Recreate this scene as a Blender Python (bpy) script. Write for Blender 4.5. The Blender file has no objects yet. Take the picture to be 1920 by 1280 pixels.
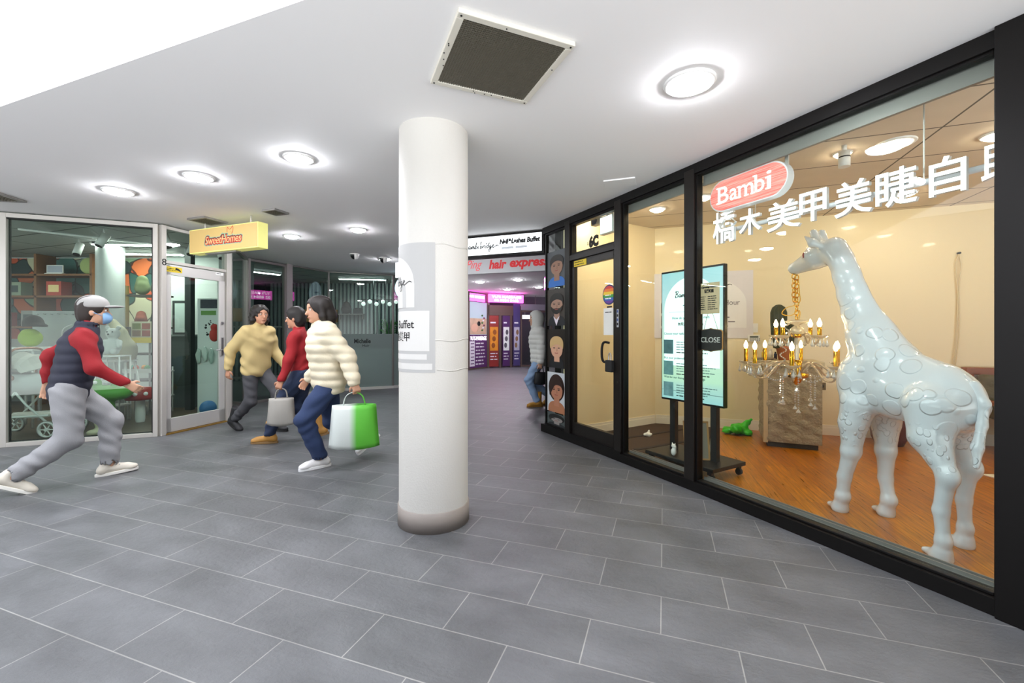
import bpy, bmesh, math, random
import numpy as np
from mathutils import Vector, Matrix

PI = math.pi
random.seed(7)
SC = bpy.context.scene
COL = SC.collection

# ---------------------------------------------------------------- camera, world, exposure
CAM_Z, FPX, HZ = 1.30, 810.0, 625.0          # eye height, focal length in px of a 1920 frame, horizon row
cam_data = bpy.data.cameras.new('camera')
cam_data.sensor_width = 36.0
cam_data.lens = 36.0 * FPX / 1920.0
cam_data.shift_y = -(640.0 - HZ) / 1920.0
cam_data.clip_start, cam_data.clip_end = 0.05, 100
cam = bpy.data.objects.new('camera', cam_data)
cam.location = (0, 0, CAM_Z)
cam.rotation_euler = (PI / 2, 0, 0)
COL.objects.link(cam)
SC.camera = cam

SC.view_settings.view_transform = 'Standard'
SC.view_settings.look = 'None'
SC.view_settings.exposure = 0.42
SC.view_settings.gamma = 1.0
SC.view_settings.use_curve_mapping = False
SC.cycles.use_denoising = True
SC.cycles.max_bounces = 14
SC.cycles.diffuse_bounces = 8
SC.cycles.glossy_bounces = 4
SC.cycles.transmission_bounces = 6
SC.cycles.transparent_max_bounces = 24
SC.cycles.sample_clamp_indirect = 4.0
SC.cycles.caustics_reflective = False
SC.cycles.caustics_refractive = False

wd = bpy.data.worlds.new('daylight')          # fill light, through an open end assumed behind the camera
SC.world = wd
wd.use_nodes = True
_nt = wd.node_tree                              # made-up gradient: brighter lower half added to lift the ceiling
_tc = _nt.nodes.new('ShaderNodeTexCoord'); _sx = _nt.nodes.new('ShaderNodeSeparateXYZ'); _mr = _nt.nodes.new('ShaderNodeMapRange')
_nt.links.new(_tc.outputs['Generated'], _sx.inputs[0]); _nt.links.new(_sx.outputs['Z'], _mr.inputs[0])
_mr.inputs[1].default_value = -0.12; _mr.inputs[2].default_value = 0.10; _mr.inputs[3].default_value = 3.4; _mr.inputs[4].default_value = 0.25
_nt.nodes['Background'].inputs[0].default_value = (0.96, 0.98, 1.0, 1)
_nt.links.new(_mr.outputs[0], _nt.nodes['Background'].inputs[1])

CEIL = 2.70

def at(x, y, Y):
    """world point seen at pixel (x, y) of the 1920x1280 frame at depth Y"""
    return Vector(((x - 960) / FPX * Y, Y, CAM_Z + (HZ - y) / FPX * Y))

# ---------------------------------------------------------------- materials
def lin(h):
    if isinstance(h, str):
        h = h.lstrip('#')
        c = [int(h[i:i + 2], 16) / 255 for i in (0, 2, 4)]
        return tuple((v / 12.92 if v <= 0.04045 else ((v + 0.055) / 1.055) ** 2.4) for v in c)
    return h

MATS = {}
def mat(name, color='#808080', rough=0.5, metal=0.0, emit=0.0, ecol=None, bump=0.0, bscale=60, var=0.0, vscale=8, coat=0.0, spec=None):
    if name in MATS:
        return MATS[name]
    m = bpy.data.materials.new(name)
    m.use_nodes = True
    nt = m.node_tree
    b = nt.nodes['Principled BSDF']
    c = lin(color)
    b.inputs['Base Color'].default_value = (*c, 1)
    b.inputs['Roughness'].default_value = rough
    b.inputs['Metallic'].default_value = metal
    if coat:
        b.inputs['Coat Weight'].default_value = coat
        b.inputs['Coat Roughness'].default_value = 0.05
    if spec is not None:
        b.inputs['Specular IOR Level'].default_value = spec
    if emit:
        b.inputs['Emission Color'].default_value = (*lin(ecol or color), 1)
        b.inputs['Emission Strength'].default_value = emit
    if bump or var:
        tc = nt.nodes.new('ShaderNodeTexCoord')
    if var:
        n = nt.nodes.new('ShaderNodeTexNoise'); n.inputs['Scale'].default_value = vscale; n.inputs['Detail'].default_value = 5
        nt.links.new(tc.outputs['Object'], n.inputs['Vector'])
        r = nt.nodes.new('ShaderNodeMixRGB')
        r.inputs[1].default_value = (*[max(0, v * (1 - var)) for v in c], 1)
        r.inputs[2].default_value = (*[min(1, v * (1 + var)) for v in c], 1)
        nt.links.new(n.outputs['Fac'], r.inputs[0])
        nt.links.new(r.outputs[0], b.inputs['Base Color'])
    if bump:
        n2 = nt.nodes.new('ShaderNodeTexNoise'); n2.inputs['Scale'].default_value = bscale; n2.inputs['Detail'].default_value = 6
        nt.links.new(tc.outputs['Object'], n2.inputs['Vector'])
        bp = nt.nodes.new('ShaderNodeBump'); bp.inputs['Strength'].default_value = bump; bp.inputs['Distance'].default_value = 0.02
        nt.links.new(n2.outputs['Fac'], bp.inputs['Height'])
        nt.links.new(bp.outputs['Normal'], b.inputs['Normal'])
    MATS[name] = m
    return m

def glassy(name, tint='#ffffff', f0=0.022, rough=0.0, gain=1.0, milk=0.0, milkcol='#dfe6e6'):
    """thin clear sheet: see-through, mirror reflection rising towards grazing angles; milk = share of white film"""
    if name in MATS:
        return MATS[name]
    m = bpy.data.materials.new(name); m.use_nodes = True
    nt = m.node_tree; nt.nodes.clear()
    N = nt.nodes.new; L = nt.links.new
    out = N('ShaderNodeOutputMaterial')
    tr = N('ShaderNodeBsdfTransparent'); tr.inputs[0].default_value = (*lin(tint), 1)
    gl = N('ShaderNodeBsdfGlossy'); gl.inputs['Roughness'].default_value = rough
    lw = N('ShaderNodeLayerWeight'); lw.inputs['Blend'].default_value = 0.5
    p = N('ShaderNodeMath'); p.operation = 'POWER'; p.inputs[1].default_value = 5
    L(lw.outputs['Facing'], p.inputs[0])
    q = N('ShaderNodeMath'); q.operation = 'MULTIPLY_ADD'; q.inputs[1].default_value = (1 - f0) * gain; q.inputs[2].default_value = f0
    L(p.outputs[0], q.inputs[0])
    base = tr
    if milk:
        df = N('ShaderNodeBsdfDiffuse'); df.inputs[0].default_value = (*lin(milkcol), 1)
        tl = N('ShaderNodeBsdfTranslucent'); tl.inputs[0].default_value = (*lin(milkcol), 1)
        mx0 = N('ShaderNodeMixShader'); mx0.inputs[0].default_value = 0.5
        L(df.outputs[0], mx0.inputs[1]); L(tl.outputs[0], mx0.inputs[2])
        mx1 = N('ShaderNodeMixShader'); mx1.inputs[0].default_value = milk
        L(tr.outputs[0], mx1.inputs[1]); L(mx0.outputs[0], mx1.inputs[2])
        base = mx1
    mx = N('ShaderNodeMixShader')
    L(q.outputs[0], mx.inputs[0]); L(base.outputs[0], mx.inputs[1]); L(gl.outputs[0], mx.inputs[2])
    L(mx.outputs[0], out.inputs[0])
    MATS[name] = m
    return m

def glow(name, color, strength):
    return mat(name, color, 0.5, emit=strength)

def brickmat(name, c1, c2, mortar, bw, rh, ms, rotz, off, rough=0.55, bump=0.25, fac=0.5, streak=False, offset=0.5, jb=0.4, nscale=3.0):
    """tiles / planks laid in courses: brick pattern in object space turned by rotz, with stone or wood variation"""
    m = bpy.data.materials.new(name); m.use_nodes = True
    nt = m.node_tree; N = nt.nodes.new; L = nt.links.new
    b = nt.nodes['Principled BSDF']
    tc = N('ShaderNodeTexCoord'); mp = N('ShaderNodeMapping'); mp.vector_type = 'TEXTURE'
    mp.inputs['Rotation'].default_value = (0, 0, rotz)
    L(tc.outputs['Object'], mp.inputs['Vector'])
    ad = N('ShaderNodeVectorMath'); ad.operation = 'SUBTRACT'; ad.inputs[1].default_value = (off[0], off[1], 0)
    L(mp.outputs[0], ad.inputs[0])
    br = N('ShaderNodeTexBrick'); br.offset = offset
    br.inputs['Scale'].default_value = 1.0
    br.inputs['Brick Width'].default_value = bw; br.inputs['Row Height'].default_value = rh
    br.inputs['Mortar Size'].default_value = ms; br.inputs['Mortar Smooth'].default_value = 0.15; br.inputs['Bias'].default_value = 0
    br.inputs['Color1'].default_value = (*lin(c1), 1); br.inputs['Color2'].default_value = (*lin(c2), 1); br.inputs['Mortar'].default_value = (*lin(mortar), 1)
    L(ad.outputs[0], br.inputs['Vector'])
    sc = N('ShaderNodeVectorMath'); sc.operation = 'MULTIPLY'
    sc.inputs[1].default_value = (1.0, 14.0, 1.0) if streak else (1.0, 1.6, 1.0)
    L(ad.outputs[0], sc.inputs[0])
    n1 = N('ShaderNodeTexNoise'); n1.inputs['Scale'].default_value = nscale; n1.inputs['Detail'].default_value = 8; n1.inputs['Roughness'].default_value = 0.62
    L(sc.outputs[0], n1.inputs['Vector'])
    rp = N('ShaderNodeMapRange'); rp.inputs[1].default_value = 0.3; rp.inputs[2].default_value = 0.7; rp.inputs[3].default_value = 1 - fac; rp.inputs[4].default_value = 1 + fac
    L(n1.outputs['Fac'], rp.inputs[0])
    mu = N('ShaderNodeVectorMath'); mu.operation = 'SCALE'
    L(br.outputs['Color'], mu.inputs[0]); L(rp.outputs[0], mu.inputs['Scale'])
    L(mu.outputs[0], b.inputs['Base Color'])
    n2 = N('ShaderNodeTexNoise'); n2.inputs['Scale'].default_value = 22; n2.inputs['Detail'].default_value = 10; n2.inputs['Roughness'].default_value = 0.7
    L(sc.outputs[0], n2.inputs['Vector'])
    sm = N('ShaderNodeMath'); sm.operation = 'MULTIPLY_ADD'; sm.inputs[1].default_value = -jb
    L(br.outputs['Fac'], sm.inputs[0]); L(n2.outputs['Fac'], sm.inputs[2])
    bp = N('ShaderNodeBump'); bp.inputs['Strength'].default_value = bump; bp.inputs['Distance'].default_value = 0.012
    L(sm.outputs[0], bp.inputs['Height']); L(bp.outputs[0], b.inputs['Normal'])
    rr = N('ShaderNodeMapRange'); rr.inputs[3].default_value = rough - 0.1; rr.inputs[4].default_value = rough + 0.12
    L(n1.outputs['Fac'], rr.inputs[0]); L(rr.outputs[0], b.inputs['Roughness'])
    MATS[name] = m
    return m

# ---------------------------------------------------------------- mesh building
class MB:
    """collects shapes; build() links them as one mesh object"""
    def __init__(s):
        s.v, s.f, s.sm = [], [], []
    def _add(s, vs, fs, smooth=False):
        o = len(s.v)
        s.v += [tuple(v) for v in vs]
        s.f += [tuple(i + o for i in f) for f in fs]
        s.sm += [smooth] * len(fs)
        return s
    def box(s, c, size, rz=0.0, M=None):
        x, y, z = (d / 2 for d in size)
        vs = [Vector((sx * x, sy * y, sz * z)) for sz in (-1, 1) for sy in (-1, 1) for sx in (-1, 1)]
        R = M if M is not None else Matrix.Rotation(rz, 3, 'Z')
        vs = [R @ v + Vector(c) for v in vs]
        return s._add(vs, [(0, 2, 3, 1), (4, 5, 7, 6), (0, 1, 5, 4), (2, 6, 7, 3), (0, 4, 6, 2), (1, 3, 7, 5)])
    def bb(s, x0, x1, y0, y1, z0, z1):
        return s.box(((x0 + x1) / 2, (y0 + y1) / 2, (z0 + z1) / 2), (abs(x1 - x0), abs(y1 - y0), abs(z1 - z0)))
    def tube(s, pts, r, n=10, cap=True, closed=False, flat=1.0):
        pts = [Vector(p) for p in pts]
        k = len(pts)
        rs = r if isinstance(r, (list, tuple)) else [r] * k
        rings = []
        up = None
        for i, p in enumerate(pts):
            if closed:
                d = pts[(i + 1) % k] - pts[i - 1]
            else:
                d = pts[min(i + 1, k - 1)] - pts[max(i - 1, 0)]
            d.normalize()
            if up is None:
                up = Vector((0, 0, 1)) if abs(d.z) < 0.9 else Vector((1, 0, 0))
            a = d.cross(up)
            if a.length < 1e-5:
                a = d.orthogonal()
            a.normalize(); b = a.cross(d).normalized(); up = b
            rings.append([p + rs[i] * (math.cos(2 * PI * j / n) * a + flat * math.sin(2 * PI * j / n) * b) for j in range(n)])
        vs = [v for g in rings for v in g]
        fs = []
        for i in range(k if closed else k - 1):
            i2 = (i + 1) % k
            for j in range(n):
                j2 = (j + 1) % n
                fs.append((i * n + j, i * n + j2, i2 * n + j2, i2 * n + j))
        s._add(vs, fs, True)
        if cap and not closed:
            o = len(s.v) - len(vs)
            s.f += [tuple(o + j for j in reversed(range(n))), tuple(o + (k - 1) * n + j for j in range(n))]
            s.sm += [False, False]
        return s
    def cyl(s, p0, p1, r0, r1=None, n=20):
        return s.tube([p0, p1], [r0, r0 if r1 is None else r1], n)
    def lathe(s, prof, c=(0, 0, 0), n=28, a0=0.0, a1=2 * PI, smooth=True, rad=None):
        full = abs(a1 - a0 - 2 * PI) < 1e-6
        m = n if full else n + 1
        vs = []
        for (r, z) in prof:
            for j in range(m):
                a = a0 + (a1 - a0) * j / n
                rr = r * (rad(a, z) if rad else 1)
                vs.append((c[0] + rr * math.cos(a), c[1] + rr * math.sin(a), c[2] + z))
        fs = []
        for i in range(len(prof) - 1):
            for j in range(n if full else n):
                j2 = (j + 1) % m if full else j + 1
                fs.append((i * m + j, i * m + j2, (i + 1) * m + j2, (i + 1) * m + j))
        return s._add(vs, fs, smooth)
    def ball(s, c, r, n=14, m=9, R=None):
        rx, ry, rz = r if isinstance(r, (list, tuple)) else (r, r, r)
        vs = []
        for i in range(m + 1):
            t = PI * i / m
            for j in range(n):
                a = 2 * PI * j / n
                v = Vector((rx * math.sin(t) * math.cos(a), ry * math.sin(t) * math.sin(a), rz * math.cos(t)))
                if R is not None:
                    v = R @ v
                vs.append(v + Vector(c))
        fs = [(i * n + j, (i + 1) * n + j, (i + 1) * n + (j + 1) % n, i * n + (j + 1) % n) for i in range(m) for j in range(n)]
        return s._add(vs, fs, True)
    def prism(s, poly, d, M=None):
        """outline in (x, z) given depth d along y (from y=0 to y=d)"""
        k = len(poly)
        vs = [Vector((x, 0, z)) for x, z in poly] + [Vector((x, d, z)) for x, z in poly]
        if M is not None:
            vs = [M @ v for v in vs]
        fs = [tuple(range(k)), tuple(reversed(range(k, 2 * k)))] + [(i, i + k, (i + 1) % k + k, (i + 1) % k) for i in range(k)]
        return s._add(vs, fs)
    def slab(s, poly, z0, z1):
        k = len(poly)
        vs = [(x, y, z0) for x, y in poly] + [(x, y, z1) for x, y in poly]
        fs = [tuple(reversed(range(k))), tuple(range(k, 2 * k))] + [(i, (i + 1) % k, (i + 1) % k + k, i + k) for i in range(k)]
        return s._add(vs, fs)
    def ribbon(s, pts, w, y=0.0, th=0.002):
        """a brush stroke in the (x, z) plane, given thickness th"""
        k = len(pts)
        ws = w if isinstance(w, (list, tuple)) else [w] * k
        Lf, Rt = [], []
        for i, (x, z) in enumerate(pts):
            x0, z0 = pts[max(i - 1, 0)]; x1, z1 = pts[min(i + 1, k - 1)]
            dx, dz = x1 - x0, z1 - z0
            l = math.hypot(dx, dz) or 1
            nx, nz = -dz / l * ws[i] / 2, dx / l * ws[i] / 2
            Lf.append((x + nx, z + nz)); Rt.append((x - nx, z - nz))
        vs = [(x, y, z) for x, z in Lf] + [(x, y, z) for x, z in Rt] + [(x, y + th, z) for x, z in Lf] + [(x, y + th, z) for x, z in Rt]
        fs = []
        for i in range(k - 1):
            fs += [(i, i + 1, k + i + 1, k + i), (2 * k + i, 3 * k + i, 3 * k + i + 1, 2 * k + i + 1), (i, 2 * k + i, 2 * k + i + 1, i + 1), (k + i, k + i + 1, 3 * k + i + 1, 3 * k + i)]
        return s._add(vs, fs)
    def xform(s, M):
        s.v = [tuple(M @ Vector(v)) for v in s.v]
        return s
    def mesh(s, name):
        me = bpy.data.meshes.new(name)
        me.from_pydata(s.v, [], s.f)
        me.polygons.foreach_set('use_smooth', s.sm)
        bm = bmesh.new(); bm.from_mesh(me)
        bmesh.ops.recalc_face_normals(bm, faces=bm.faces)
        bm.to_mesh(me); bm.free()
        me.update()
        return me
    def build(s, name, m, parent=None, bevel=0.0, loc=None, rz=0.0):
        return link(name, s.mesh(name), m, parent, bevel, loc, rz)

def link(name, me, m, parent=None, bevel=0.0, loc=None, rz=0.0):
    o = bpy.data.objects.new(name, me)
    COL.objects.link(o)
    if m is not None:
        if not me.materials:
            me.materials.append(m)
    o.parent = parent
    if loc is not None:
        o.location = loc; o.rotation_euler = (0, 0, rz)
    if bevel:
        b = o.modifiers.new('bevel', 'BEVEL'); b.width = bevel; b.segments = 2; b.limit_method = 'ANGLE'; b.angle_limit = 0.7
    return o

def tag(o, label=None, cat=None, group=None, kind=None):
    if label: o['label'] = label
    if cat: o['category'] = cat
    if group: o['group'] = group
    if kind: o['kind'] = kind
    return o

def thing(name, label, cat, loc=(0, 0, 0), rz=0.0, group=None):
    o = bpy.data.objects.new(name, None)
    COL.objects.link(o)
    o.location = loc; o.rotation_euler = (0, 0, rz)
    o.empty_display_size = 0.1
    return tag(o, label, cat, group)

def struct(name, mb, m, bevel=0.0, loc=None, rz=0.0):
    o = mb.build(name, m, None, bevel, loc, rz)
    return tag(o, kind='structure')

def struct_empty(name, loc, rz):
    o = bpy.data.objects.new(name, None); COL.objects.link(o)
    o.location = loc; o.rotation_euler = (0, 0, rz)
    return tag(o, kind='structure')

def dup(root, loc, rz, label=None, group=None):
    r = root.copy(); COL.objects.link(r); r.location = loc; r.rotation_euler = (0, 0, rz)
    if label: r['label'] = label
    if group: r['group'] = group
    for ch in list(root.children):
        c = ch.copy(); COL.objects.link(c); c.parent = r
        for g in list(ch.children):
            d = g.copy(); COL.objects.link(d); d.parent = c
    return r

def text_mesh(body, size, extrude=0.0, shear=0.0, offset=0.0, align='LEFT', spacing=1.0, line=1.0, bevel=0.0, wscale=1.0):
    cu = bpy.data.curves.new('lettering', 'FONT')
    cu.body = body; cu.size = size; cu.extrude = extrude; cu.shear = shear; cu.offset = offset
    cu.align_x = align; cu.space_character = spacing; cu.space_line = line; cu.resolution_u = 3
    cu.bevel_depth = bevel
    cu.fill_mode = 'BOTH'
    o = bpy.data.objects.new('lettering', cu); COL.objects.link(o)
    dg = bpy.context.evaluated_depsgraph_get(); dg.update()
    me = bpy.data.meshes.new_from_object(o.evaluated_get(dg))
    bpy.data.objects.remove(o); bpy.data.curves.remove(cu)
    if wscale != 1.0:
        me.transform(Matrix.Diagonal((wscale, 1, 1, 1)))
    return me

def lettering(body, size, m, parent, x, z, y=-0.003, name='lettering', depth=0.0012, flip=False, fit=None, center=False, **kw):
    """writing on the x-z face of parent, readable from -y (or from +y if flip); fit = wanted width"""
    me = text_mesh(body, size, extrude=depth, **kw)
    n = len(me.vertices)
    if n:
        co = np.empty(n * 3, dtype=np.float32); me.vertices.foreach_get('co', co); co = co.reshape(-1, 3)
        w = co[:, 0].max() - co[:, 0].min()
        s = fit / w if fit else 1.0
        x0 = co[:, 0].min() if (fit or center) else 0
        out = np.empty_like(co)
        px = (co[:, 0] - x0) * s - (w * s / 2 if center else 0)
        if flip:
            out[:, 0] = x - px; out[:, 1] = y - co[:, 2]
        else:
            out[:, 0] = x + px; out[:, 1] = y - co[:, 2]
        out[:, 2] = z + co[:, 1]
        if flip:
            out[:, 1] = y + co[:, 2]
        me.vertices.foreach_set('co', out.ravel())
        me.update()
    return link(name, me, m, parent)

def spline(P, n=8, closed=False):
    P = [tuple(p) for p in P]
    k = len(P); out = []
    rng = range(k if closed else k - 1)
    for i in rng:
        if closed:
            a, b, c, d = P[i - 1], P[i], P[(i + 1) % k], P[(i + 2) % k]
        else:
            a, b, c, d = P[max(i - 1, 0)], P[i], P[i + 1], P[min(i + 2, k - 1)]
        for j in range(n):
            t = j / n
            out.append(tuple(0.5 * (2 * q + (r - p) * t + (2 * p - 5 * q + 4 * r - u) * t * t + (3 * q - p - 3 * r + u) * t ** 3) for p, q, r, u in zip(a, b, c, d)))
    if not closed:
        out.append(P[-1])
    return out

SCRIPT = [  # the brush-script shop name, pen strokes in letter units
    [(0.35, 1.5), (0.28, 0.9), (0.15, 0.1)],
    [(0.0, 1.35), (0.4, 1.65), (0.85, 1.45), (0.75, 1.05), (0.4, 0.85), (0.8, 0.7), (0.9, 0.3), (0.55, 0.05), (0.15, 0.1), (0.3, 0.35)],
    [(1.65, 0.65), (1.35, 0.75), (1.15, 0.4), (1.3, 0.08), (1.6, 0.45), (1.68, 0.68), (1.65, 0.15), (1.85, 0.15), (2.0, 0.6), (2.02, 0.1), (2.2, 0.6), (2.38, 0.65), (2.35, 0.1), (2.55, 0.6), (2.72, 0.6), (2.72, 0.12), (2.95, 0.2), (3.2, 0.9), (3.3, 1.6), (3.12, 0.7), (3.12, 0.1), (3.4, 0.15), (3.5, 0.5), (3.2, 0.55)],
    [(3.8, 0.7), (3.75, 0.1), (3.95, 0.15)], [(3.86, 1.0), (3.9, 1.02)],
    [(4.5, 1.75), (4.42, 0.9), (4.38, 0.08), (4.7, 0.1), (4.85, 0.45), (4.5, 0.6)],
    [(5.1, 0.7), (5.1, 0.1), (5.2, 0.55), (5.45, 0.72), (5.6, 0.6)],
    [(5.75, 0.65), (5.7, 0.12), (5.9, 0.15)], [(5.85, 1.0), (6.1, 1.25)],
    [(6.5, 0.6), (6.2, 0.65), (6.05, 0.3), (6.25, 0.06), (6.5, 0.35), (6.7, 1.3), (6.52, 0.4), (6.6, 0.1)],
    [(7.2, 0.6), (6.95, 0.65), (6.85, 0.3), (7.05, 0.1), (7.25, 0.5), (7.2, -0.3), (6.95, -0.75), (6.7, -0.45), (7.2, 0.0), (7.6, 0.35), (7.95, 0.6), (7.75, 0.75), (7.6, 0.3), (7.85, 0.08), (8.3, 0.3), (8.9, 0.55), (9.3, 0.4)],
]
def script_name(m, parent, x, z, width, y=-0.003, w=0.11, part=(0, 99), xmin=None, name='lettering', th=0.002):
    s = width / 9.3
    mb = MB()
    for st in SCRIPT[part[0]:part[1]]:
        p = spline(st, 6)
        q = [(x + (a + 0.12 * b) * s, z + b * s) for a, b in p]
        if xmin is not None:
            q = [c for c in q if c[0] > xmin]
            if len(q) < 2: continue
        k = len(q)
        ws = [w * s * (0.55 + 0.6 * abs(math.sin(2.2 * i / 6 + 0.6))) for i in range(k)]
        mb.ribbon(q, ws, y, th)
    return mb.build(name, m, parent)

def text_lines(m, parent, x0, x1, ztop, n, step, h, y, seed=1):
    """rows of print too small to read: short dashes like words"""
    rnd = random.Random(seed); mb = MB()
    for i in range(n):
        x = x0; end = x0 + (x1 - x0) * rnd.uniform(0.72, 1.0); z = ztop - i * step
        while x < end:
            w = min(rnd.uniform(1.2, 4.0) * h, end - x)
            if w > 0.3 * h: mb.bb(x, x + w, y - 0.0012, y + 0.0012, z - h * 0.6, z)
            x += w + 0.6 * h
    return mb.build('text_line', m, parent)

# ---------------------------------------------------------------- smooth bodies: signed distances blended and meshed
class Body:
    def __init__(s, lo, hi, vox):
        s.lo = np.array(lo, float); s.vox = vox
        s.n = (np.ceil((np.array(hi, float) - s.lo) / vox).astype(int) + 1)
        s.g = np.full(tuple(s.n), 9.0, np.float32)
    def _sub(s, lo, hi):
        a = np.clip(np.floor((np.array(lo) - s.lo) / s.vox).astype(int), 0, s.n - 1)
        b = np.clip(np.ceil((np.array(hi) - s.lo) / s.vox).astype(int) + 1, 1, s.n)
        sl = tuple(slice(i, j) for i, j in zip(a, b))
        ax = [s.lo[i] + s.vox * np.arange(a[i], b[i]) for i in range(3)]
        return sl, np.meshgrid(*ax, indexing='ij', sparse=True)
    def _put(s, sl, d, k, cut):
        g = s.g[sl]
        if cut:
            d = -d
            h = np.clip(0.5 - 0.5 * (g - d) / k, 0, 1)
            s.g[sl] = (g * (1 - h) + d * h + k * h * (1 - h)).astype(np.float32)
        else:
            h = np.clip(0.5 + 0.5 * (g - d) / k, 0, 1)
            s.g[sl] = (g * (1 - h) + d * h - k * h * (1 - h)).astype(np.float32)
    def cone(s, a, b, r1, r2=None, k=0.03, sq=(1, 1, 1), cut=False):
        r2 = r1 if r2 is None else r2
        a = np.array(a, float); b = np.array(b, float); sq = np.array(sq, float)
        R = (max(r1, r2) + k + 3 * s.vox) * sq.max()
        sl, (X, Y, Z) = s._sub(np.minimum(a, b) - R, np.maximum(a, b) + R)
        if 0 in s.g[sl].shape: return s
        ba = (b - a) / sq
        px, py, pz = (X - a[0]) / sq[0], (Y - a[1]) / sq[1], (Z - a[2]) / sq[2]
        L2 = max(float(ba @ ba), 1e-9)
        t = np.clip((px * ba[0] + py * ba[1] + pz * ba[2]) / L2, 0, 1)
        d = np.sqrt((px - t * ba[0]) ** 2 + (py - t * ba[1]) ** 2 + (pz - t * ba[2]) ** 2) - (r1 + (r2 - r1) * t)
        s._put(sl, d * sq.min(), k, cut)
        return s
    def path(s, P, R, k=0.03, sq=(1, 1, 1)):
        for i in range(len(P) - 1):
            s.cone(P[i], P[i + 1], R[i], R[i + 1], k, sq)
        return s
    def ell(s, c, r, k=0.03, R=None, cut=False):
        c = np.array(c, float); r = np.array(r, float)
        m = r.max() + k + 3 * s.vox
        sl, (X, Y, Z) = s._sub(c - m, c + m)
        if 0 in s.g[sl].shape: return s
        x, y, z = X - c[0], Y - c[1], Z - c[2]
        if R is not None:
            R = np.array(R)
            x, y, z = (R[0, i] * x + R[1, i] * y + R[2, i] * z for i in range(3))
        k0 = np.sqrt((x / r[0]) ** 2 + (y / r[1]) ** 2 + (z / r[2]) ** 2)
        k1 = np.sqrt((x / r[0] ** 2) ** 2 + (y / r[1] ** 2) ** 2 + (z / r[2] ** 2) ** 2) + 1e-6
        s._put(sl, k0 * (k0 - 1) / k1, k, cut)
        return s
    def warp(s, fn):
        ax = [s.lo[i] + s.vox * np.arange(s.n[i]) for i in range(3)]
        X, Y, Z = np.meshgrid(*ax, indexing='ij', sparse=True)
        near = np.abs(s.g) < 0.15
        s.g = np.where(near, s.g + fn(X, Y, Z), s.g).astype(np.float32)
        return s
    def mesh(s, name):
        g = s.g
        ins = g < 0
        nx, ny, nz = g.shape
        c = np.zeros((nx - 1, ny - 1, nz - 1), np.int8)
        corners = [(i, j, k) for i in (0, 1) for j in (0, 1) for k in (0, 1)]
        for i, j, k in corners:
            c += ins[i:nx - 1 + i, j:ny - 1 + j, k:nz - 1 + k]
        act = (c > 0) & (c < 8)
        idx = np.argwhere(act)
        ids = np.full(act.shape, -1, np.int32); ids[act] = np.arange(len(idx))
        val = {q: g[idx[:, 0] + q[0], idx[:, 1] + q[1], idx[:, 2] + q[2]] for q in corners}
        acc = np.zeros((len(idx), 3)); cnt = np.zeros(len(idx))
        for q in corners:
            for ax in range(3):
                if q[ax] == 0:
                    q2 = list(q); q2[ax] = 1; q2 = tuple(q2)
                    v0, v1 = val[q], val[q2]
                    cr = (v0 < 0) != (v1 < 0)
                    t = np.where(cr, v0 / np.where(v0 - v1 == 0, 1, v0 - v1), 0)
                    p = np.tile(np.array(q, float), (len(idx), 1)); p[:, ax] += t
                    acc += np.where(cr[:, None], p, 0); cnt += cr
        V = (idx + acc / cnt[:, None]) * s.vox + s.lo
        F = []
        for ax in range(3):
            a, b = [(1, 2), (2, 0), (0, 1)][ax]
            lo = [slice(None)] * 3; hi = [slice(None)] * 3
            lo[ax] = slice(0, -1); hi[ax] = slice(1, None)
            i0, i1 = ins[tuple(lo)], ins[tuple(hi)]
            e = np.argwhere(i0 != i1)
            e = e[(e[:, a] > 0) & (e[:, b] > 0) & (e[:, a] < g.shape[a] - 1) & (e[:, b] < g.shape[b] - 1)]
            fl = i0[e[:, 0], e[:, 1], e[:, 2]]
            def at_(da, db):
                q = e.copy(); q[:, a] -= da; q[:, b] -= db
                return ids[q[:, 0], q[:, 1], q[:, 2]]
            quad = np.stack([at_(1, 1), at_(0, 1), at_(0, 0), at_(1, 0)], 1)
            quad[~fl] = quad[~fl][:, ::-1]
            F.append(quad)
        F = np.concatenate(F)
        F = F[(F >= 0).all(1)]
        me = bpy.data.meshes.new(name)
        me.from_pydata(V.tolist(), [], F.tolist())
        me.polygons.foreach_set('use_smooth', [True] * len(me.polygons))
        me.update()
        return me
    def build(s, name, m, parent=None, smooth=2):
        o = link(name, s.mesh(name), m, parent)
        if smooth:
            md = o.modifiers.new('smooth', 'SMOOTH'); md.factor = 0.5; md.iterations = smooth
        return o

# everyday materials
M_black = mat('black_metal', '#100e0d', 0.42, 0.3, spec=0.3)
M_bronze = mat('dark_bronze', '#1f1b18', 0.38, 0.4)
M_alu = mat('aluminium', '#c5c1ba', 0.42, 0.25)
M_alud = mat('aluminium_grey', '#8f8c88', 0.4, 0.5)
M_white = mat('white_paint', '#f2f1ee', 0.5)
M_plastic = mat('white_plastic', '#ecebe8', 0.35)
M_ink = mat('black_ink', '#101010', 0.6)
M_glass = glassy('clear_glass', '#f6faf8')
M_glassg = glassy('green_glass', '#eaf2ee', 0.045)
M_gold = mat('polished_brass', '#e0a830', 0.18, 1.0)
M_steel = mat('brushed_steel', '#bdbdbd', 0.3, 0.9)
M_rubber = mat('black_rubber', '#151515', 0.7)
# ================================================================ SETTING
V2 = lambda x, y: Vector((x, y))
TH = math.radians(-19.4)                     # the tile courses run this way
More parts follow.
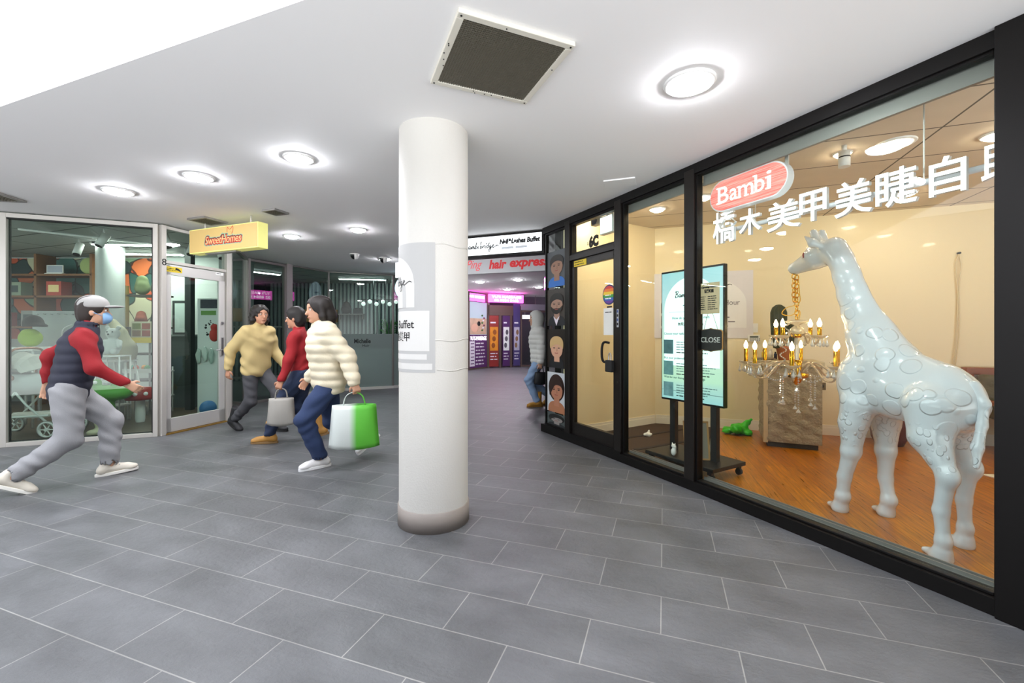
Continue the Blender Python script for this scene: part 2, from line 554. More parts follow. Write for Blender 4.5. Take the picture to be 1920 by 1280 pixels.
# shop fronts as chains of plan points (interior lies to the left of each step)
R = [V2(0.462, 5.754), V2(1.124, 4.443), V2(1.524, 3.631), V2(2.281, 1.987), V2(3.10, 0.20), V2(3.6, -0.9)]
A0, A, B, C, D, E_, G1, G2, G3 = V2(-7.6, 4.27), V2(-5.84, 4.95), V2(-4.48, 5.48), V2(-4.23, 6.46), V2(-4.86, 7.9), V2(-4.54, 8.75), V2(-4.12, 9.7), V2(-2.84, 10.3), V2(-2.45, 10.75)
F0, F1, F2, F3 = V2(-1.55, 15.3), V2(-0.93, 16.3), V2(0.33, 16.9), V2(1.6, 17.3)

class Seg:
    def __init__(s, p, q):
        s.p, s.q = p, q
        s.len = (q - p).length
        s.ang = math.atan2(q.y - p.y, q.x - p.x)
        s.loc = (p.x, p.y, 0)
        s.u = (q - p).normalized(); s.n = V2(-s.u.y, s.u.x)
    def at(s, px, off=0.0):
        """local x where the ray through column px meets the line shifted inward by off"""
        k = (px - 960) / FPX
        p = s.p + s.n * off
        return (k * p.y - p.x) / (s.u.x - k * s.u.y)
    def z(s, px, py, off=0.0):
        t = s.at(px, off)
        Y = s.p.y + s.n.y * off + s.u.y * t
        return CAM_Z + (HZ - py) / FPX * Y
    def w(s, x, y=0.0, z=0.0):
        p = s.p + s.u * x + s.n * y
        return Vector((p.x, p.y, z))

# ---- recessed downlights of the place, and fill lamps added below
M_diff = glow('lamp_diffuser', '#f8f9ff', 185)
M_diffw = glow('warm_lamp_diffuser', '#ffe8c8', 62)
M_trimring = mat('lamp_trim', '#f6f6f4', 0.4)
M_off = glow('dim_diffuser', '#fff6e6', 2.2)
def downlight(x, y, z, r, label, diff=None, group='recessed downlights'):
    t = thing('ceiling_downlight', label, 'ceiling light', (x, y, z), 0, group)
    MB().lathe([(r, 0.0), (r, -0.005), (r * 0.94, -0.013), (r * 0.82, -0.012), (r * 0.78, -0.003)], n=32).build('trim_ring', M_trimring, t)
    MB().lathe([(0.0001, -0.038), (r * 0.5, -0.034), (r * 0.74, -0.021), (r * 0.78, -0.010), (r * 0.78, -0.004)], n=32).build('diffuser', diff or M_diff, t)
    return t
for x, y, r, lab in [
    (0.992, 2.413, 0.138, 'large round recessed ceiling light between the square grille and the giraffe shop'),
    (-1.70, 3.447, 0.115, 'round recessed ceiling light just left of the white column head'),
    (-2.795, 3.857, 0.12, 'middle of the three ceiling lights in a row at the left'),
    (-3.87, 4.247, 0.13, 'leftmost of the three ceiling lights in a row at the left'),
    (-3.16, 6.197, 0.115, 'round recessed ceiling light just right of the yellow hanging sign'),
    (-2.07, 5.815, 0.115, 'round recessed ceiling light above the two dome cameras'),
    (-2.38, 8.1, 0.115, 'small ceiling light above the right dome camera by the column')]:
    downlight(x, y, CEIL, r, lab)
for x, y, lab in [(-0.96, 12.94, 'far corridor ceiling light nearest the column, past the hair sign'),
                  (0.17, 12.4, 'far corridor ceiling light below the right end of the red lettering'),
                  (-0.17, 15.1, 'far corridor ceiling light close above the pink lit sign'),
                  (0.89, 14.4, 'far corridor ceiling light beside the portrait window')]:
    downlight(x, y, 2.85, 0.15, lab)
M_glowcool = glow('shop_lamp', '#f2fbff', 14)
for x, y, z, r, lab, d in [
    (3.02, 3.40, 2.80, 0.13, 'large round unlit-looking ceiling light inside the giraffe shop above the white sign letters', M_off),
    (2.75, 3.595, 2.80, 0.07, 'small bright ceiling spot inside the giraffe shop behind the red lit sign', M_diffw),
    (3.66, 3.257, 2.80, 0.10, 'bright ceiling light at the right end inside the giraffe shop', M_diffw)]:
    downlight(x, y, z, r, lab, d, 'giraffe shop ceiling lights')
# extra unseen lamps added to fill the shop, out of frame or behind the header
for x, y in [(3.9, 1.9), (4.6, 3.6), (2.1, 4.75), (1.75, 5.2), (5.2, 2.3), (4.2, 4.6), (1.3, 5.0), (1.0, 5.28), (1.75, 4.3)]:
    downlight(x, y, 2.80, 0.10, 'added fill lamp inside the giraffe shop, out of view above the header', M_diffw, 'giraffe shop ceiling lights')

# ---- floor, ceilings
M_floor = brickmat('slate_tiles', '#57585a', '#616265', '#8c8b88', 0.604, 0.2838, 0.0028, TH, (-2.43 - 0.604 * 10, 1.124 - 0.2838 * 20), rough=0.42, bump=0.45, fac=0.27, nscale=2.4)
struct('floor', MB().bb(-12, 8, -1.2, 20, -0.1, 0), M_floor)
M_ceil = mat('ceiling_paint', '#f3f2f2', 0.75)
EDGE = [V2(-6.9, 4.06), V2(-3.162, 2.668), V2(-0.873, 1.814), V2(1.0, 1.18), V2(2.65, 0.62)]
ce = [(p.x, p.y) for p in EDGE] + [(R[3].x + .03, R[3].y), (R[2].x + .03, R[2].y), (R[1].x + .03, R[1].y), (R[0].x + .03, R[0].y), (0.9, 8.0), (-2.0, 8.55), (-2.4, 10.75)] + \
     [(p.x - .03, p.y) for p in (G2, G1, E_, D, C, B, A, A0)]
struct('ceiling', MB().slab(ce, CEIL, CEIL + 0.25), M_ceil)
struct('ceiling_corridor', MB().bb(-4, 4, 7.2, 19, 2.85, 2.95), M_ceil)
# upstand of the light well and its luminous roof
mb = MB()
for p, q in zip(EDGE[:-1], EDGE[1:]):
    s = Seg(p, q)
    mid = s.w(s.len / 2, 0.026)
    mb.box((mid.x, mid.y, CEIL + 0.551), (s.len + 0.02, 0.05, 1.1), s.ang)
struct('trim_1', mb, M_white)
struct('ceiling_skylight', MB().slab([(-7.5, -1.2), (4, -1.2), (2.7, 0.7), (-0.87, 1.83), (-6.9, 4.1), (-7.6, 4.2)], 3.80, 3.85), glow('skylight', '#f4f8ff', 2.3))
# left boundary of the hall, out of frame: closes the room
struct('wall_left', MB().bb(-7.7, -7.6, -1.2, 4.3, 0, 3.8), M_ceil)

# ---- column
M_col = mat('column_paint', '#ccc9c3', 0.55, bump=0.12, bscale=90)
M_band = mat('column_band', '#8f8680', 0.5, var=0.06)
col = struct_empty('column', (-0.548, 3.03, 0), 0)
MB().lathe([(0.238, 0.12), (0.238, 2.72)], n=64).build('shaft', M_col, col)
MB().lathe([(0.2, 0.0), (0.246, 0.0), (0.246, 0.13), (0.238, 0.133)], n=64).build('base_band', M_band, col)

# ---- RIGHT SHOP FRONT (black frame)
def bay(name, seg, x0, x1, z0, z1, gm, fm, fw=0.05, dep=0.07, curb=0.0, pane=True, yo=0.0, num=''):
    w = struct_empty(name, seg.loc, seg.ang)
    m = MB()
    m.bb(x0, x0 + fw, yo - dep / 2, yo + dep / 2, z0, z1).bb(x1 - fw, x1, yo - dep / 2, yo + dep / 2, z0, z1)
    m.bb(x0 + fw, x1 - fw, yo - dep / 2, yo + dep / 2, z0, z0 + fw).bb(x0 + fw, x1 - fw, yo - dep / 2, yo + dep / 2, z1 - fw, z1)
    m.build('frame', fm, w, 0.003)
    if pane:
        MB().bb(x0 + fw, x1 - fw, yo - 0.004, yo + 0.004, z0 + fw, z1 - fw).build('pane', gm, w)
    return w
S1, S2, S3, S4 = Seg(R[0], R[1]), Seg(R[1], R[2]), Seg(R[2], R[3]), Seg(R[3], R[4])
# portrait bay, door bay, narrow bay, wide bay, next bay
xd0, xd1 = S1.at(1068), S1.len
struct('trim_2', MB().box(S1.w(S1.len / 2, 0, 0.05), (S1.len + 0.1, 0.12, 0.10), S1.ang).box(S2.w(S2.len / 2, 0, 0.04), (S2.len, 0.12, 0.08), S2.ang)
       .box(S3.w(S3.len / 2, 0, 0.04), (S3.len, 0.12, 0.08), S3.ang).box(S4.w(S4.len / 2, 0, 0.04), (S4.len, 0.12, 0.08), S4.ang), M_black)
struct('trim_3', MB().box(S1.w(S1.len / 2, 0, 2.66), (S1.len + 0.06, 0.10, 0.085), S1.ang).box(S2.w(S2.len / 2, 0, 2.66), (S2.len, 0.10, 0.085), S2.ang)
       .box(S3.w(S3.len / 2, 0, 2.66), (S3.len, 0.10, 0.085), S3.ang).box(S4.w(S4.len / 2, 0, 2.66), (S4.len, 0.10, 0.085), S4.ang), M_black)
mb = MB()
for s, x in ((S1, xd0 + 0.02), (S1, S1.len), (S2, S2.len)):
    mb.box(s.w(x, 0, 1.33), (0.1, 0.11, 2.66), s.ang)
struct('trim_4', mb, M_bronze, 0.004)
struct('trim_5', MB().box(S3.w(S3.len + 0.06, -0.01, 1.35), (0.16, 0.14, 2.70), S3.ang), M_black, 0.004)
window_1 = bay('window_1', S1, 0.0, xd0 - 0.03, 0.10, 2.62, M_glass, M_black, 0.022, 0.05)
window_2 = bay('window_2', S2, 0.05, S2.len - 0.05, 0.08, 2.62, M_glass, M_black, 0.02, 0.06)
window_3 = bay('window_3', S3, 0.05, S3.len - 0.02, 0.08, 2.62, M_glass, M_black, 0.016, 0.06)
window_4 = bay('window_4', S4, 0.14, S4.len, 0.08, 2.62, M_glass, M_black, 0.016, 0.06)
for w, s in ((window_2, S2), (window_3, S3)):
    m = MB()
    m.bb(0.07, s.len - 0.04, 0.035, 0.11, 0.08, 0.095).bb(0.07, s.len - 0.04, 0.045, 0.055, 0.095, 0.112).bb(0.07, s.len - 0.04, 0.085, 0.095, 0.095, 0.112)
    m.build('sill_track', M_alud, w)
    m = MB()
    m.bb(0.07, s.len - 0.04, 0.035, 0.115, 2.545, 2.62).bb(0.07, s.len - 0.04, 0.03, 0.05, 2.52, 2.545)
    m.build('head_track', M_alud, w)
# fanlight over the door and the door itself
window_5 = bay('window_5', S1, xd0 + 0.06, xd1 - 0.04, 2.23, 2.62, M_glass, M_black, 0.03, 0.06)
door_1 = struct_empty('door_1', S1.loc, S1.ang)
x0, x1 = xd0 + 0.07, xd1 - 0.05
m = MB().bb(x0, x1, -0.05, 0.05, 2.17, 2.235)
m.bb(x0, x0 + 0.06, -0.025, 0.025, 0.03, 2.17).bb(x1 - 0.045, x1, -0.025, 0.025, 0.03, 2.17)
m.bb(x0, x1, -0.025, 0.025, 0.10, 0.24).bb(x0, x1, -0.025, 0.025, 2.09, 2.17)
m.build('frame', M_bronze, door_1, 0.003)
MB().bb(x0 + 0.055, x1 - 0.04, -0.004, 0.004, 0.235, 2.095).build('pane', M_glass, door_1)
xh = S1.at(1143)
MB().tube(spline([(xh + 0.03, -0.025, 1.2), (xh - 0.02, -0.06, 1.205), (xh - 0.04, -0.07, 1.15), (xh - 0.04, -0.07, 1.05), (xh - 0.02, -0.06, 1.0), (xh + 0.03, -0.025, 1.0)], 5), 0.013).build('handle', M_black, door_1)
# partition end at the corner and the side of the corridor behind it
struct('wall_corridor_right', MB().slab([(0.95, 6.3), (1.05, 6.3), (3.1, 17.4), (2.9, 17.4)], 0, 2.9).slab([(R[0].x + .12, R[0].y + .1), (0.95, 6.3), (1.05, 6.3), (R[0].x + .2, R[0].y + .08)], 0, 2.9), M_bronze)

# ---- inside the giraffe shop
M_cream = mat('cream_wall', '#f0dfb6', 0.32, coat=0.25)
W = [V2(0.72, 5.36), V2(2.05, 6.19), V2(7.4, 4.28), V2(6.6, -0.6)]
mb = MB()
for p, q in zip(W[:-1], W[1:]):
    s = Seg(p, q); mid = s.w(s.len / 2, 0.05)
    mb.box((mid.x, mid.y, 1.40), (s.len + 0.05, 0.10, 2.8), s.ang)
struct('wall_right', mb, M_cream)
mb = MB()
for p, q in zip(W[:-1], W[1:]):
    s = Seg(p, q); mid = s.w(s.len / 2, -0.008)
    mb.box((mid.x, mid.y, 0.055), (s.len - 0.02, 0.016, 0.11), s.ang)
    mid = s.w(s.len / 2, -0.006)
    mb.box((mid.x, mid.y, 0.125), (s.len - 0.02, 0.010, 0.03), s.ang)
struct('baseboard_right', mb, mat('skirting', '#f1ead8', 0.4))
M_tim = brickmat('timber_boards', '#b26c0a', '#9e5a08', '#5c3510', 1.9, 0.092, 0.0015, math.radians(74), (0, 0), rough=0.3, bump=0.06, fac=0.5, streak=True, jb=0.3, nscale=4.0)
shop_poly = [(R[0].x + .05, R[0].y), (R[1].x + .05, R[1].y), (R[2].x + .05, R[2].y), (R[3].x + .05, R[3].y), (R[4].x + .05, R[4].y), (3.7, -0.6), (6.6, -0.6), (7.4, 4.3), (2.05, 6.2), (0.72, 5.38)]
struct('floor_timber', MB().slab(shop_poly, 0.0, 0.012), M_tim)
M_ctile = brickmat('ceiling_tiles', '#e6d9c6', '#e2d5c2', '#6b6459', 1.26, 0.6, 0.008, TH, (0.65 - 1.26 * 6, 4.0 - 0.6 * 10), rough=0.8, bump=0.02, fac=0.04, offset=0.0)
struct('ceiling_shop', MB().slab(shop_poly, 2.80, 2.9), M_ctile)
M_carpet = mat('brown_carpet', '#4a3626', 0.95, bump=0.6, bscale=220, var=0.35, vscale=30)
cp = [(1.14, 4.58), (1.5, 3.85), (2.15, 4.65), (2.75, 5.9), (2.05, 6.17), (0.85, 5.42)]
carpet = MB().slab(cp, 0.012, 0.02).build('carpet', M_carpet)
tag(carpet, 'dark brown carpet area in the corner behind the screen stand', 'carpet')
s = Seg(V2(2.15, 4.65), V2(2.75, 5.9)); mid = s.w(s.len / 2)
strip = MB().box((mid.x, mid.y, 0.018), (s.len, 0.05, 0.012), s.ang).build('edge_strip', M_alud)
strip.parent = carpet
for k, (a, b) in enumerate([((1.35, 4.75), (2.5, 5.35)), ((1.05, 5.1), (2.25, 5.75))]):
    s = Seg(V2(*a), V2(*b)); mid = s.w(s.len / 2)
    o = MB().box((mid.x, mid.y, 0.022), (s.len, 0.05, 0.008), s.ang).build('carpet_seam', mat('carpet_seam', '#2e2118', 0.9), carpet)

# ---- LEFT SHOP FRONTS
LA0, LA, LB, LC, LD, LE, LG = Seg(A0, A), Seg(A, B), Seg(B, C), Seg(C, D), Seg(D, E_), Seg(E_, G1), Seg(G1, G2)
window_6 = bay('window_6', LA0, 0.0, LA0.len - 0.02, 0.0, 2.68, M_glassg, M_alu, 0.05, 0.08)
window_7 = bay('window_7', LA, 0.0, LA.len, 0.0, 2.68, M_glassg, M_alu, 0.05, 0.08)
MB().bb(0.05, LA.len - 0.05, 0.012, 0.02, 0.05, 0.062).bb(0.05, 0.062, 0.012, 0.03, 0.05, 2.63).bb(LA.len - 0.064, LA.len - 0.052, -0.03, 0.03, 0.05, 2.63).bb(0.05, LA.len - 0.05, -0.03, 0.03, 2.615, 2.63).build('gasket', M_rubber, window_7)
bx1 = LB.len - 0.02
window_8 = bay('window_8', LB, 0.03, bx1, 2.20, 2.68, M_glassg, M_alu, 0.04, 0.07)
door_2 = struct_empty('door_2', LB.loc, LB.ang)
m = MB().bb(0.0, 0.06, -0.05, 0.05, 0, 2.68).bb(bx1 - 0.06, bx1 + 0.02, -0.05, 0.05, 0, 2.68)
m.build('door_jamb', M_alu, door_2, 0.003)
d0, d1 = 0.07, bx1 - 0.07
m = MB().bb(d0, d0 + 0.07, -0.02, 0.02, 0.02, 2.19).bb(d1 - 0.09, d1, -0.02, 0.02, 0.02, 2.19).bb(d0, d1, -0.02, 0.02, 0.02, 0.20).bb(d0, d1, -0.02, 0.02, 2.06, 2.19)
m.build('frame', mat('door_aluminium', '#d5d3cf', 0.4, 0.3), door_2, 0.003)
MB().bb(d0 + 0.065, d1 - 0.085, -0.004, 0.004, 0.19, 2.07).build('pane', M_glassg, door_2)
hx = d1 - 0.045
h = MB().bb(hx - 0.018, hx + 0.018, -0.03, -0.02, 0.98, 1.24).build('handle_plate', M_steel, door_2)
MB().cyl((hx, -0.02, 1.06), (hx, -0.075, 1.06), 0.011).tube([(hx, -0.07, 1.06), (hx - 0.07, -0.072, 1.062), (hx - 0.14, -0.068, 1.062)], [0.011, 0.01, 0.009]).build('lever', M_steel, h)
MB().cyl((hx, -0.02, 1.45), (hx, -0.03, 1.45), 0.022).build('lock_cylinder', M_steel, door_2)
MB().bb(0.05, bx1 - 0.05, -0.06, 0.02, 0.0, 0.015).build('threshold', mat('brass_threshold', '#c09a4a', 0.4, 0.8), door_2)
window_9 = bay('window_9', LC, 0.02, LC.len - 0.02, 0.0, 2.68, M_glassg, M_alud, 0.05, 0.07)
window_10 = bay('window_10', LD, 0.02, LD.len - 0.06, 0.0, 2.68, M_glassg, M_alud, 0.045, 0.07)
struct('trim_6', MB().box(LE.w(0.0, 0, 1.35), (0.13, 0.12, 2.7), LE.ang), mat('grey_post', '#a39d9c', 0.45, 0.2))
window_11 = bay('window_11', LE, 0.06, LE.len, 0.0, 2.69, M_glassg, M_alud, 0.02, 0.04)
window_12 = bay('window_12', LG, 0.0, LG.len, 0.0, 2.69, M_glassg, M_alud, 0.02, 0.04)
LH = Seg(G2, G3)
window_13 = bay('window_13', LH, 0.0, LH.len, 0.0, 2.69, M_glassg, M_alud, 0.02, 0.04)
# base kerbs below the glass
mb = MB()
for s_ in (LE, LG, LH):
    mb.box(s_.w(s_.len / 2, 0, 0.03), (s_.len + 0.02, 0.09, 0.06), s_.ang)
struct('trim_7', mb, mat('pale_kerb', '#c9c9c2', 0.5))

# ---- rooms behind the left fronts
M_shopwall = mat('toy_shop_wall', '#cfd6d2', 0.7)
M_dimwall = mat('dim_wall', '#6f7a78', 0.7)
M_shopfl = mat('toy_shop_floor', '#5b4d3d', 0.4, var=0.15, vscale=3)
fl = [(A0.x, A0.y + .02), (A.x, A.y + .02), (B.x - .02, B.y), (C.x - .02, C.y), (D.x - .02, D.y), (-5.5, 8.3), (-11.8, 8.3), (-11.8, 4.2)]
struct('floor_toy_shop', MB().slab(fl, 0.0, 0.012), M_shopfl)
fl2 = [(D.x - .03, D.y), (E_.x - .03, E_.y), (G1.x - .02, G1.y + .02), (G2.x - .02, G2.y + .03), (G3.x, G3.y), (-2.2, 12.5), (-8.5, 12.5), (-5.5, 8.3)]
struct('floor_salon', MB().slab(fl2, 0.0, 0.012), mat('salon_floor', '#6b6f70', 0.35))
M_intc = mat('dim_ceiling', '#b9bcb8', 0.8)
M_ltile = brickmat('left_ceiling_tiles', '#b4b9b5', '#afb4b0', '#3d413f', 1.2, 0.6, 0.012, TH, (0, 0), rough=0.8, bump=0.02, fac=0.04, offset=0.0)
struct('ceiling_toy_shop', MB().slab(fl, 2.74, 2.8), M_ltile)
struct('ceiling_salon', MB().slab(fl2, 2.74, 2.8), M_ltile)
struct('wall_toy_shop_back', MB().bb(-11.8, -5.45, 8.2, 8.3, 0, 2.8).bb(-11.9, -11.8, 4.0, 8.3, 0, 2.8), M_shopwall)
s = Seg(V2(-5.5, 8.2), V2(-8.5, 12.5)); mid = s.w(s.len / 2)
struct('wall_salon_side', MB().box((mid.x, mid.y, 1.4), (s.len, 0.08, 2.8), s.ang).bb(-5.5, -4.9, 8.1, 8.2, 0, 2.8), M_dimwall)
# salon back wall of upright slats
mb = MB()
struct('wall_salon_back', MB().bb(-8.5, -2.2, 12.4, 12.5, 0, 2.8), mat('salon_back', '#25313a', 0.6))
x = -6.9
while x < -2.3:
    mb.bb(x, x + 0.055, 12.34, 12.40, 0, 2.74); x += 0.11
slat = struct('trim_8', mb, mat('pale_slats', '#8e9998', 0.5))
# far side between the salon and the massage shop, hidden by the column
s = Seg(V2(-2.3, 10.8), V2(F0.x, F0.y)); mid = s.w(s.len / 2, 0.05)
struct('wall_corridor_left', MB().box((mid.x, mid.y, 1.42), (s.len, 0.1, 2.85), s.ang), M_ceil)

# ---- massage shop at the far end
M_far = mat('far_frame', '#5d4a45', 0.5)
H0, H1, H2 = Seg(F0, F1), Seg(F1, F2), Seg(F2, F3)
window_14 = bay('window_14', H0, 0.0, H0.len, 0.0, 2.80, M_glass, M_far, 0.05, 0.06)
struct('wall_far', MB().slab([(-3, 18.0), (4, 18.6), (4, 18.8), (-3, 18.2)], 0, 2.9), mat('far_wall', '#5a5560', 0.7))
struct('trim_9', MB().box(H1.w(H1.len / 2, 0, 2.18), (H1.len, 0.1, 0.38), H1.ang).box(H1.w(0.03, 0, 1.4), (0.08, 0.1, 2.8), H1.ang).box(H1.w(H1.at(937), 0, 1.0), (0.09, 0.1, 2.0), H1.ang).box(H1.w(H1.at(957), 0, 1.0), (0.09, 0.1, 2.0), H1.ang), M_far)
window_15 = bay('window_15', H2, 0.0, H2.len * 0.5, 0.0, 2.2, M_glass, M_far, 0.06, 0.06)
window_16 = bay('window_16', H2, H2.len * 0.5, H2.len, 0.0, 2.2, M_glass, M_far, 0.06, 0.06)
# bulkhead with the hair sign
BK = Seg(V2(-2.3, 8.52), V2(0.95, 7.44))
struct('trim_10', MB().box(BK.w(BK.len / 2, 0.06, 2.64), (BK.len, 0.12, 0.48), BK.ang), mat('bulkhead_panel', '#e8eaee', 0.35))
# ================================================================ GIRAFFE SHOP: WHAT STANDS IN IT
# ---- the white giraffe statue; local axes: x forward, y to its left, z up
def giraffe_mat():
    m = bpy.data.materials.new('white_gloss_resin'); m.use_nodes = True
    nt = m.node_tree; N = nt.nodes.new; L = nt.links.new
    b = nt.nodes['Principled BSDF']
    b.inputs['Base Color'].default_value = (*lin('#d6dade'), 1)
    b.inputs['Roughness'].default_value = 0.2
    b.inputs['Coat Weight'].default_value = 0.6; b.inputs['Coat Roughness'].default_value = 0.05
    tc = N('ShaderNodeTexCoord')
    sep = N('ShaderNodeSeparateXYZ'); L(tc.outputs['Object'], sep.inputs[0])
    def layer(scale, lo, hi, stretch):
        nz = N('ShaderNodeTexNoise'); nz.inputs['Scale'].default_value = 5
        L(tc.outputs['Object'], nz.inputs['Vector'])
        ad = N('ShaderNodeMixRGB'); ad.blend_type = 'ADD'; ad.inputs[0].default_value = 0.05
        L(tc.outputs['Object'], ad.inputs[1]); L(nz.outputs['Color'], ad.inputs[2])
        mu = N('ShaderNodeVectorMath'); mu.operation = 'MULTIPLY'; mu.inputs[1].default_value = stretch
        L(ad.outputs[0], mu.inputs[0])
        v = N('ShaderNodeTexVoronoi'); v.feature = 'F1'; v.inputs['Scale'].default_value = scale; v.inputs['Randomness'].default_value = 0.75
        L(mu.outputs[0], v.inputs['Vector'])
        r = N('ShaderNodeMapRange'); r.interpolation_type = 'SMOOTHSTEP'
        r.inputs[1].default_value = lo; r.inputs[2].default_value = hi; r.inputs[3].default_value = 1; r.inputs[4].default_value = 0
        L(v.outputs['Distance'], r.inputs[0])
        return r.outputs[0]
    big = layer(8.5, 0.40, 0.47, (0.9, 1.0, 1.0))
    small = layer(24, 0.36, 0.45, (1.0, 1.0, 0.75))
    # large patches on trunk and neck, small ones down the legs, none on shanks or face
    zr = N('ShaderNodeMapRange'); zr.interpolation_type = 'SMOOTHSTEP'; zr.inputs[1].default_value = 0.70; zr.inputs[2].default_value = 0.78
    L(sep.outputs['Z'], zr.inputs[0])
    mx = N('ShaderNodeMixRGB'); L(zr.outputs[0], mx.inputs[0]); L(small, mx.inputs[1]); L(big, mx.inputs[2])
    zt = N('ShaderNodeMapRange'); zt.inputs[1].default_value = 1.62; zt.inputs[2].default_value = 1.50; L(sep.outputs['Z'], zt.inputs[0])
    zb = N('ShaderNodeMapRange'); zb.inputs[1].default_value = 0.50; zb.inputs[2].default_value = 0.56; L(sep.outputs['Z'], zb.inputs[0])
    k = N('ShaderNodeMath'); k.operation = 'MULTIPLY'; L(zt.outputs[0], k.inputs[0]); L(zb.outputs[0], k.inputs[1])
    k2 = N('ShaderNodeMath'); k2.operation = 'MULTIPLY'; L(mx.outputs[0], k2.inputs[0]); L(k.outputs[0], k2.inputs[1])
    bp = N('ShaderNodeBump'); bp.inputs['Strength'].default_value = 0.9; bp.inputs['Distance'].default_value = 0.0065
    L(k2.outputs[0], bp.inputs['Height']); L(bp.outputs[0], b.inputs['Normal'])
    return m
GF = V2(-0.12, 0.993).normalized()
GIR = (2.55, 2.83)
M_gir = giraffe_mat()
g = thing('giraffe_statue', 'tall glossy white giraffe statue holding the chandelier chain in its mouth', 'statue', (*GIR, 0.012), math.atan2(GF.y, GF.x))
b = Body((-0.62, -0.38, -0.02), (1.04, 0.38, 2.2), 0.0085)
# trunk
b.cone((0.20, 0, 0.99), (-0.25, 0, 0.89), 0.205, 0.19, 0.05, (1, 0.80, 1))
b.ell((0.235, 0, 0.93), (0.15, 0.155, 0.22), 0.06)
b.ell((-0.255, 0, 0.88), (0.165, 0.155, 0.19), 0.05)
b.ell((-0.02, 0, 0.88), (0.25, 0.15, 0.16), 0.06)
b.cone((0.02, 0, 1.14), (-0.24, 0, 1.03), 0.055, 0.06, 0.08)
# neck
P = [(0.10, 0, 1.10), (0.21, 0, 1.27), (0.305, 0, 1.44), (0.36, 0, 1.58), (0.405, 0, 1.72), (0.455, 0, 1.85), (0.50, 0, 1.925)]
b.path(P, [0.185, 0.145, 0.098, 0.086, 0.08, 0.076, 0.074], 0.05, (1, 0.85, 1))
b.cone((0.07, 0, 1.22), (0.40, 0, 1.80), 0.035, 0.03, 0.06, (1, 0.5, 1))
# head
b.cone((0.52, 0, 1.935), (0.68, 0, 1.918), 0.092, 0.094, 0.05, (1, 0.82, 1))
b.cone((0.68, 0, 1.908), (0.90, 0, 1.858), 0.084, 0.047, 0.03, (1, 0.85, 1))
b.ell((0.915, 0, 1.848), (0.048, 0.046, 0.042), 0.02)
b.cone((0.60, 0, 1.86), (0.87, 0, 1.825), 0.040, 0.026, 0.025)
b.ell((0.66, 0, 1.975), (0.075, 0.05, 0.035), 0.03)
for sy in (1, -1):
    b.ell((0.70, 0.066 * sy, 1.925), (0.045, 0.022, 0.03), 0.015)
    b.cone((0.625, 0.03 * sy, 1.98), (0.665, 0.036 * sy, 2.095), 0.040, 0.027, 0.025)
    b.ell((0.668, 0.036 * sy, 2.108), (0.029, 0.026, 0.02), 0.008)
    b.path([(0.545, 0.075 * sy, 1.965), (0.585, 0.115 * sy, 2.0), (0.635, 0.14 * sy, 2.06)], [0.022, 0.034, 0.008], 0.012, (1, 1, 1))
    b.ell((0.935, 0.022 * sy, 1.862), (0.010, 0.006, 0.005), 0.004, cut=True)
b.cone((0.94, -0.03, 1.832), (0.94, 0.03, 1.832), 0.005, 0.005, 0.004, cut=True)
# legs: shoulder/hip, knee, fetlock, hoof
def leg(pts, rad, toe):
    b.path(pts, rad, 0.022)
    x, y, z = pts[-1]
    b.cone((x, y, 0.05), (x + 0.005, y, 0.022), 0.046, 0.054, 0.012)
    b.cone((x + 0.01, y, 0.028), (x + toe, y, 0.02), 0.048, 0.024, 0.015, (1, 1, 0.8))
for (hs, hy, top, kn) in ((0.345, 0.124, (0.20, 0.10, 0.80), (0.245, 0.118, 0.46)), (0.235, -0.131, (0.19, -0.10, 0.80), (0.215, -0.125, 0.46))):
    leg([top, (top[0] + 0.03, hy * 0.95, 0.66), kn, (kn[0] + (hs - kn[0]) * 0.5, hy, 0.26), (hs - 0.035, hy, 0.115), (hs - 0.02, hy, 0.05)], [0.112, 0.086, 0.056, 0.042, 0.040, 0.044], 0.085)
    b.ell((kn[0] + 0.008, kn[1], 0.455), (0.056, 0.052, 0.06), 0.03)
    b.ell((hs - 0.035, hy, 0.115), (0.048, 0.046, 0.05), 0.02)
    b.ell((0.235, 0.10 * (1 if hy > 0 else -1), 0.93), (0.11, 0.075, 0.17), 0.05)
for (hs, hy, hk) in ((-0.35, 0.155, (-0.385, 0.15, 0.49)), (-0.225, -0.155, (-0.27, -0.15, 0.49))):
    hipx = -0.27 if hy > 0 else -0.24
    leg([(hipx, hy * 0.6, 0.85), ((hipx + hk[0]) / 2 + 0.045, hy * 0.85, 0.68), hk, (hk[0] + (hs - hk[0]) * 0.5 + 0.01, hy, 0.28), (hs - 0.02, hy, 0.115), (hs - 0.015, hy, 0.05)], [0.150, 0.100, 0.044, 0.036, 0.032, 0.038], 0.085)
    b.ell((hk[0] - 0.012, hy, 0.485), (0.048, 0.042, 0.062), 0.03)
    b.ell((hs - 0.02, hy, 0.115), (0.036, 0.036, 0.045), 0.02)
b.ell((-0.06, 0, 0.62), (0.22, 0.10, 0.14), 0.02, cut=True)
b.build('body', M_gir, g, 3)
t_ = Body((-0.62, -0.1, 0.5), (-0.25, 0.2, 1.1), 0.008)
t_.path([(-0.40, 0.0, 0.99), (-0.45, 0.0, 0.90), (-0.452, 0.015, 0.78), (-0.455, 0.05, 0.66), (-0.47, 0.075, 0.56)], [0.035, 0.026, 0.022, 0.026, 0.014], 0.02)
t_.build('tail', M_gir, g, 2)
M_eye = mat('red_eye', '#8c1f1c', 0.3)
for sy in (1, -1):
    MB().ball((0.712, 0.0865 * sy, 1.925), (0.009, 0.006, 0.022)).build('eye', M_eye, g)

def gw(x, y, z):
    u = Vector((GF.x, GF.y, 0)); l = Vector((-GF.y, GF.x, 0))
    return Vector((*GIR, 0.012)) + u * x + l * y + Vector((0, 0, z))

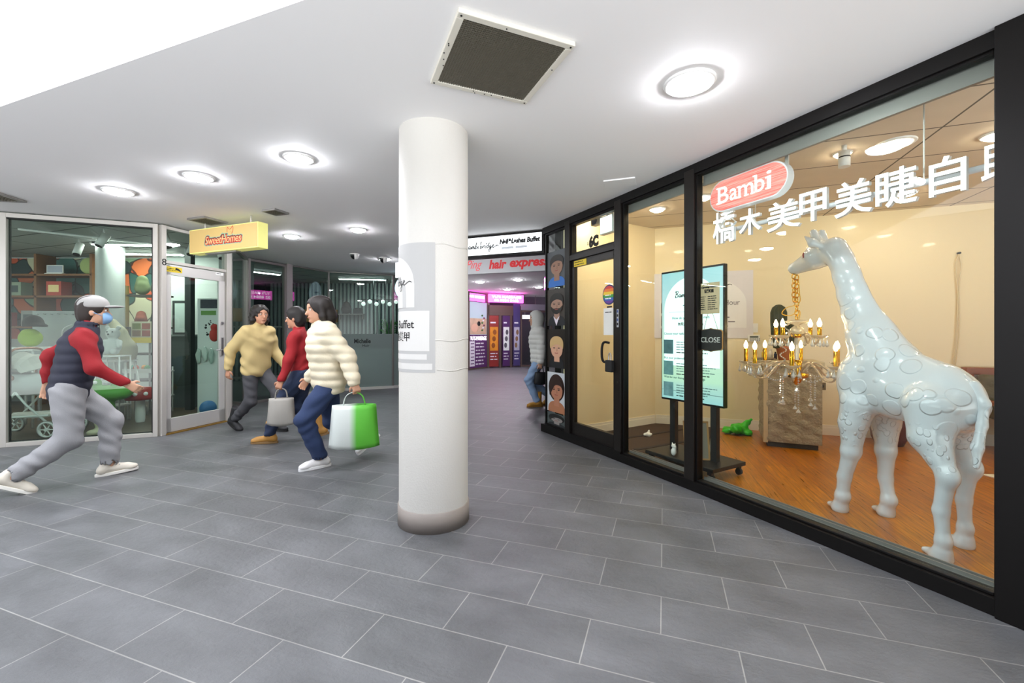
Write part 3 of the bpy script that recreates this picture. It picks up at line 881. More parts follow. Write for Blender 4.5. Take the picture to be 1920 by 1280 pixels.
# ---- crystal chandelier
M_crys = glassy('crystal', '#f4f6f4', 0.30, 0.03, 1.0, 0.5, '#ffffff')
M_crysm = glassy('pressed_glass', '#f1efe8', 0.14, 0.05, 1.0, 0.32, '#fff6e6')
M_bulb = glow('candle_bulb', '#ffd9a0', 26)
CX = (2.452, 3.72)
ch = thing('chandelier', 'brass and crystal candle chandelier hanging from the giraffe mouth', 'chandelier', (*CX, 0))
def chain(name, x, y, z0, z1, parent, lk=0.05, r=0.0042, w=0.016):
    mb = MB(); n = int((z1 - z0) / (lk * 0.74)); st = (z1 - z0) / n
    for i in range(n):
        zc = z0 + st * (i + 0.5); a = (i % 2) * PI / 2 + 0.5
        pts = []
        for j in range(12):
            t = 2 * PI * j / 12
            pts.append((x + w * math.cos(t) * math.cos(a), y + w * math.cos(t) * math.sin(a), zc + (lk / 2) * math.sin(t)))
        mb.tube(pts, r, 6, closed=True)
    return mb.build(name, M_gold, parent)
top_z = 1.85
chain('chain', 0.0, 0.0, 1.42, 1.80, ch)
nose = gw(0.905, 0.01, 1.815)
chain('hanging_chain_end', nose.x - CX[0], nose.y - CX[1], 1.575, 1.812, ch)
MB().tube([(0, 0, 1.80), (-0.02, 0.05, 1.83), (nose.x - CX[0] - 0.0, nose.y - CX[1] - 0.02, 1.828)], 0.006, 6).build('hook', M_gold, ch)
wire = spline([(0.012, 0, 1.80), (0.03, 0.01, 1.66), (0.01, -0.015, 1.56), (-0.09, 0.0, 1.52), (-0.12, 0.01, 1.47), (-0.05, 0.0, 1.455), (0.02, 0.0, 1.5), (0.025, 0.0, 1.44), (0.0, 0.0, 1.40)], 8)
MB().tube(wire, 0.0035, 6).build('cord', mat('yellow_flex', '#d9a520', 0.4), ch)
# central stem
MB().lathe([(0.012, 1.42), (0.10, 1.408), (0.105, 1.40), (0.05, 1.385), (0.018, 1.37)], n=24).build('top_canopy', M_crysm, ch)
MB().lathe([(0.018, 1.37), (0.05, 1.34), (0.055, 1.31), (0.03, 1.285), (0.016, 1.27), (0.018, 1.24), (0.026, 1.17), (0.018, 1.10), (0.02, 1.06)], n=20).build('glass_stem', M_crysm, ch)
MB().lathe([(0.0, 1.30), (0.04, 1.295), (0.045, 1.28), (0.03, 1.265), (0.0, 1.262)], n=18).build('upper_hub', M_gold, ch)
MB().lathe([(0.0, 1.075), (0.038, 1.07), (0.036, 1.02), (0.042, 0.985), (0.036, 0.965), (0.085, 0.955), (0.088, 0.93), (0.045, 0.915), (0.03, 0.88), (0.012, 0.86), (0.0, 0.855)], n=24).build('lower_hub', M_gold, ch)
def pan_prof(r, z):
    return [(0.012, z - 0.012), (r * 0.6, z - 0.006), (r, z + 0.012), (r * 1.02, z + 0.018), (r * 0.6, z + 0.004), (0.012, z)]
def drop(r, zt, ln, cx, cy, a, parent, name='crystal_drop', w=0.016):
    mb = MB()
    mb.lathe([(0.0005, zt), (0.004, zt - 0.006), (0.0025, zt - 0.016), (w * 0.5, zt - ln * 0.5), (w, zt - ln * 0.78), (w * 0.7, zt - ln * 0.92), (0.0005, zt - ln)], (cx, cy, 0), n=7, smooth=False)
    return mb.build(name, M_crys, parent)
def arm(a, r, zc, ztop, hubz, parent, pan_r, lower):
    ca, sa = math.cos(a), math.sin(a)
    f = lambda q, z: (q * ca, q * sa, z)
    if lower:
        P = [f(0.03, hubz), f(0.12, hubz + 0.10), f(0.2, hubz + 0.06), f(r * 0.72, zc - 0.10), f(r * 0.95, zc - 0.10), f(r, zc - 0.02)]
    else:
        P = [f(0.03, hubz), f(0.09, hubz + 0.03), f(r * 0.8, zc - 0.05), f(r, zc - 0.01)]
    ar = MB().tube(spline(P, 6), 0.0085, 8).build('arm', M_crysm, parent)
    MB().tube(spline(P, 6), 0.0035, 6).build('brass_core', M_gold, ar)
    MB().lathe(pan_prof(pan_r, zc), (r * ca, r * sa, 0), n=22, rad=lambda t, z: 1 + 0.06 * math.cos(11 * t)).build('drip_pan', M_crysm, ar)
    MB().lathe([(0.015, zc), (0.018, zc + 0.012), (0.0165, zc + 0.02), (0.0165, ztop - 0.004), (0.012, ztop)], (r * ca, r * sa, 0), n=14).build('candle_sleeve', M_gold, ar)
    MB().lathe([(0.009, ztop), (0.017, ztop + 0.02), (0.016, ztop + 0.036), (0.009, ztop + 0.054), (0.002, ztop + 0.072)], (r * ca, r * sa, 0), n=12).build('bulb', M_bulb, ar)
    for q in range(5):
        b_ = a + 2 * PI * q / 5 + 0.3
        drop(0, zc - 0.005, 0.075, r * ca + pan_r * 0.9 * math.cos(b_), r * sa + pan_r * 0.9 * math.sin(b_), 0, ar)
for k in range(8):
    arm(2 * PI * k / 8 + 0.12, 0.39, 1.03, 1.165, 0.95, ch, 0.055, True)
for k in range(4):
    arm(2 * PI * k / 4 + 0.42, 0.185, 1.268, 1.355, 1.275, ch, 0.058, False)
# bead chains and swags
def beads(P, parent, r=0.009, name='crystal_string'):
    mb = MB()
    for i, p in enumerate(P):
        mb.lathe([(0.0004, r), (r, 0), (0.0004, -r)], p, n=6, smooth=False)
    return mb.build(name, M_crys, parent)
for k in range(8):
    a0 = 2 * PI * k / 8 + 0.12; a1 = a0 + 2 * PI / 8
    P = []
    for i in range(15):
        t = i / 14; a = a0 + (a1 - a0) * t; rr = 0.37 - 0.05 * math.sin(PI * t)
        P.append((rr * math.cos(a), rr * math.sin(a), 1.0 - 0.085 * math.sin(PI * t)))
    beads(P, ch, name='crystal_swag')
    a = a0 + 0.2
    zt, ln = [(0.93, 0.17), (0.92, 0.24), (0.93, 0.21), (0.92, 0.19)][k % 4]
    rr = 0.10 if k % 2 else 0.16
    o = beads([(rr * math.cos(a), rr * math.sin(a), zt - 0.02 * i) for i in range(int(ln / 0.02))], ch)
    drop(0, zt - ln, 0.055, rr * math.cos(a), rr * math.sin(a), 0, o, w=0.02)
drop(0, 0.86, 0.07, 0, 0, 0, ch, w=0.02)
# the spiral of dark-and-clear beads hung at the left of the stem
beads([(-0.10 - 0.05 * t + 0.02 * math.cos(9 * t * PI), -0.03 + 0.02 * math.sin(9 * t * PI), 1.39 - 0.36 * t) for t in [i / 40 for i in range(41)]], ch, 0.008, 'crystal_swag')

# ---- rough stone counter
M_stone = mat('rough_stone', '#a3947a', 0.9, bump=1.0, bscale=11, var=0.28, vscale=7)
MAT_nt = M_stone.node_tree
for n in MAT_nt.nodes:
    if n.type == 'BUMP': n.inputs['Distance'].default_value = 0.06
    if n.type == 'TEX_NOISE': n.inputs['Roughness'].default_value = 0.6
cang = math.atan2(4.72 - 4.94, 3.37 - 2.89)
cn = thing('stone_counter', 'square counter clad in rough beige stone behind the chandelier', 'counter', (2.89, 4.94, 0.012), cang)
CW, CD = 0.545, 0.54
MB().bb(0.03, CW - 0.03, 0.03, CD - 0.03, 0, 0.06).build('plinth', mat('dark_plinth', '#3b342b', 0.8), cn)
def rough_face(nx, nz, w, h, seed):
    rnd = random.Random(seed); vs = []; fs = []
    for j in range(nz + 1):
        for i in range(nx + 1):
            e = 0 if i in (0, nx) or j in (0, nz) else 1
            vs.append((w * i / nx, -(0.004 + e * (0.012 * math.sin(3.1 * i / nx * 5 + j * 0.4) * math.sin(j * 0.7 + seed) + rnd.uniform(0, 0.012))), h * j / nz))
    for j in range(nz):
        for i in range(nx):
            a = j * (nx + 1) + i
            fs.append((a, a + 1, a + nx + 2, a + nx + 1))
    return vs, fs
mb = MB()
vs, fs = rough_face(22, 36, CW, 0.86, 1); mb._add(vs, fs, True)
mb.build('front_panel', M_stone, cn).location = (0, 0, 0.06)
mb = MB(); vs, fs = rough_face(22, 36, CD, 0.86, 2); mb._add(vs, fs, True)
o = mb.build('side_panel', M_stone, cn); o.location = (0, CD, 0.06); o.rotation_euler = (0, 0, -PI / 2)
MB().bb(0.004, CW - 0.004, 0.004, CD - 0.004, 0.06, 0.92).build('core', mat('counter_core', '#8c7d64', 0.8), cn)
MB().bb(-0.012, 0.03, -0.014, 0.03, 0.05, 0.92).build('corner_post', mat('smooth_stone', '#bfa984', 0.7, var=0.1), cn)
MB().bb(-0.03, CW + 0.02, -0.03, CD + 0.03, 0.92, 0.975).build('worktop', mat('cream_stone_top', '#c7b998', 0.5, var=0.08), cn, 0.005)
CT = 0.012 + 0.976
def cw(x, y):
    c, s_ = math.cos(cang), math.sin(cang)
    return (2.89 + c * x - s_ * y, 4.94 + s_ * x + c * y)
# cactus in a terracotta pot
px_, py_ = cw(0.24, 0.28)
ct = thing('potted_cactus', 'two-stemmed dark ribbed cactus in terracotta pot on the stone counter', 'plant', (px_, py_, CT))
MB().lathe([(0.0, 0.0), (0.07, 0.0), (0.095, 0.13), (0.11, 0.135), (0.11, 0.165), (0.095, 0.165), (0.09, 0.14), (0.0, 0.14)], n=26).build('pot', mat('terracotta', '#b8704a', 0.7), ct)
M_cact = mat('cactus_skin', '#3a3f2a', 0.7, bump=0.3, bscale=150)
ribs = lambda a, z: 1 + 0.10 * math.cos(12 * a)
MB().lathe([(0.05, 0.14), (0.07, 0.25), (0.078, 0.45), (0.078, 0.56), (0.06, 0.62), (0.025, 0.65), (0.0005, 0.655)], (-0.08, 0, 0), n=72, rad=ribs).build('stem', M_cact, ct)
MB().lathe([(0.04, 0.14), (0.055, 0.2), (0.06, 0.32), (0.05, 0.39), (0.02, 0.42), (0.0005, 0.424)], (0.055, -0.03, 0), n=60, rad=ribs).build('stem', M_cact, ct)
# small things on the counter
def bottle(name, label, x, y, r, h, col, capc, cat='bottle'):
    X, Y = cw(x, y)
    t = thing(name, label, cat, (X, Y, CT), 0, 'little bottles and jars on the stone counter')
    MB().lathe([(0, 0), (r, 0), (r, h * 0.72), (r * 0.5, h * 0.8), (r * 0.45, h * 0.84)], n=16).build('bottle_body', mat('b_' + col[1:], col, 0.3), t)
    MB().lathe([(r * 0.55, h * 0.84), (r * 0.55, h), (0, h)], n=14).build('cap', mat('c_' + capc[1:], capc, 0.4), t)
bottle('glue_bottle', 'small yellow and black bottle at the left end of the stone counter', 0.03, 0.42, 0.022, 0.11, '#d8b22c', '#1e1c1a')
bottle('lotion_bottle', 'white lotion bottle beside the yellow one on the stone counter', 0.11, 0.46, 0.022, 0.12, '#ece9e2', '#d9d6cf')
bottle('polish_bottle', 'dark blue polish bottle beside the white one on the stone counter', 0.155, 0.42, 0.018, 0.09, '#27344e', '#1a1a1c')
X, Y = cw(0.01, 0.25)
tr = MB().lathe([(0, 0), (0.10, 0), (0.13, 0.018), (0.126, 0.02), (0.098, 0.006), (0, 0.006)], (0, 0, 0), n=28).build('tray', mat('pewter', '#8d877c', 0.35, 0.6), None, loc=(X + 0.0, Y + 0.0, CT))
tag(tr, 'shallow round metal tray on the near left part of the stone counter', 'tray')

# ---- green bag on the floor
rnd = random.Random(3)
b = Body((-0.25, -0.2, -0.01), (0.25, 0.2, 0.24), 0.009)
for i in range(9):
    b.ell((rnd.uniform(-0.11, 0.12), rnd.uniform(-0.07, 0.07), rnd.uniform(0.03, 0.09)), (rnd.uniform(0.05, 0.09), rnd.uniform(0.04, 0.07), rnd.uniform(0.03, 0.06)), 0.02)
b.path([(0.08, 0, 0.1), (0.13, 0.01, 0.15), (0.17, -0.01, 0.19)], [0.05, 0.03, 0.012], 0.02)
b.path([(-0.12, 0, 0.05), (-0.2, 0.02, 0.03)], [0.03, 0.01], 0.02)
b.warp(lambda X, Y, Z: 0.007 * np.sin(60 * X + 35 * Z) * np.sin(48 * Y - 40 * Z + 25 * X))
o = b.build('plastic_bag', mat('green_plastic', '#2fc418', 0.35), None, 1)
p = at(1383, 815, 5.52); o.location = (p.x, p.y, 0.012); tag(o, 'crumpled bright green plastic bag on the floor beside the stone counter', 'bag')

# ---- screen on a rolling stand
SP, SQ = Vector((1.521, 4.40, 0)), Vector((1.867, 3.80, 0))
sang = math.atan2(SQ.y - SP.y, SQ.x - SP.x); sw = (SQ - SP).length
sd = thing('sign_screen', 'tall lit portrait screen on a black rolling stand behind the window post', 'screen', (SP.x, SP.y, 0.02), sang)
z0, z1 = CAM_Z - (747 - HZ) / FPX * 4.4 - 0.02, CAM_Z + (HZ - 511) / FPX * 4.4 - 0.02
MB().bb(0, sw, 0.0, 0.05, z0, z1).build('casing', mat('screen_casing', '#0d0d0e', 0.3), sd, 0.006)
m = bpy.data.materials.new('screen_picture'); m.use_nodes = True
nt = m.node_tree; pb = nt.nodes['Principled BSDF']
tc = nt.nodes.new('ShaderNodeTexCoord'); sp_ = nt.nodes.new('ShaderNodeSeparateXYZ'); nt.links.new(tc.outputs['Generated'], sp_.inputs[0])
cr = nt.nodes.new('ShaderNodeValToRGB')
cr.color_ramp.elements[0].color = (*lin('#9fd8d8'), 1); cr.color_ramp.elements[1].color = (*lin('#a9e2e6'), 1)
for p_, c_ in ((0.12, '#b6e3d4'), (0.16, '#c3f0cf'), (0.5, '#d2f3e2'), (0.8, '#bfe9ea')):
    e = cr.color_ramp.elements.new(p_); e.color = (*lin(c_), 1)
nt.links.new(sp_.outputs['Z'], cr.inputs[0]); nt.links.new(cr.outputs[0], pb.inputs['Emission Color'])
pb.inputs['Emission Strength'].default_value = 0.82; pb.inputs['Base Color'].default_value = (0.02, 0.02, 0.02, 1); pb.inputs['Roughness'].default_value = 0.25
scr = MB().bb(0.012, sw - 0.012, -0.002, 0.0, z0 + 0.02, z1 - 0.02).build('display', m, sd)
M_ds = glow('display_pale', '#d9f4f0', 0.9)
arch = [(0.04, z0 + 0.35)] + [(sw / 2 - (sw / 2 - 0.04) * math.cos(PI * i / 24), z1 - 0.40 + 0.32 * math.sin(PI * i / 24)) for i in range(25)] + [(sw - 0.04, z0 + 0.35)]
MB().prism(arch, -0.001, Matrix.Translation((0, -0.002, 0))).build('arch_graphic', M_ds, scr)
M_dink = mat('display_ink', '#1d3334', 0.5); M_dink2 = mat('display_grey_ink', '#6d9294', 0.5)
script_name(M_dink, scr, 0.17, z1 - 0.27, 0.36, -0.006, 0.16)
text_lines(M_dink2, scr, sw / 2 - 0.08, sw / 2 + 0.08, z1 - 0.345, 1, 0.03, 0.014, -0.006)
MB().bb(0.10, sw - 0.10, -0.005, -0.003, z1 - 0.41, z1 - 0.408).build('rule', M_dink2, scr)
for k, (txt, zz, sz, cc) in enumerate([('How do you want your nails', z1 - 0.48, 0.036, M_dink2), ('無限加色 無限飾品', z1 - 0.54, 0.034, M_dink),
        ('Choose your nails colours', z1 - 0.63, 0.032, M_dink2), ('Pick your preferred charms and style', z1 - 0.87, 0.03, M_dink2),
        ('Wait for our therapist nails, 自選美甲', z1 - 1.06, 0.03, M_dink2)]):
    lettering(txt, sz, cc, scr, sw / 2 if k < 2 else 0.04, zz, -0.006, center=k < 2)
for k, zz in enumerate((z1 - 0.82, z1 - 1.03, z1 - 1.24)):
    MB().bb(0.035, 0.15, -0.006, -0.002, zz, zz + 0.14).build('photo_tile', mat('tile_photo%d' % k, ['#5f8f94', '#7fb6b4', '#86b9bd'][k], 0.5, var=0.5, vscale=18), scr)
    text_lines(M_dink2, scr, 0.19, sw - 0.06, zz + 0.12, 4, 0.024, 0.012, -0.006, k)
    text_lines(M_dink, scr, 0.19, sw - 0.12, zz + 0.02, 1, 0.024, 0.015, -0.006, k + 5)
MB().bb(0.012, sw - 0.012, -0.004, -0.002, z0 + 0.10, z0 + 0.104).build('rule', M_dink2, scr)
M_blk = mat('stand_black', '#14110f', 0.45)
MB().bb(0.09, 0.15, 0.02, 0.07, 0.12, z0 + 0.1).build('upright', M_blk, sd)
MB().bb(sw - 0.15, sw - 0.09, 0.02, 0.07, 0.12, z0 + 0.1).build('upright', M_blk, sd)
MB().bb(-0.03, sw + 0.03, -0.20, 0.27, 0.085, 0.12).build('base_tray', M_blk, sd, 0.004)
for x in (0.02, sw - 0.02):
    for y in (-0.16, 0.23):
        cs = MB().bb(x - 0.02, x + 0.02, y - 0.02, y + 0.02, 0.055, 0.085).build('caster', M_blk, sd)
        MB().cyl((x + 0.01, y - 0.016, 0.028), (x + 0.01, y + 0.016, 0.028), 0.028, n=18).build('wheel', M_rubber, cs)
# figurine and leaning board on the stand's base
u = Vector((math.cos(sang), math.sin(sang), 0)); nrm = Vector((-u.y, u.x, 0))
def sdw(x, y, z): return Vector((SP.x, SP.y, 0.02)) + u * x + nrm * y + Vector((0, 0, z))
p = sdw(0.26, -0.13, 0.121)
b = Body((-0.05, -0.05, -0.005), (0.05, 0.05, 0.15), 0.004)
b.ell((0, 0, 0.035), (0.026, 0.024, 0.038), 0.01).ell((0, 0, 0.09), (0.022, 0.02, 0.02), 0.01).cone((-0.014, 0, 0.105), (-0.018, 0, 0.12), 0.007, 0.003, 0.004).cone((0.014, 0, 0.105), (0.018, 0, 0.12), 0.007, 0.003, 0.004).cone((0.02, 0, 0.05), (0.03, -0.01, 0.09), 0.008, 0.007, 0.006)
o = b.build('cat_figurine', mat('china_white', '#f3f1ea', 0.2), None, 1); o.location = p; o.rotation_euler = (0, 0, sang); tag(o, 'tiny white cat figurine standing on the black base of the screen', 'figurine')
p = sdw(0.47, -0.06, 0.121)
bd = thing('easel_board', 'small leaning wooden framed board on the screen stand base', 'board', p, sang + 0.9)
RM = Matrix.Rotation(-0.22, 4, 'X')
fb = MB().bb(-0.10, 0.10, 0.0, 0.012, 0.0, 0.34).xform(RM).build('panel', mat('board_face', '#8f8a78', 0.5), bd)
MB().bb(-0.11, -0.095, -0.006, 0.016, 0, 0.35).bb(0.095, 0.11, -0.006, 0.016, 0, 0.35).bb(-0.11, 0.11, -0.006, 0.016, 0.335, 0.35).bb(-0.11, 0.11, -0.006, 0.016, 0, 0.015).xform(RM).build('frame', mat('pale_wood', '#b98f55', 0.5), bd)
MB().box((0, 0.13, 0.10), (0.05, 0.012, 0.25), M=Matrix.Rotation(0.62, 3, 'X')).build('back_strut', M_blk, bd)
# scrap of tissue on the carpet
b = Body((-0.09, -0.07, -0.01), (0.09, 0.07, 0.1), 0.006)
b.ell((0, 0, 0.02), (0.055, 0.035, 0.022), 0.01).cone((0.01, 0, 0.02), (0.02, 0, 0.065), 0.03, 0.008, 0.01)
b.warp(lambda X, Y, Z: 0.006 * np.sin(90 * X) * np.sin(80 * Y + 60 * Z))
o = b.build('tissue', mat('tissue_white', '#efece2', 0.8), None, 1); q = at(1214, 820, 5.38); o.location = (q.x, q.y, 0.024); tag(o, 'crumpled white tissue lying on the brown carpet', 'tissue')

# ---- wall things: poster, keypad, switch, socket, cable
W2 = Seg(W[1], W[2])
def wallthing(seg, px, py, off=0.0):
    return seg.at(px, off), seg.z(px, py, off)
xl, xr = W2.at(1226), W2.at(1412)
zt, zb = W2.z(1412, 506), W2.z(1412, 634)
wp = thing('wall_poster', 'large pale poster with arch and script heading on the cream wall', 'poster', W2.loc, W2.ang)
MB().bb(xl, xr, -0.012, -0.002, zb, zt).build('sheet', mat('poster_lilac', '#e4dfe2', 0.4), wp)
ar = [(xl + 0.08, zb + 0.14)] + [((xl + xr) / 2 - ((xr - xl) / 2 - 0.08) * math.cos(PI * i / 24), zt - 0.45 + 0.38 * math.sin(PI * i / 24)) for i in range(25)] + [(xr - 0.08, zb + 0.14)]
MB().prism(ar, -0.002, Matrix.Translation((0, -0.0125, 0))).build('arch_graphic', mat('poster_white', '#f2efee', 0.4), wp)
script_name(M_ink, wp, xr - 0.92, zt - 0.22, 0.66, -0.017, 0.12)
M_pk = mat('grey_ink', '#77737a', 0.6)
lettering('Per Hour', 0.10, M_pk, wp, xr - 0.50, zt - 0.46, -0.016, fit=0.34)
text_lines(M_pk, wp, xr - 0.68, xr - 0.16, zt - 0.62, 4, 0.06, 0.025, -0.016)
for k, zz in enumerate((zt - 0.42, zt - 0.60, zt - 0.78)):
    MB().bb(xl + 0.10, xl + 0.24, -0.017, -0.014, zz - 0.14, zz).build('photo_tile', mat('poster_photo%d' % k, ['#4b463f', '#77706a', '#5c5650'][k], 0.5, var=0.5, vscale=20), wp)
def wbox(name, label, cat, seg, px0, px1, py0, py1, th, m, bev=0.004):
    a, c = seg.at(px0), seg.at(px1)
    return thing(name, label, cat, seg.loc, seg.ang), a, c, seg.z(px1, py1), seg.z(px1, py0), th
t, a, c, zb_, zt_, th = wbox('wall_switch', 'white switch plate on the cream wall right of the poster edge', 'switch', W2, 1412, 1421, 606, 623, 0.02, None)
MB().bb(a, c, -0.014, 0, zb_, zt_).build('plate', M_plastic, t, 0.003); MB().bb(a + 0.02, c - 0.02, -0.02, -0.013, zb_ + 0.04, zt_ - 0.04).build('rocker', M_plastic, t)
t, a, c, zb_, zt_, th = wbox('alarm_keypad', 'white alarm keypad with small screen on the cream wall below the poster', 'keypad', W2, 1402, 1424, 628, 640, 0.03, None)
MB().bb(a, c, -0.03, 0, zb_, zt_).build('case', M_plastic, t, 0.004); MB().bb(a + 0.02, c - 0.02, -0.032, -0.03, zt_ - 0.035, zt_ - 0.012).build('screen', mat('lcd', '#5c645c', 0.3), t)
mb = MB()
for i in range(5):
    for j in range(2):
        mb.bb(a + 0.025 + 0.025 * i, a + 0.04 + 0.025 * i, -0.034, -0.03, zb_ + 0.012 + 0.018 * j, zb_ + 0.024 + 0.018 * j)
mb.build('button', mat('key_grey', '#8d8d8d', 0.5), t)
t, a, c, zb_, zt_, th = wbox('wall_socket', 'dark wall socket low on the cream wall between counter and giraffe', 'socket', W2, 1539, 1548, 717, 731, 0.02, None)
MB().bb(a, c, -0.012, 0, zb_, zt_).build('plate', mat('bronze_plate', '#6e5a3c', 0.4, 0.5), t, 0.002)
MB().bb(a + 0.015, a + 0.03, -0.014, -0.011, zb_ + 0.03, zt_ - 0.03).build('switch', M_ink, t)
xc = W2.at(1796); P = [W2.w(W2.at(px), -0.02, W2.z(px, py)) for px, py in [(1796, 476), (1790, 500), (1794, 560), (1790, 640), (1784, 690), (1780, 720)]]
Q = [W2.w(W2.at(px), -0.025, W2.z(px, py)) for px, py in [(1796, 476), (1799, 500), (1796, 540), (1796, 620), (1788, 690), (1782, 720)]]
t = thing('hanging_cable', 'thin cream cable hanging in a loop from a nail on the back wall', 'cable', (0, 0, 0))
MB().tube(spline(P, 6), 0.006, 6).build('cable', mat('cream_flex', '#e2d2a8', 0.5), t); MB().tube(spline(Q, 6), 0.006, 6).build('cable', mat('cream_flex', '#e2d2a8', 0.5), t)
k = W2.w(xc, 0.0, W2.z(1796, 475)); MB().cyl(k, k - Vector((W2.n.x, W2.n.y, 0)) * 0.04, 0.012).build('nail', M_ink, t)

# ---- leather ottoman by the wall and the sofa at the right
q = at(1664, 838, 5.05)
ot = thing('leather_stool', 'dark red leather barrel stool by the wall seen between the giraffe legs', 'stool', (q.x, q.y - 0.02, 0.012))
MB().lathe([(0, 0.0), (0.13, 0.0), (0.165, 0.08), (0.18, 0.22), (0.165, 0.34), (0.14, 0.40), (0, 0.41)], n=28).build('body', mat('oxblood_leather', '#5a2418', 0.4, bump=0.1, bscale=80), ot)
MB().lathe([(0.168, 0.33), (0.175, 0.34), (0.168, 0.35)], n=28).build('stitched_band', mat('tan_stitch', '#8f5a36', 0.5), ot)
so = thing('sofa', 'wooden framed sofa with olive cushions at the back right of the shop', 'sofa', (W2.w(W2.at(1797), -0.04).x, W2.w(W2.at(1797), -0.04).y, 0.012), W2.ang)
M_sw = mat('orange_wood', '#8f4a1c', 0.4, var=0.15, vscale=12); M_ol = mat('olive_fabric', '#5d5230', 0.9, bump=0.4, bscale=25)
MB().bb(0, 2.0, -0.10, 0, 0.82, 0.90).build('back_rail', M_sw, so, 0.008)
MB().bb(0, 2.0, -0.84, -0.76, 0.28, 0.36).build('front_rail', M_sw, so, 0.008)
for x in (0.0, 1.92):
    MB().bb(x, x + 0.07, -0.10, -0.03, 0, 0.84).build('leg', M_sw, so); MB().bb(x, x + 0.07, -0.84, -0.77, 0, 0.55).build('leg', M_sw, so)
    MB().bb(x, x + 0.08, -0.86, -0.03, 0.53, 0.57).build('armrest', M_sw, so, 0.006)
b = Body((-0.05, -0.40, 0.3), (2.05, 0.0, 0.92), 0.02)
b.cone((0.12, -0.17, 0.62), (1.88, -0.17, 0.62), 0.09, 0.09, 0.02, (1, 1, 2.2)); b.warp(lambda X, Y, Z: 0.012 * np.sin(28 * Z + 3 * X + 1.4 * np.sin(4 * X)))
b.build('back_cushion', M_ol, so, 1)
MB().bb(0.08, 1.92, -0.80, -0.12, 0.36, 0.50).build('seat_cushion', M_ol, so, 0.03)
MB().bb(0.1, 1.9, -0.5, -0.4, 0.20, 0.28).build('under_frame', M_blk, so)
# wedge of white card on the floor by the sofa and a dark thing by the end post
o = MB().slab([(0, 0), (0.30, -0.03), (0.27, -0.07), (0.02, -0.10)], 0, 0.006).build('card', mat('white_card', '#e9e2d2', 0.6), None, loc=(*(lambda v: (v.x, v.y))(at(1838, 893, 3.95)), 0.012)); tag(o, 'flat white card on the timber floor behind the giraffe hind legs', 'card')

# ---- lit sign letters behind the wide pane
M_lit = glow('lit_letter', '#ffffff', 1.7); M_side = mat('letter_return', '#e4e6ea', 0.4)
OFF = 0.16
ls = thing('lit_letter_sign', 'row of large glowing white Chinese characters behind the shop glass', 'sign', S3.loc, S3.ang)
sx0 = S3.at(1338, OFF)
cen = [(1339, 1380, 396, 455), (1388, 1428, 391, 440), (1440, 1502, 376, 430), (1501, 1552, 358, 414), (1567, 1637, 338, 403), (1644, 1722, 315, 386), (1744, 1814, 292, 364), (1842, 1925, 262, 340)]
for chx, (pa, pb_, ya, yb_) in zip('橋木美甲美睫自助', cen):
    pm = (pa + pb_) / 2; xx, zz = (S3.at(pa, OFF) + S3.at(pb_, OFF)) / 2, S3.z(pm, (ya + yb_) / 2, OFF)
    me = text_mesh(chx, 0.27, extrude=0.014, offset=0.003)
    co = np.empty(len(me.vertices) * 3, np.float32); me.vertices.foreach_get('co', co); co = co.reshape(-1, 3)
    cx_, cy_ = (co[:, 0].max() + co[:, 0].min()) / 2, (co[:, 1].max() + co[:, 1].min()) / 2
    gw_ = co[:, 0].max() - co[:, 0].min(); gh_ = co[:, 1].max() - co[:, 1].min()
    kx, kz = (S3.at(pb_, OFF) - S3.at(pa, OFF)) / gw_, abs(S3.z(pm, ya, OFF) - S3.z(pm, yb_, OFF)) / gh_
    out = np.stack([(co[:, 0] - cx_) * kx + xx, OFF - co[:, 2] - 0.0, (co[:, 1] - cy_) * kz + zz], 1).astype(np.float32)
    me.vertices.foreach_set('co', out.ravel()); me.update()
    me.materials.append(M_lit); me.materials.append(M_side)
    for p_ in me.polygons:
        p_.material_index = 0 if abs(p_.normal.y) > 0.9 and p_.center.y < OFF else 1
    link('character', me, None, ls)
dx, dz = S3.at(1725, OFF), S3.z(1725, 340, OFF)
MB().cyl((dx, OFF - 0.02, dz), (dx, OFF + 0.02, dz), 0.018).build('dot', M_lit, ls)
za, zb2 = S3.z(1359, 432, OFF), S3.z(1872, 310, OFF)
MB().tube([(S3.at(1345, OFF), OFF + 0.035, za), (S3.at(1890, OFF), OFF + 0.035, za)], 0.018, 8).build('mounting_rail', M_side, ls)
for px in (1410, 1726):
    xx = S3.at(px, OFF); MB().bb(xx - 0.003, xx + 0.003, OFF + 0.035, OFF + 0.041, za, 2.80).build('hanger', M_alu, ls)
# red pill sign
OFB = 0.055
bl = thing('pill_sign', 'red oval lit sign with a white word hung above the glowing white characters', 'sign', S3.loc, S3.ang)
xa, xb = S3.at(1331, OFB), S3.at(1478, OFB)
zc_ = (S3.z(1331, 366, OFB) + S3.z(1478, 336, OFB)) / 2; hh = 0.125
pill = [(xb - hh + hh * math.sin(PI * i / 16), zc_ + hh * math.cos(PI * i / 16)) for i in range(17)] + [(xa + hh - hh * math.sin(PI * i / 16), zc_ - hh * math.cos(PI * i / 16)) for i in range(17)]
MB().prism(pill, 0.065, Matrix.Translation((0, OFB, 0))).build('case', M_side, bl)
m = bpy.data.materials.new('red_pill_face'); m.use_nodes = True; nt = m.node_tree; pb = nt.nodes['Principled BSDF']
tc = nt.nodes.new('ShaderNodeTexCoord'); mp = nt.nodes.new('ShaderNodeMapping'); mp.inputs['Scale'].default_value = (1.5, 1, 60)
nz = nt.nodes.new('ShaderNodeTexNoise'); nz.inputs['Scale'].default_value = 3; nt.links.new(tc.outputs['Object'], mp.inputs[0]); nt.links.new(mp.outputs[0], nz.inputs['Vector'])
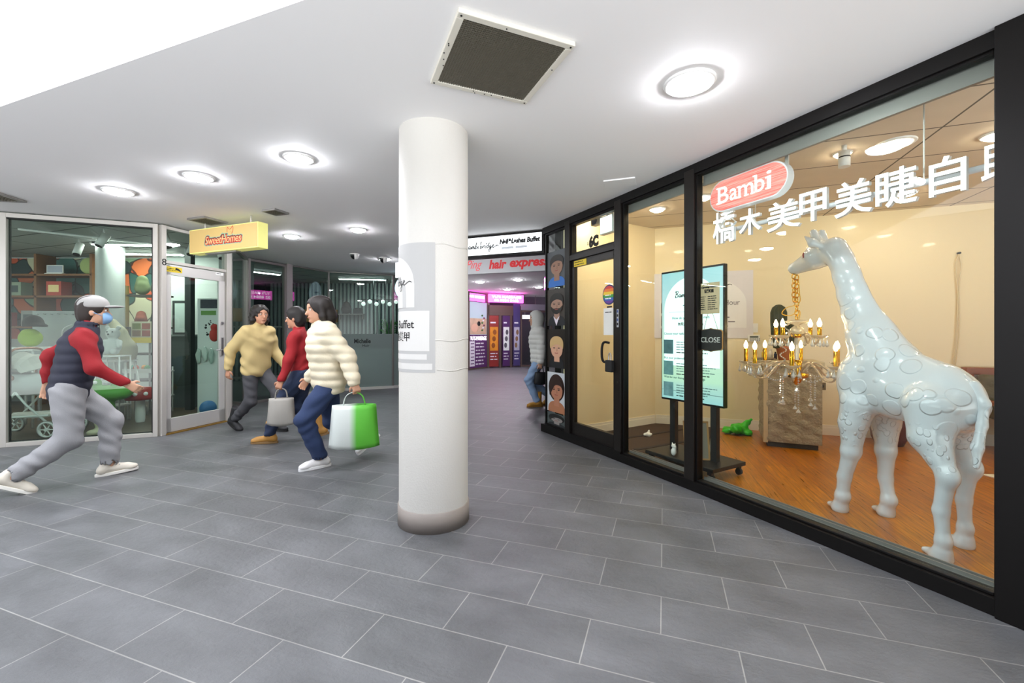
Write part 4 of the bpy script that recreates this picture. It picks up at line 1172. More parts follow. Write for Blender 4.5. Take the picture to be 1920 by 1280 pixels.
cr = nt.nodes.new('ShaderNodeValToRGB'); cr.color_ramp.elements[0].position = 0.35; cr.color_ramp.elements[0].color = (*lin('#c8564e'), 1); cr.color_ramp.elements[1].position = 0.7; cr.color_ramp.elements[1].color = (*lin('#f09a90'), 1)
nt.links.new(nz.outputs['Fac'], cr.inputs[0]); nt.links.new(cr.outputs[0], pb.inputs['Emission Color']); nt.links.new(cr.outputs[0], pb.inputs['Base Color']); pb.inputs['Emission Strength'].default_value = 0.8
c_ = ((xa + xb) / 2, zc_)
face = MB().prism([(c_[0] + (x - c_[0]) * 0.97, c_[1] + (z - c_[1]) * 0.93) for x, z in pill], -0.004, Matrix.Translation((0, OFB, 0))).build('face', m, bl)
M_word = glow('lit_word', '#fff4ee', 1.5)
wx = xa + (xb - xa) * 0.13; WW = (xb - xa) * 0.74
FR = {'B': (0.0, 0.20), 'a': (0.225, 0.36), 'm': (0.385, 0.64), 'b': (0.665, 0.82), 'i': (0.86, 0.93)}
zb0 = zc_ - 0.06; hx_, hcap = 0.088, 0.128
for c5, (f0_, f1_) in FR.items():
    me = text_mesh(c5, 0.2, extrude=0.001); co = np.empty(len(me.vertices) * 3, np.float32); me.vertices.foreach_get('co', co); co = co.reshape(-1, 3)
    mn, mxx = co.min(0), co.max(0); hh_ = hx_ if c5 in 'am' else hcap
    l0, l1 = wx + f0_ * WW, wx + f1_ * WW
    out = np.stack([l0 + (co[:, 0] - mn[0]) / (mxx[0] - mn[0]) * (l1 - l0), OFB - 0.006 - co[:, 2], zb0 + (co[:, 1] - mn[1]) / (mxx[1] - mn[1]) * hh_], 1).astype(np.float32)
    me.vertices.foreach_set('co', out.ravel()); me.update(); link('lettering', me, M_word, face)
    sf = MB(); st_ = 0.014
    def serif(x_, z_): sf.bb(x_ - 0.013, x_ + 0.022, OFB - 0.0075, OFB - 0.005, z_, z_ + 0.008)
    if c5 == 'B': serif(l0, zb0); serif(l0, zb0 + hcap - 0.008)
    if c5 == 'm':
        for q in (0, 0.5, 0.93): serif(l0 + (l1 - l0) * q, zb0)
        sf.bb(l0 - 0.014, l0 + 0.005, OFB - 0.0075, OFB - 0.005, zb0 + hx_ - 0.009, zb0 + hx_ - 0.001)
    if c5 == 'b': sf.bb(l0 - 0.015, l0 + 0.006, OFB - 0.0075, OFB - 0.005, zb0 + hcap - 0.009, zb0 + hcap)
    if c5 == 'i': serif(l0 + 0.003, zb0); sf.bb(l0 - 0.012, l0 + 0.006, OFB - 0.0075, OFB - 0.005, zb0 + hx_ - 0.010, zb0 + hx_ - 0.001)
    if c5 == 'a': sf.bb(l1 - 0.006, l1 + 0.010, OFB - 0.0075, OFB - 0.005, zb0, zb0 + 0.009)
    if sf.v: sf.build('lettering', M_word, face)
for px in (1357, 1466):
    xx = S3.at(px, OFB); MB().bb(xx - 0.012, xx + 0.012, OFB + 0.05, OFB + 0.062, zc_, 2.80).build('hanger', M_alu, bl)
# track spot inside
p = at(1583, 245, 3.45)
ts = thing('ceiling_spotlight', 'white cylinder spotlight inside the shop above the lit sign', 'spotlight', (p.x, p.y, 2.80))
MB().cyl((0, 0, 0), (0, 0, -0.05), 0.018).build('stem', M_white, ts)
MB().cyl((0, 0, -0.05), (0.0, 0.0, -0.17), 0.04).build('lamp_head', M_white, ts)
MB().lathe([(0.0405, -0.09), (0.0415, -0.095), (0.0405, -0.10)], n=20).build('ring', M_ink, ts)

# ---- things fixed to the glass of the giraffe shop
def sheet(seg, px0, px1, py0, py1, off, th=0.003):
    a, c = seg.at(px0, off), seg.at(px1, off)
    pm = (px0 + px1) / 2
    return a, c, seg.z(pm, py1, off), seg.z(pm, py0, off)
a, c, zb_, zt_ = sheet(S3, 1312, 1350, 530, 588, 0.02)
oh = thing('opening_hours_notice', 'beige opening hours notice stuck on the glass above the black close sign', 'notice', S3.loc, S3.ang)
MB().bb(a, c, 0.012, 0.016, zb_, zt_).build('paper', mat('kraft_paper', '#c8b48e', 0.7), oh)
w_ = c - a; h_ = zt_ - zb_
lettering('Opening Hours', 0.02, M_ink, oh, a + w_ / 2, zt_ - h_ * 0.16, 0.011, center=True, fit=w_ * 0.75, shear=0.2, offset=0.001)
lettering('營業時間', 0.03, M_ink, oh, a + w_ / 2, zt_ - h_ * 0.31, 0.011, center=True, fit=w_ * 0.45, offset=0.001)
for i, d in enumerate(['Monday', 'Tuesday', 'Wednesday', 'Thursday', 'Friday', 'Saturday', 'Sunday']):
    zz = zt_ - h_ * (0.46 + 0.068 * i)
    text_lines(M_ink, oh, a + w_ * 0.10, a + w_ * 0.34, zz + h_ * 0.03, 1, 0.1, h_ * 0.04, 0.011, i); text_lines(M_ink, oh, a + w_ * 0.45, a + w_ * 0.92, zz + h_ * 0.03, 1, 0.1, h_ * 0.04, 0.011, i + 9)
a, c, zb_, zt_ = sheet(S3, 1311, 1357, 616, 658, 0.03)
cs = thing('close_sign', 'black scalloped chalkboard sign reading CLOSE hanging inside the glass', 'sign', S3.loc, S3.ang)
w_, h_ = c - a, zt_ - zb_
def scallop(x0, x1, z0, z1, r):
    pts = []
    for (x, z, a0) in ((x1, z1, 0), (x0, z1, 1), (x0, z0, 2), (x1, z0, 3)):
        sx = 1 if x == x1 else -1; sz = 1 if z == z1 else -1
        for i in range(7):
            t = PI / 2 * i / 6
            if a0 in (0, 2):
                dx_, dz_ = math.cos(t), math.sin(t)
            else:
                dx_, dz_ = math.sin(t), math.cos(t)
            pts.append((x - sx * r * (1 - 0.0) + sx * r * 0.75 * dx_, z - sz * r + sz * r * 0.75 * dz_))
        # bump in the middle of the following edge
        if a0 == 0: pts += [((x0 + x1) / 2 + 0.02, z1), ((x0 + x1) / 2, z1 + 0.006), ((x0 + x1) / 2 - 0.02, z1)]
        if a0 == 2: pts += [((x0 + x1) / 2 - 0.02, z0), ((x0 + x1) / 2, z0 - 0.006), ((x0 + x1) / 2 + 0.02, z0)]
    return pts
MB().prism(scallop(a, c, zb_, zt_, 0.03), 0.01, Matrix.Translation((0, 0.024, 0))).build('board', mat('wood_edge', '#b3844a', 0.6), cs)
MB().prism(scallop(a + 0.004, c - 0.004, zb_ + 0.004, zt_ - 0.004, 0.03), 0.004, Matrix.Translation((0, 0.021, 0))).build('chalk_face', mat('chalkboard', '#1c1c1d', 0.7), cs)
lettering('CLOSE', 0.06, mat('chalk', '#d8d6d0', 0.8), cs, (a + c) / 2, (zb_ + zt_) / 2 - 0.02, 0.0195, center=True, fit=w_ * 0.78)
zk = S3.z(1330, 588, 0.02)
MB().tube([(a + w_ * 0.22, 0.026, zt_ - 0.005), (a + w_ * 0.40, 0.02, zk)], 0.0018, 6).build('string', mat('twine', '#a8895c', 0.8), cs)
MB().tube([(c - w_ * 0.22, 0.026, zt_ - 0.005), (c - w_ * 0.40, 0.02, zk)], 0.0018, 6).build('string', mat('twine', '#a8895c', 0.8), cs)
# door stickers, number, lock box, siren, box light
a, c, zb_, zt_ = sheet(S1, 1129, 1150, 533, 571, -0.03)
rb = thing('rainbow_sticker', 'round rainbow sticker with blue rim on the door glass', 'sticker', S1.loc, S1.ang)
cxr, czr, rr = (a + c) / 2, (zb_ + zt_) / 2, (zt_ - zb_) / 2
MB().cyl((cxr, -0.010, czr), (cxr, -0.006, czr), rr, n=36).build('rim', mat('navy_vinyl', '#27306e', 0.4), rb)
cols = ['#d2342c', '#e8792a', '#efc92e', '#3f9a3f', '#2f62b0', '#6a3a96']
for i, cc in enumerate(cols):
    zt2, zb3 = czr + rr * 0.88 * (1 - 2 * i / 6), czr + rr * 0.88 * (1 - 2 * (i + 1) / 6)
    f_ = lambda z: math.sqrt(max((rr * 0.88) ** 2 - (z - czr) ** 2, 1e-6))
    zs = [zb3 + (zt2 - zb3) * j / 5 for j in range(6)]
    MB().prism([(cxr + f_(z), z) for z in zs] + [(cxr - f_(z), z) for z in reversed(zs)], -0.003, Matrix.Translation((0, -0.0095, 0))).build('stripe', mat('rb_' + cc[1:], cc, 0.4), rb)
text_lines(M_white, rb, cxr - 0.06, cxr + 0.06, czr, 2, 0.035, 0.02, -0.014)
a, c, zb_, zt_ = sheet(S1, 1129, 1151, 577, 628, -0.03)
qn = thing('door_notice', 'white printed notice on the door glass below the rainbow sticker', 'notice', S1.loc, S1.ang)
MB().bb(a, c, -0.010, -0.006, zb_, zt_).build('paper', mat('notice_paper', '#e6e6e0', 0.5), qn)
text_lines(M_ink, qn, a + 0.03, c - 0.03, zt_ - 0.04, 1, 0.04, 0.016, -0.012)
MB().bb(a + (c - a) * 0.3, c - (c - a) * 0.3, -0.012, -0.006, zt_ + 0.003, zt_ + 0.02).build('tape', M_ink, qn)
a, c, zb_, zt_ = sheet(S1, 1076, 1099, 487, 498, -0.03)
yl = thing('yellow_door_label', 'yellow warning label at the top of the black door', 'label', S1.loc, S1.ang)
MB().bb(a, c, -0.029, -0.026, zb_, zt_).build('label_plate', mat('yellow_vinyl', '#e6c91e', 0.5), yl)
text_lines(M_ink, yl, a + 0.012, c - 0.012, zt_ - 0.015, 2, (zt_ - zb_) * 0.42, 0.014, -0.0305)
hn = thing('door_number', 'black number 6C on the glass above the black door', 'number', S1.loc, S1.ang)
a, c, zb_, zt_ = sheet(S1, 1104, 1122, 446, 468, -0.01)
lettering('6C', 0.15, M_ink, hn, a, zb_ + 0.045, -0.008, fit=c - a, offset=0.012, name='digits', wscale=0.8)
text_lines(M_ink, hn, a - 0.035, a - 0.012, zb_ + 0.10, 2, 0.02, 0.012, -0.008)
a, c, zb_, zt_ = sheet(S1, 1141, 1153, 675, 697, -0.05)
lk = thing('lock_box', 'black key lock box hanging from the door handle', 'lock', S1.loc, S1.ang)
MB().bb(a, c, -0.10, -0.055, zb_, zt_).build('case', M_rubber, lk, 0.008)
xm = (a + c) / 2
MB().tube(spline([(xm - 0.018, -0.075, zt_ - 0.01), (xm - 0.018, -0.075, zt_ + 0.05), (xm, -0.075, zt_ + 0.075), (xm + 0.018, -0.075, zt_ + 0.05), (xm + 0.018, -0.075, zt_ - 0.01)], 5), 0.006, 8).build('shackle', M_steel, lk)
a, c, zb_, zt_ = sheet(S1, 1127, 1150, 404, 438, 0.15)
bx = thing('box_light', 'small white light box on the wall behind the glass above the door', 'light', S1.loc, S1.ang)
MB().bb(a, c + 0.03, 0.13, 0.19, zb_, zt_).build('case', M_plastic, bx, 0.004)
MB().bb(a + 0.012, c, 0.127, 0.13, zb_ + 0.012, zt_ - 0.012).build('lit_face', glow('box_glow', '#f4fbf6', 1.1), bx)
MB().bb((a + c) / 2 - .02, (a + c) / 2 + .02, 0.15, 0.17, zt_, 2.80).build('hanger', M_plastic, bx)
a, c, zb_, zt_ = sheet(S1, 1110, 1124, 407, 422, 0.2)
al = thing('alarm_siren', 'grey alarm speaker with dark blue face above the black door', 'alarm', S1.loc, S1.ang)
MB().bb(a, c + 0.05, 0.18, 0.26, zb_, 2.80).build('case', mat('siren_grey', '#b9b4a8', 0.5), al, 0.01)
MB().cyl(((a + c) / 2, 0.18, (zb_ + zt_) / 2), ((a + c) / 2, 0.165, (zb_ + zt_) / 2), 0.045).build('horn', mat('siren_blue', '#2b3658', 0.4), al)
a, c, zb_, zt_ = sheet(S2, 1163, 1168, 579, 613, -0.06)
st = thing('intercom_strip', 'narrow grey sticker with icons on the black post beside the door', 'sticker', S2.loc, S2.ang)
MB().bb(0.0, 0.028, -0.060, -0.056, zb_, zt_).build('backing', mat('grey_vinyl', '#a9adb2', 0.5), st)
for i in range(4):
    MB().bb(0.005, 0.023, -0.062, -0.059, zb_ + 0.02 + 0.043 * i, zb_ + 0.045 + 0.043 * i).build('icon', mat('icon_blue', '#33508f', 0.5) if i % 2 else M_ink, st)
# ================================================================ TOY SHOP AND SALON BEHIND THE LEFT GLASS
M_shoplamp = glow('shop_tube', '#f6faf4', 66)
def tube_light(x, y, z, ln, rz, label, mt=None):
    t = thing('ceiling_tube_light', label, 'ceiling light', (x, y, z), rz, 'linear ceiling lights of the left shops')
    MB().bb(-ln / 2, ln / 2, -0.05, 0.05, -0.03, 0.0).build('housing', M_plastic, t)
    MB().bb(-ln / 2 + 0.02, ln / 2 - 0.02, -0.04, 0.04, -0.04, -0.03).build('diffuser', mt or M_shoplamp, t)
tube_light(-6.05, 6.9, 2.74, 1.2, 0.1, 'linear ceiling light just inside the glazed toy shop door')
tube_light(-6.5, 7.7, 2.74, 1.2, 0.1, 'linear ceiling light deeper inside the toy shop door')
tube_light(-8.2, 6.2, 2.74, 1.2, 0.3, 'added linear light brightening the far left of the toy shop', glow('fill_tube_low', '#f6faf4', 62))  # extra tube added to lift this end of the toy shop
tube_light(-5.9, 9.9, 2.74, 1.2, 1.0, 'added linear light brightening the dim bay beside the salon', glow('fill_tube_dim', '#e6f4f4', 34))  # added fill for the dark bay, no lamp known here
tube_light(-3.9, 11.3, 2.74, 1.2, 0.2, 'added linear light brightening the salon', glow('fill_tube_salon', '#e6f4f4', 50))  # added fill so the salon reads brighter

def P_(px, py, Y): return at(px, py, Y)
# mural
m = bpy.data.materials.new('mural_paint'); m.use_nodes = True; nt = m.node_tree; N = nt.nodes.new; L = nt.links.new
pb = nt.nodes['Principled BSDF']; pb.inputs['Roughness'].default_value = 0.6
tc = N('ShaderNodeTexCoord'); nz = N('ShaderNodeTexNoise'); nz.inputs['Scale'].default_value = 1.6; L(tc.outputs['Object'], nz.inputs['Vector'])
ad = N('ShaderNodeMixRGB'); ad.blend_type = 'ADD'; ad.inputs[0].default_value = 0.6; L(tc.outputs['Object'], ad.inputs[1]); L(nz.outputs['Color'], ad.inputs[2])
vo = N('ShaderNodeTexVoronoi'); vo.inputs['Scale'].default_value = 2.6; L(ad.outputs[0], vo.inputs['Vector'])
sp_ = N('ShaderNodeSeparateColor'); L(vo.outputs['Color'], sp_.inputs[0])
cr = N('ShaderNodeValToRGB'); cr.color_ramp.interpolation = 'CONSTANT'
els = [(0.0, '#2f5a52'), (0.16, '#c9542a'), (0.30, '#8fae8c'), (0.44, '#2a3f3f'), (0.58, '#c8c3a4'), (0.70, '#d8703a'), (0.80, '#41706a'), (0.92, '#7d8a78')]
cr.color_ramp.elements[0].color = (*lin(els[0][1]), 1); cr.color_ramp.elements[1].position = els[1][0]; cr.color_ramp.elements[1].color = (*lin(els[1][1]), 1)
for p_, c_ in els[2:]:
    e = cr.color_ramp.elements.new(p_); e.color = (*lin(c_), 1)
L(sp_.outputs[0], cr.inputs[0])
ve = N('ShaderNodeTexVoronoi'); ve.feature = 'DISTANCE_TO_EDGE'; ve.inputs['Scale'].default_value = 2.6; L(ad.outputs[0], ve.inputs['Vector'])
gt = N('ShaderNodeMath'); gt.operation = 'GREATER_THAN'; gt.inputs[1].default_value = 0.028; L(ve.outputs['Distance'], gt.inputs[0])
mu = N('ShaderNodeMixRGB'); mu.blend_type = 'MULTIPLY'; mu.inputs[0].default_value = 0.85; L(cr.outputs[0], mu.inputs[1]); L(gt.outputs[0], mu.inputs[2])
L(mu.outputs[0], pb.inputs['Base Color'])
o = MB().bb(-11.0, -6.75, 8.17, 8.198, 1.2, 2.72).build('wall_mural', m)
tag(o, 'orange and green patchwork mural on the back wall of the toy shop', 'mural')

M_wood = mat('shelf_wood', '#7a4f28', 0.5, var=0.15, vscale=10)
sh = thing('shelving_unit', 'tall brown wooden shelving in front of the mural in the toy shop', 'shelving', (-9.7, 7.75, 0.012))
for z in (0.3, 0.85, 1.42, 1.97, 2.36):
    MB().bb(0, 2.15, 0, 0.34, z - 0.035, z).build('shelf_board', M_wood, sh)
for x in (0.0, 1.12, 2.12):
    MB().bb(x, x + 0.045, 0, 0.34, 0, 2.72).build('upright', M_wood, sh)
t = thing('tablet_stand', 'small white framed panel standing on the upper wooden shelf', 'panel', (P_(107, 512, 7.9).x, 7.86, 2.375))
MB().bb(-0.15, 0.15, 0, 0.02, 0.02, 0.17).build('frame', M_plastic, t, 0.003); MB().bb(-0.135, 0.135, -0.003, 0, 0.035, 0.155).build('face', mat('panel_grey', '#a8aebb', 0.4), t); MB().bb(-0.16, 0.16, -0.03, 0.08, 0, 0.02).build('foot', M_plastic, t)
b = Body((-0.2, -0.12, -0.2), (0.2, 0.12, 0.2), 0.016); b.ell((0, 0, 0), (0.16, 0.06, 0.155), 0.02)
o = b.build('round_cushion', mat('sage_cushion', '#a5b372', 0.8), None); o.location = (P_(167, 498, 7.9).x, 7.90, 2.535); tag(o, 'round sage green cushion at the right end of the upper wooden shelf', 'cushion')
def box_thing(name, label, cat, c, size, m, rz=0.0, group=None, bev=0.004):
    o = MB().bb(-size[0] / 2, size[0] / 2, -size[1] / 2, size[1] / 2, 0, size[2]).build(name, m, None, bev, c, rz)
    return tag(o, label, cat, group)
rnd = random.Random(11)
for k, (x, z, col, lab) in enumerate([(-9.45, 1.972, '#b9612f', 'orange striped toy box on the middle shelf, at its left'), (-9.05, 1.972, '#8d9b86', 'grey green toy box on the middle shelf beside the orange one'),
        (-8.3, 1.972, '#b3402c', 'red toy box at the right of the middle shelf'), (-9.3, 1.422, '#a4413a', 'dark red toy box on the lower shelf, at its left'),
        (-8.75, 1.422, '#8c8f8a', 'grey toy box on the lower shelf beside the upright'), (-8.25, 1.422, '#c05a33', 'burnt orange toy box at the right of the lower shelf')]):
    w, h = rnd.uniform(0.22, 0.32), rnd.uniform(0.2, 0.3)
    t = thing('toy_box', lab, 'box', (x, 7.92, z + 0.014), 0, 'toy boxes on the wooden shelving')
    MB().bb(-w / 2, w / 2, -0.1, 0.1, 0, h).build('carton', mat('carton_' + col[1:], col, 0.6), t, 0.004)
    MB().bb(-w * 0.35, w * 0.35, -0.103, -0.1, h * 0.25, h * 0.75).build('printed_panel', mat('print%d' % k, ['#ded6c2', '#3c4a4a', '#e6c98a'][k % 3], 0.5), t)
# column inside the shop
cl = struct_empty('column_shop', (P_(207, 500, 7.0).x, 7.0, 0), 0)
MB().lathe([(0.18, 0), (0.18, 2.74)], n=40).build('shaft', mat('shop_column', '#c6cac8', 0.6), cl)
MB().lathe([(0.18, 2.70), (0.23, 2.72), (0.23, 2.74)], n=40).build('collar', mat('dark_collar', '#3b3f3f', 0.6), cl)
# second shelving bay with hats and a yellow picture board
s2 = thing('display_rack', 'dark rack with yellow posts behind the toy shop glass beside the white shop column', 'rack', (P_(240, 600, 7.4).x, 7.35, 0.012))
for x in (0, 0.55):
    MB().bb(x, x + 0.035, 0, 0.035, 0, 2.1).build('post', mat('ochre_post', '#8a7430', 0.5), s2)
for z in (0.5, 0.95, 1.4, 1.95):
    MB().bb(0, 0.585, 0, 0.3, z - 0.03, z).build('shelf_board', mat('dark_shelf', '#3a372e', 0.6), s2)
for k, (dx, z, r, h, col, lab) in enumerate([(0.16, 1.953, 0.12, 0.30, '#76835c', 'olive fabric bag on the top of the dark rack'), (0.42, 1.953, 0.11, 0.26, '#5c6a55', 'darker green fabric bag on the top of the dark rack'),
        (0.14, 1.403, 0.10, 0.24, '#a0543c', 'rust coloured bag on the dark rack above the yellow board'), (0.42, 1.403, 0.11, 0.28, '#44513f', 'deep green bag on the dark rack above the yellow board')]):
    b = Body((-0.2, -0.15, -0.02), (0.2, 0.15, 0.42), 0.016); b.cone((0, 0, r * 0.8), (0, 0, h * 0.75), r, r * 0.75, 0.03, (1, 0.8, 1)); b.ell((0.03, -0.05, h * 0.5), (r * 0.6, 0.06, h * 0.2), 0.03)
    o = b.build('fabric_bag', mat('bag_' + col[1:], col, 0.85), None, 1); p = P_(240, 600, 7.4); o.location = (p.x + dx, 7.5, 0.012 + z + 0.2 * r + 0.004); tag(o, lab, 'bag', 'fabric bags on the dark rack')
p = P_(246, 645, 7.0)
yb = thing('picture_board', 'yellow price board with four food pictures behind the toy shop glass', 'board', (p.x - 0.22, 7.25, 0.012))
zt_ = CAM_Z + (HZ - 603) / FPX * 7.0
MB().bb(0, 0.34, 0, 0.015, zt_ - 0.36, zt_).build('panel', mat('cream_board', '#d9d2b4', 0.6), yb); MB().bb(0, 0.34, -0.004, 0, zt_ - 0.36, zt_ - 0.27).build('footer', mat('yellow_vinyl', '#e6c91e', 0.5), yb)
for k in range(4):
    MB().bb(0.02 + 0.16 * (k % 2), 0.16 + 0.16 * (k % 2), -0.004, 0, zt_ - 0.13 - 0.12 * (k // 2), zt_ - 0.03 - 0.12 * (k // 2)).build('picture_tile', mat('food%d' % k, ['#6d7a24', '#9c4a2a', '#7b5a2c', '#8f3b22'][k], 0.5, var=0.6, vscale=22), yb)
for x in (0.04, 0.28):
    MB().bb(x, x + 0.02, 0.015, 0.035, 0, zt_ - 0.2).build('leg', M_alud, yb)
# high chair
p = P_(240, 700, 6.75)
M_beige = mat('beige_pad', '#b3ad90', 0.7)
hc = thing('high_chair', 'beige padded high chair with white frame behind the toy shop glass', 'high chair', (p.x - 0.10, 6.62, 0.012), 0.1)
b = Body((-0.3, -0.3, 0.4), (0.4, 0.3, 1.6), 0.014)
b.path([(-0.03, 0.02, 1.46), (0.06, 0.0, 1.30), (0.16, 0.0, 1.05), (0.19, 0, 0.98)], [0.055, 0.10, 0.14, 0.12], 0.04, (1, 1, 1)); b.ell((0.10, -0.02, 0.96), (0.19, 0.14, 0.05), 0.03)
b.build('seat_shell', M_beige, hc)
MB().bb(-0.06, 0.26, -0.2, 0.12, 0.86, 0.89).build('tray', M_plastic, hc, 0.01)
for sx in (-0.05, 0.22):
    for sy in (-0.14, 0.14):
        MB().cyl((sx, sy * 0.6, 0.88), (sx * 1.6 - 0.02, sy * 1.3, 0.0), 0.016).build('leg', M_plastic, hc)
MB().bb(-0.08, 0.30, -0.15, 0.15, 0.42, 0.44).build('footrest', M_plastic, hc)
# white plush bear on the stand beside it
p = P_(212, 650, 6.3)
pb_ = thing('plush_toy', 'white plush bear toy sitting on a white cart behind the toy shop glass', 'toy', (p.x, 6.3, 0.999), -1.35)
b = Body((-0.2, -0.22, -0.02), (0.22, 0.22, 0.5), 0.012)
b.ell((0, 0, 0.12), (0.09, 0.10, 0.12), 0.03).ell((0, 0, 0.30), (0.08, 0.085, 0.08), 0.03).ell((0.07, 0, 0.285), (0.035, 0.035, 0.028), 0.02)
for s_ in (1, -1):
    b.ell((0, 0.07 * s_, 0.385), (0.025, 0.032, 0.032), 0.012).cone((0.02, 0.09 * s_, 0.18), (0.09, 0.13 * s_, 0.12), 0.035, 0.03, 0.02).cone((0.05, 0.06 * s_, 0.04), (0.15, 0.09 * s_, 0.04), 0.045, 0.04, 0.02)
b.build('body', mat('white_plush', '#d3d5d2', 0.95), pb_)
for s_ in (1, -1): MB().ball((0.073, 0.033 * s_, 0.325), 0.009, 8, 6).build('eye', M_ink, pb_)
MB().ball((0.105, 0, 0.29), 0.012, 8, 6).build('nose', M_ink, pb_)
ct_ = thing('white_cart', 'slim white cart holding the white plush bear', 'cart', (p.x, 6.3, 0.012), 0.2)
for z in (0.25, 0.6, 0.97): MB().bb(-0.16, 0.16, -0.13, 0.13, z - 0.02, z).build('tray', M_plastic, ct_, 0.004)
for sx in (-0.15, 0.15):
    for sy in (-0.12, 0.12): MB().cyl((sx, sy, 0.0), (sx, sy, 0.97), 0.01, n=8).build('leg', M_plastic, ct_)
# peg board, lime bag, white ledge, dark helmet
p = P_(20, 600, 5.9)
pg = thing('peg_board', 'grey peg board with hooks at the far left behind the toy shop glass', 'board', (-7.05, 6.35, 0.012), 0.15)
MB().bb(0, 0.62, 0, 0.02, 0.9, 1.62).build('panel', mat('peg_grey', '#b4b7b6', 0.6), pg)
for x in (0.05, 0.55): MB().bb(x, x + 0.03, 0.02, 0.05, 0, 1.62).build('post', M_alud, pg)
mb = MB()
for i in range(6): mb.cyl((0.08 + 0.09 * i, 0, 1.57), (0.08 + 0.09 * i, -0.05, 1.58), 0.006, n=6)
mb.build('hook', M_steel, pg)
tk = MB().tube(spline([(0.52, -0.01, 1.42), (0.42, -0.02, 1.36), (0.40, -0.02, 1.25), (0.47, -0.02, 1.14), (0.53, -0.01, 1.12)], 6), 0.008, 6).build('hanging_strap', M_plastic, pg)
p = P_(33, 650, 5.75)
lg = box_thing('wall_ledge', 'small white table at the far left of the toy shop window under the lime bag', 'table', (p.x, 5.75, 0.012), (0.30, 0.3, 0.0), M_plastic) if False else None
tb = thing('side_table', 'small white table under the lime green bag at the far left', 'table', (p.x - 0.12, 6.02, 0.012))
MB().bb(-0.25, 0.2, -0.16, 0.16, 1.05, 1.10).build('tabletop', M_plastic, tb, 0.004)
for sx in (-0.22, 0.17):
    for sy in (-0.13, 0.13): MB().cyl((sx, sy, 0), (sx, sy, 1.05), 0.014, n=8).build('leg', M_plastic, tb)
b = Body((-0.2, -0.15, -0.02), (0.2, 0.15, 0.32), 0.013); b.ell((0, 0, 0.12), (0.15, 0.09, 0.12), 0.03).ell((0.03, -0.04, 0.2), (0.1, 0.06, 0.05), 0.03)
o = b.build('lime_bag', mat('lime_nylon', '#9db52c', 0.6), None, 1); o.location = (p.x - 0.13, 6.02, 1.116); tag(o, 'lime green soft bag on the small white table at the far left', 'bag')
b = Body((-0.2, -0.2, -0.02), (0.25, 0.2, 0.32), 0.013); b.ell((0, 0, 0.02), (0.12, 0.10, 0.13), 0.03).ell((0.1, -0.02, 0.0), (0.1, 0.08, 0.03), 0.03); b.path([(0.1, 0, -0.0), (0.17, 0, -0.015)], [0.04, 0.02], 0.02)
o = b.build('baby_cap', mat('dark_cap', '#26231f', 0.8), None, 1); o.location = (p.x - 0.09, 6.02, 1.41); tag(o, 'dark peaked cap resting on top of the lime green bag', 'cap')

# pram
M_canvas = mat('pram_fabric', '#cfcac2', 0.85, bump=0.15, bscale=60); M_bass = mat('pram_bassinet', '#c3c4c2', 0.8); M_pw = mat('pram_frame', '#dcded9', 0.4)
pr = thing('pram', 'white baby pram with folded canopy in the left shop window', 'pram', (-6.15, 5.52, 0.012), 0.15)
b = Body((-0.55, -0.28, 0.4), (0.55, 0.28, 0.95), 0.015)
b.cone((-0.30, 0, 0.66), (0.30, 0, 0.66), 0.13, 0.13, 0.02, (1, 1.3, 1.25)); b.ell((0, 0, 0.92), (0.6, 0.5, 0.14), 0.01, cut=True)
b.build('bassinet', M_bass, pr)
mb = MB(); n = 7; vs = []; fs = []
for i in range(n + 1):
    a = math.radians(20 + 140 * i / n); rr = 0.30 if i % 2 == 0 else 0.265
    for j in range(13):
        t_ = PI * j / 12
        vs.append((-0.04 + rr * math.cos(a) * (0.35 + 0.65 * math.sin(t_)), -0.2 * math.cos(t_) , 0.76 + rr * math.sin(a) * (0.35 + 0.65 * math.sin(t_))))
for i in range(n):
    for j in range(12): fs.append((i * 13 + j, i * 13 + j + 1, (i + 1) * 13 + j + 1, (i + 1) * 13 + j))
mb._add(vs, fs, False)
o = mb.build('canopy', M_canvas, pr); sd_ = o.modifiers.new('solid', 'SOLIDIFY'); sd_.thickness = 0.008
MB().tube(spline([(-0.04, -0.215, 0.72), (-0.04, -0.225, 0.9), (-0.04, -0.205, 1.07), (-0.04, 0.0, 1.10), (-0.04, 0.205, 1.07), (-0.04, 0.225, 0.9), (-0.04, 0.215, 0.72)], 5), 0.014, 8).build('handle', mat('copper_handle', '#a9745c', 0.35, 0.6), pr)
MB().cyl((-0.04, -0.225, 0.74), (-0.04, -0.205, 0.74), 0.035).build('pivot', mat('copper_handle', '#a9745c', 0.35, 0.6), pr)
for s_ in (-0.2, 0.2):
    MB().tube([(-0.36, s_, 0.12), (-0.1, s_, 0.42), (0.0, s_, 0.56)], 0.013, 8).tube([(0.36, s_, 0.16), (0.12, s_, 0.40), (0.0, s_, 0.56)], 0.013, 8).tube([(-0.36, s_, 0.24), (0.36, s_, 0.27)], 0.013, 8).build('side_frame', M_pw, pr)
MB().bb(-0.25, 0.3, -0.2, 0.2, 0.24, 0.26).build('basket', M_canvas, pr)
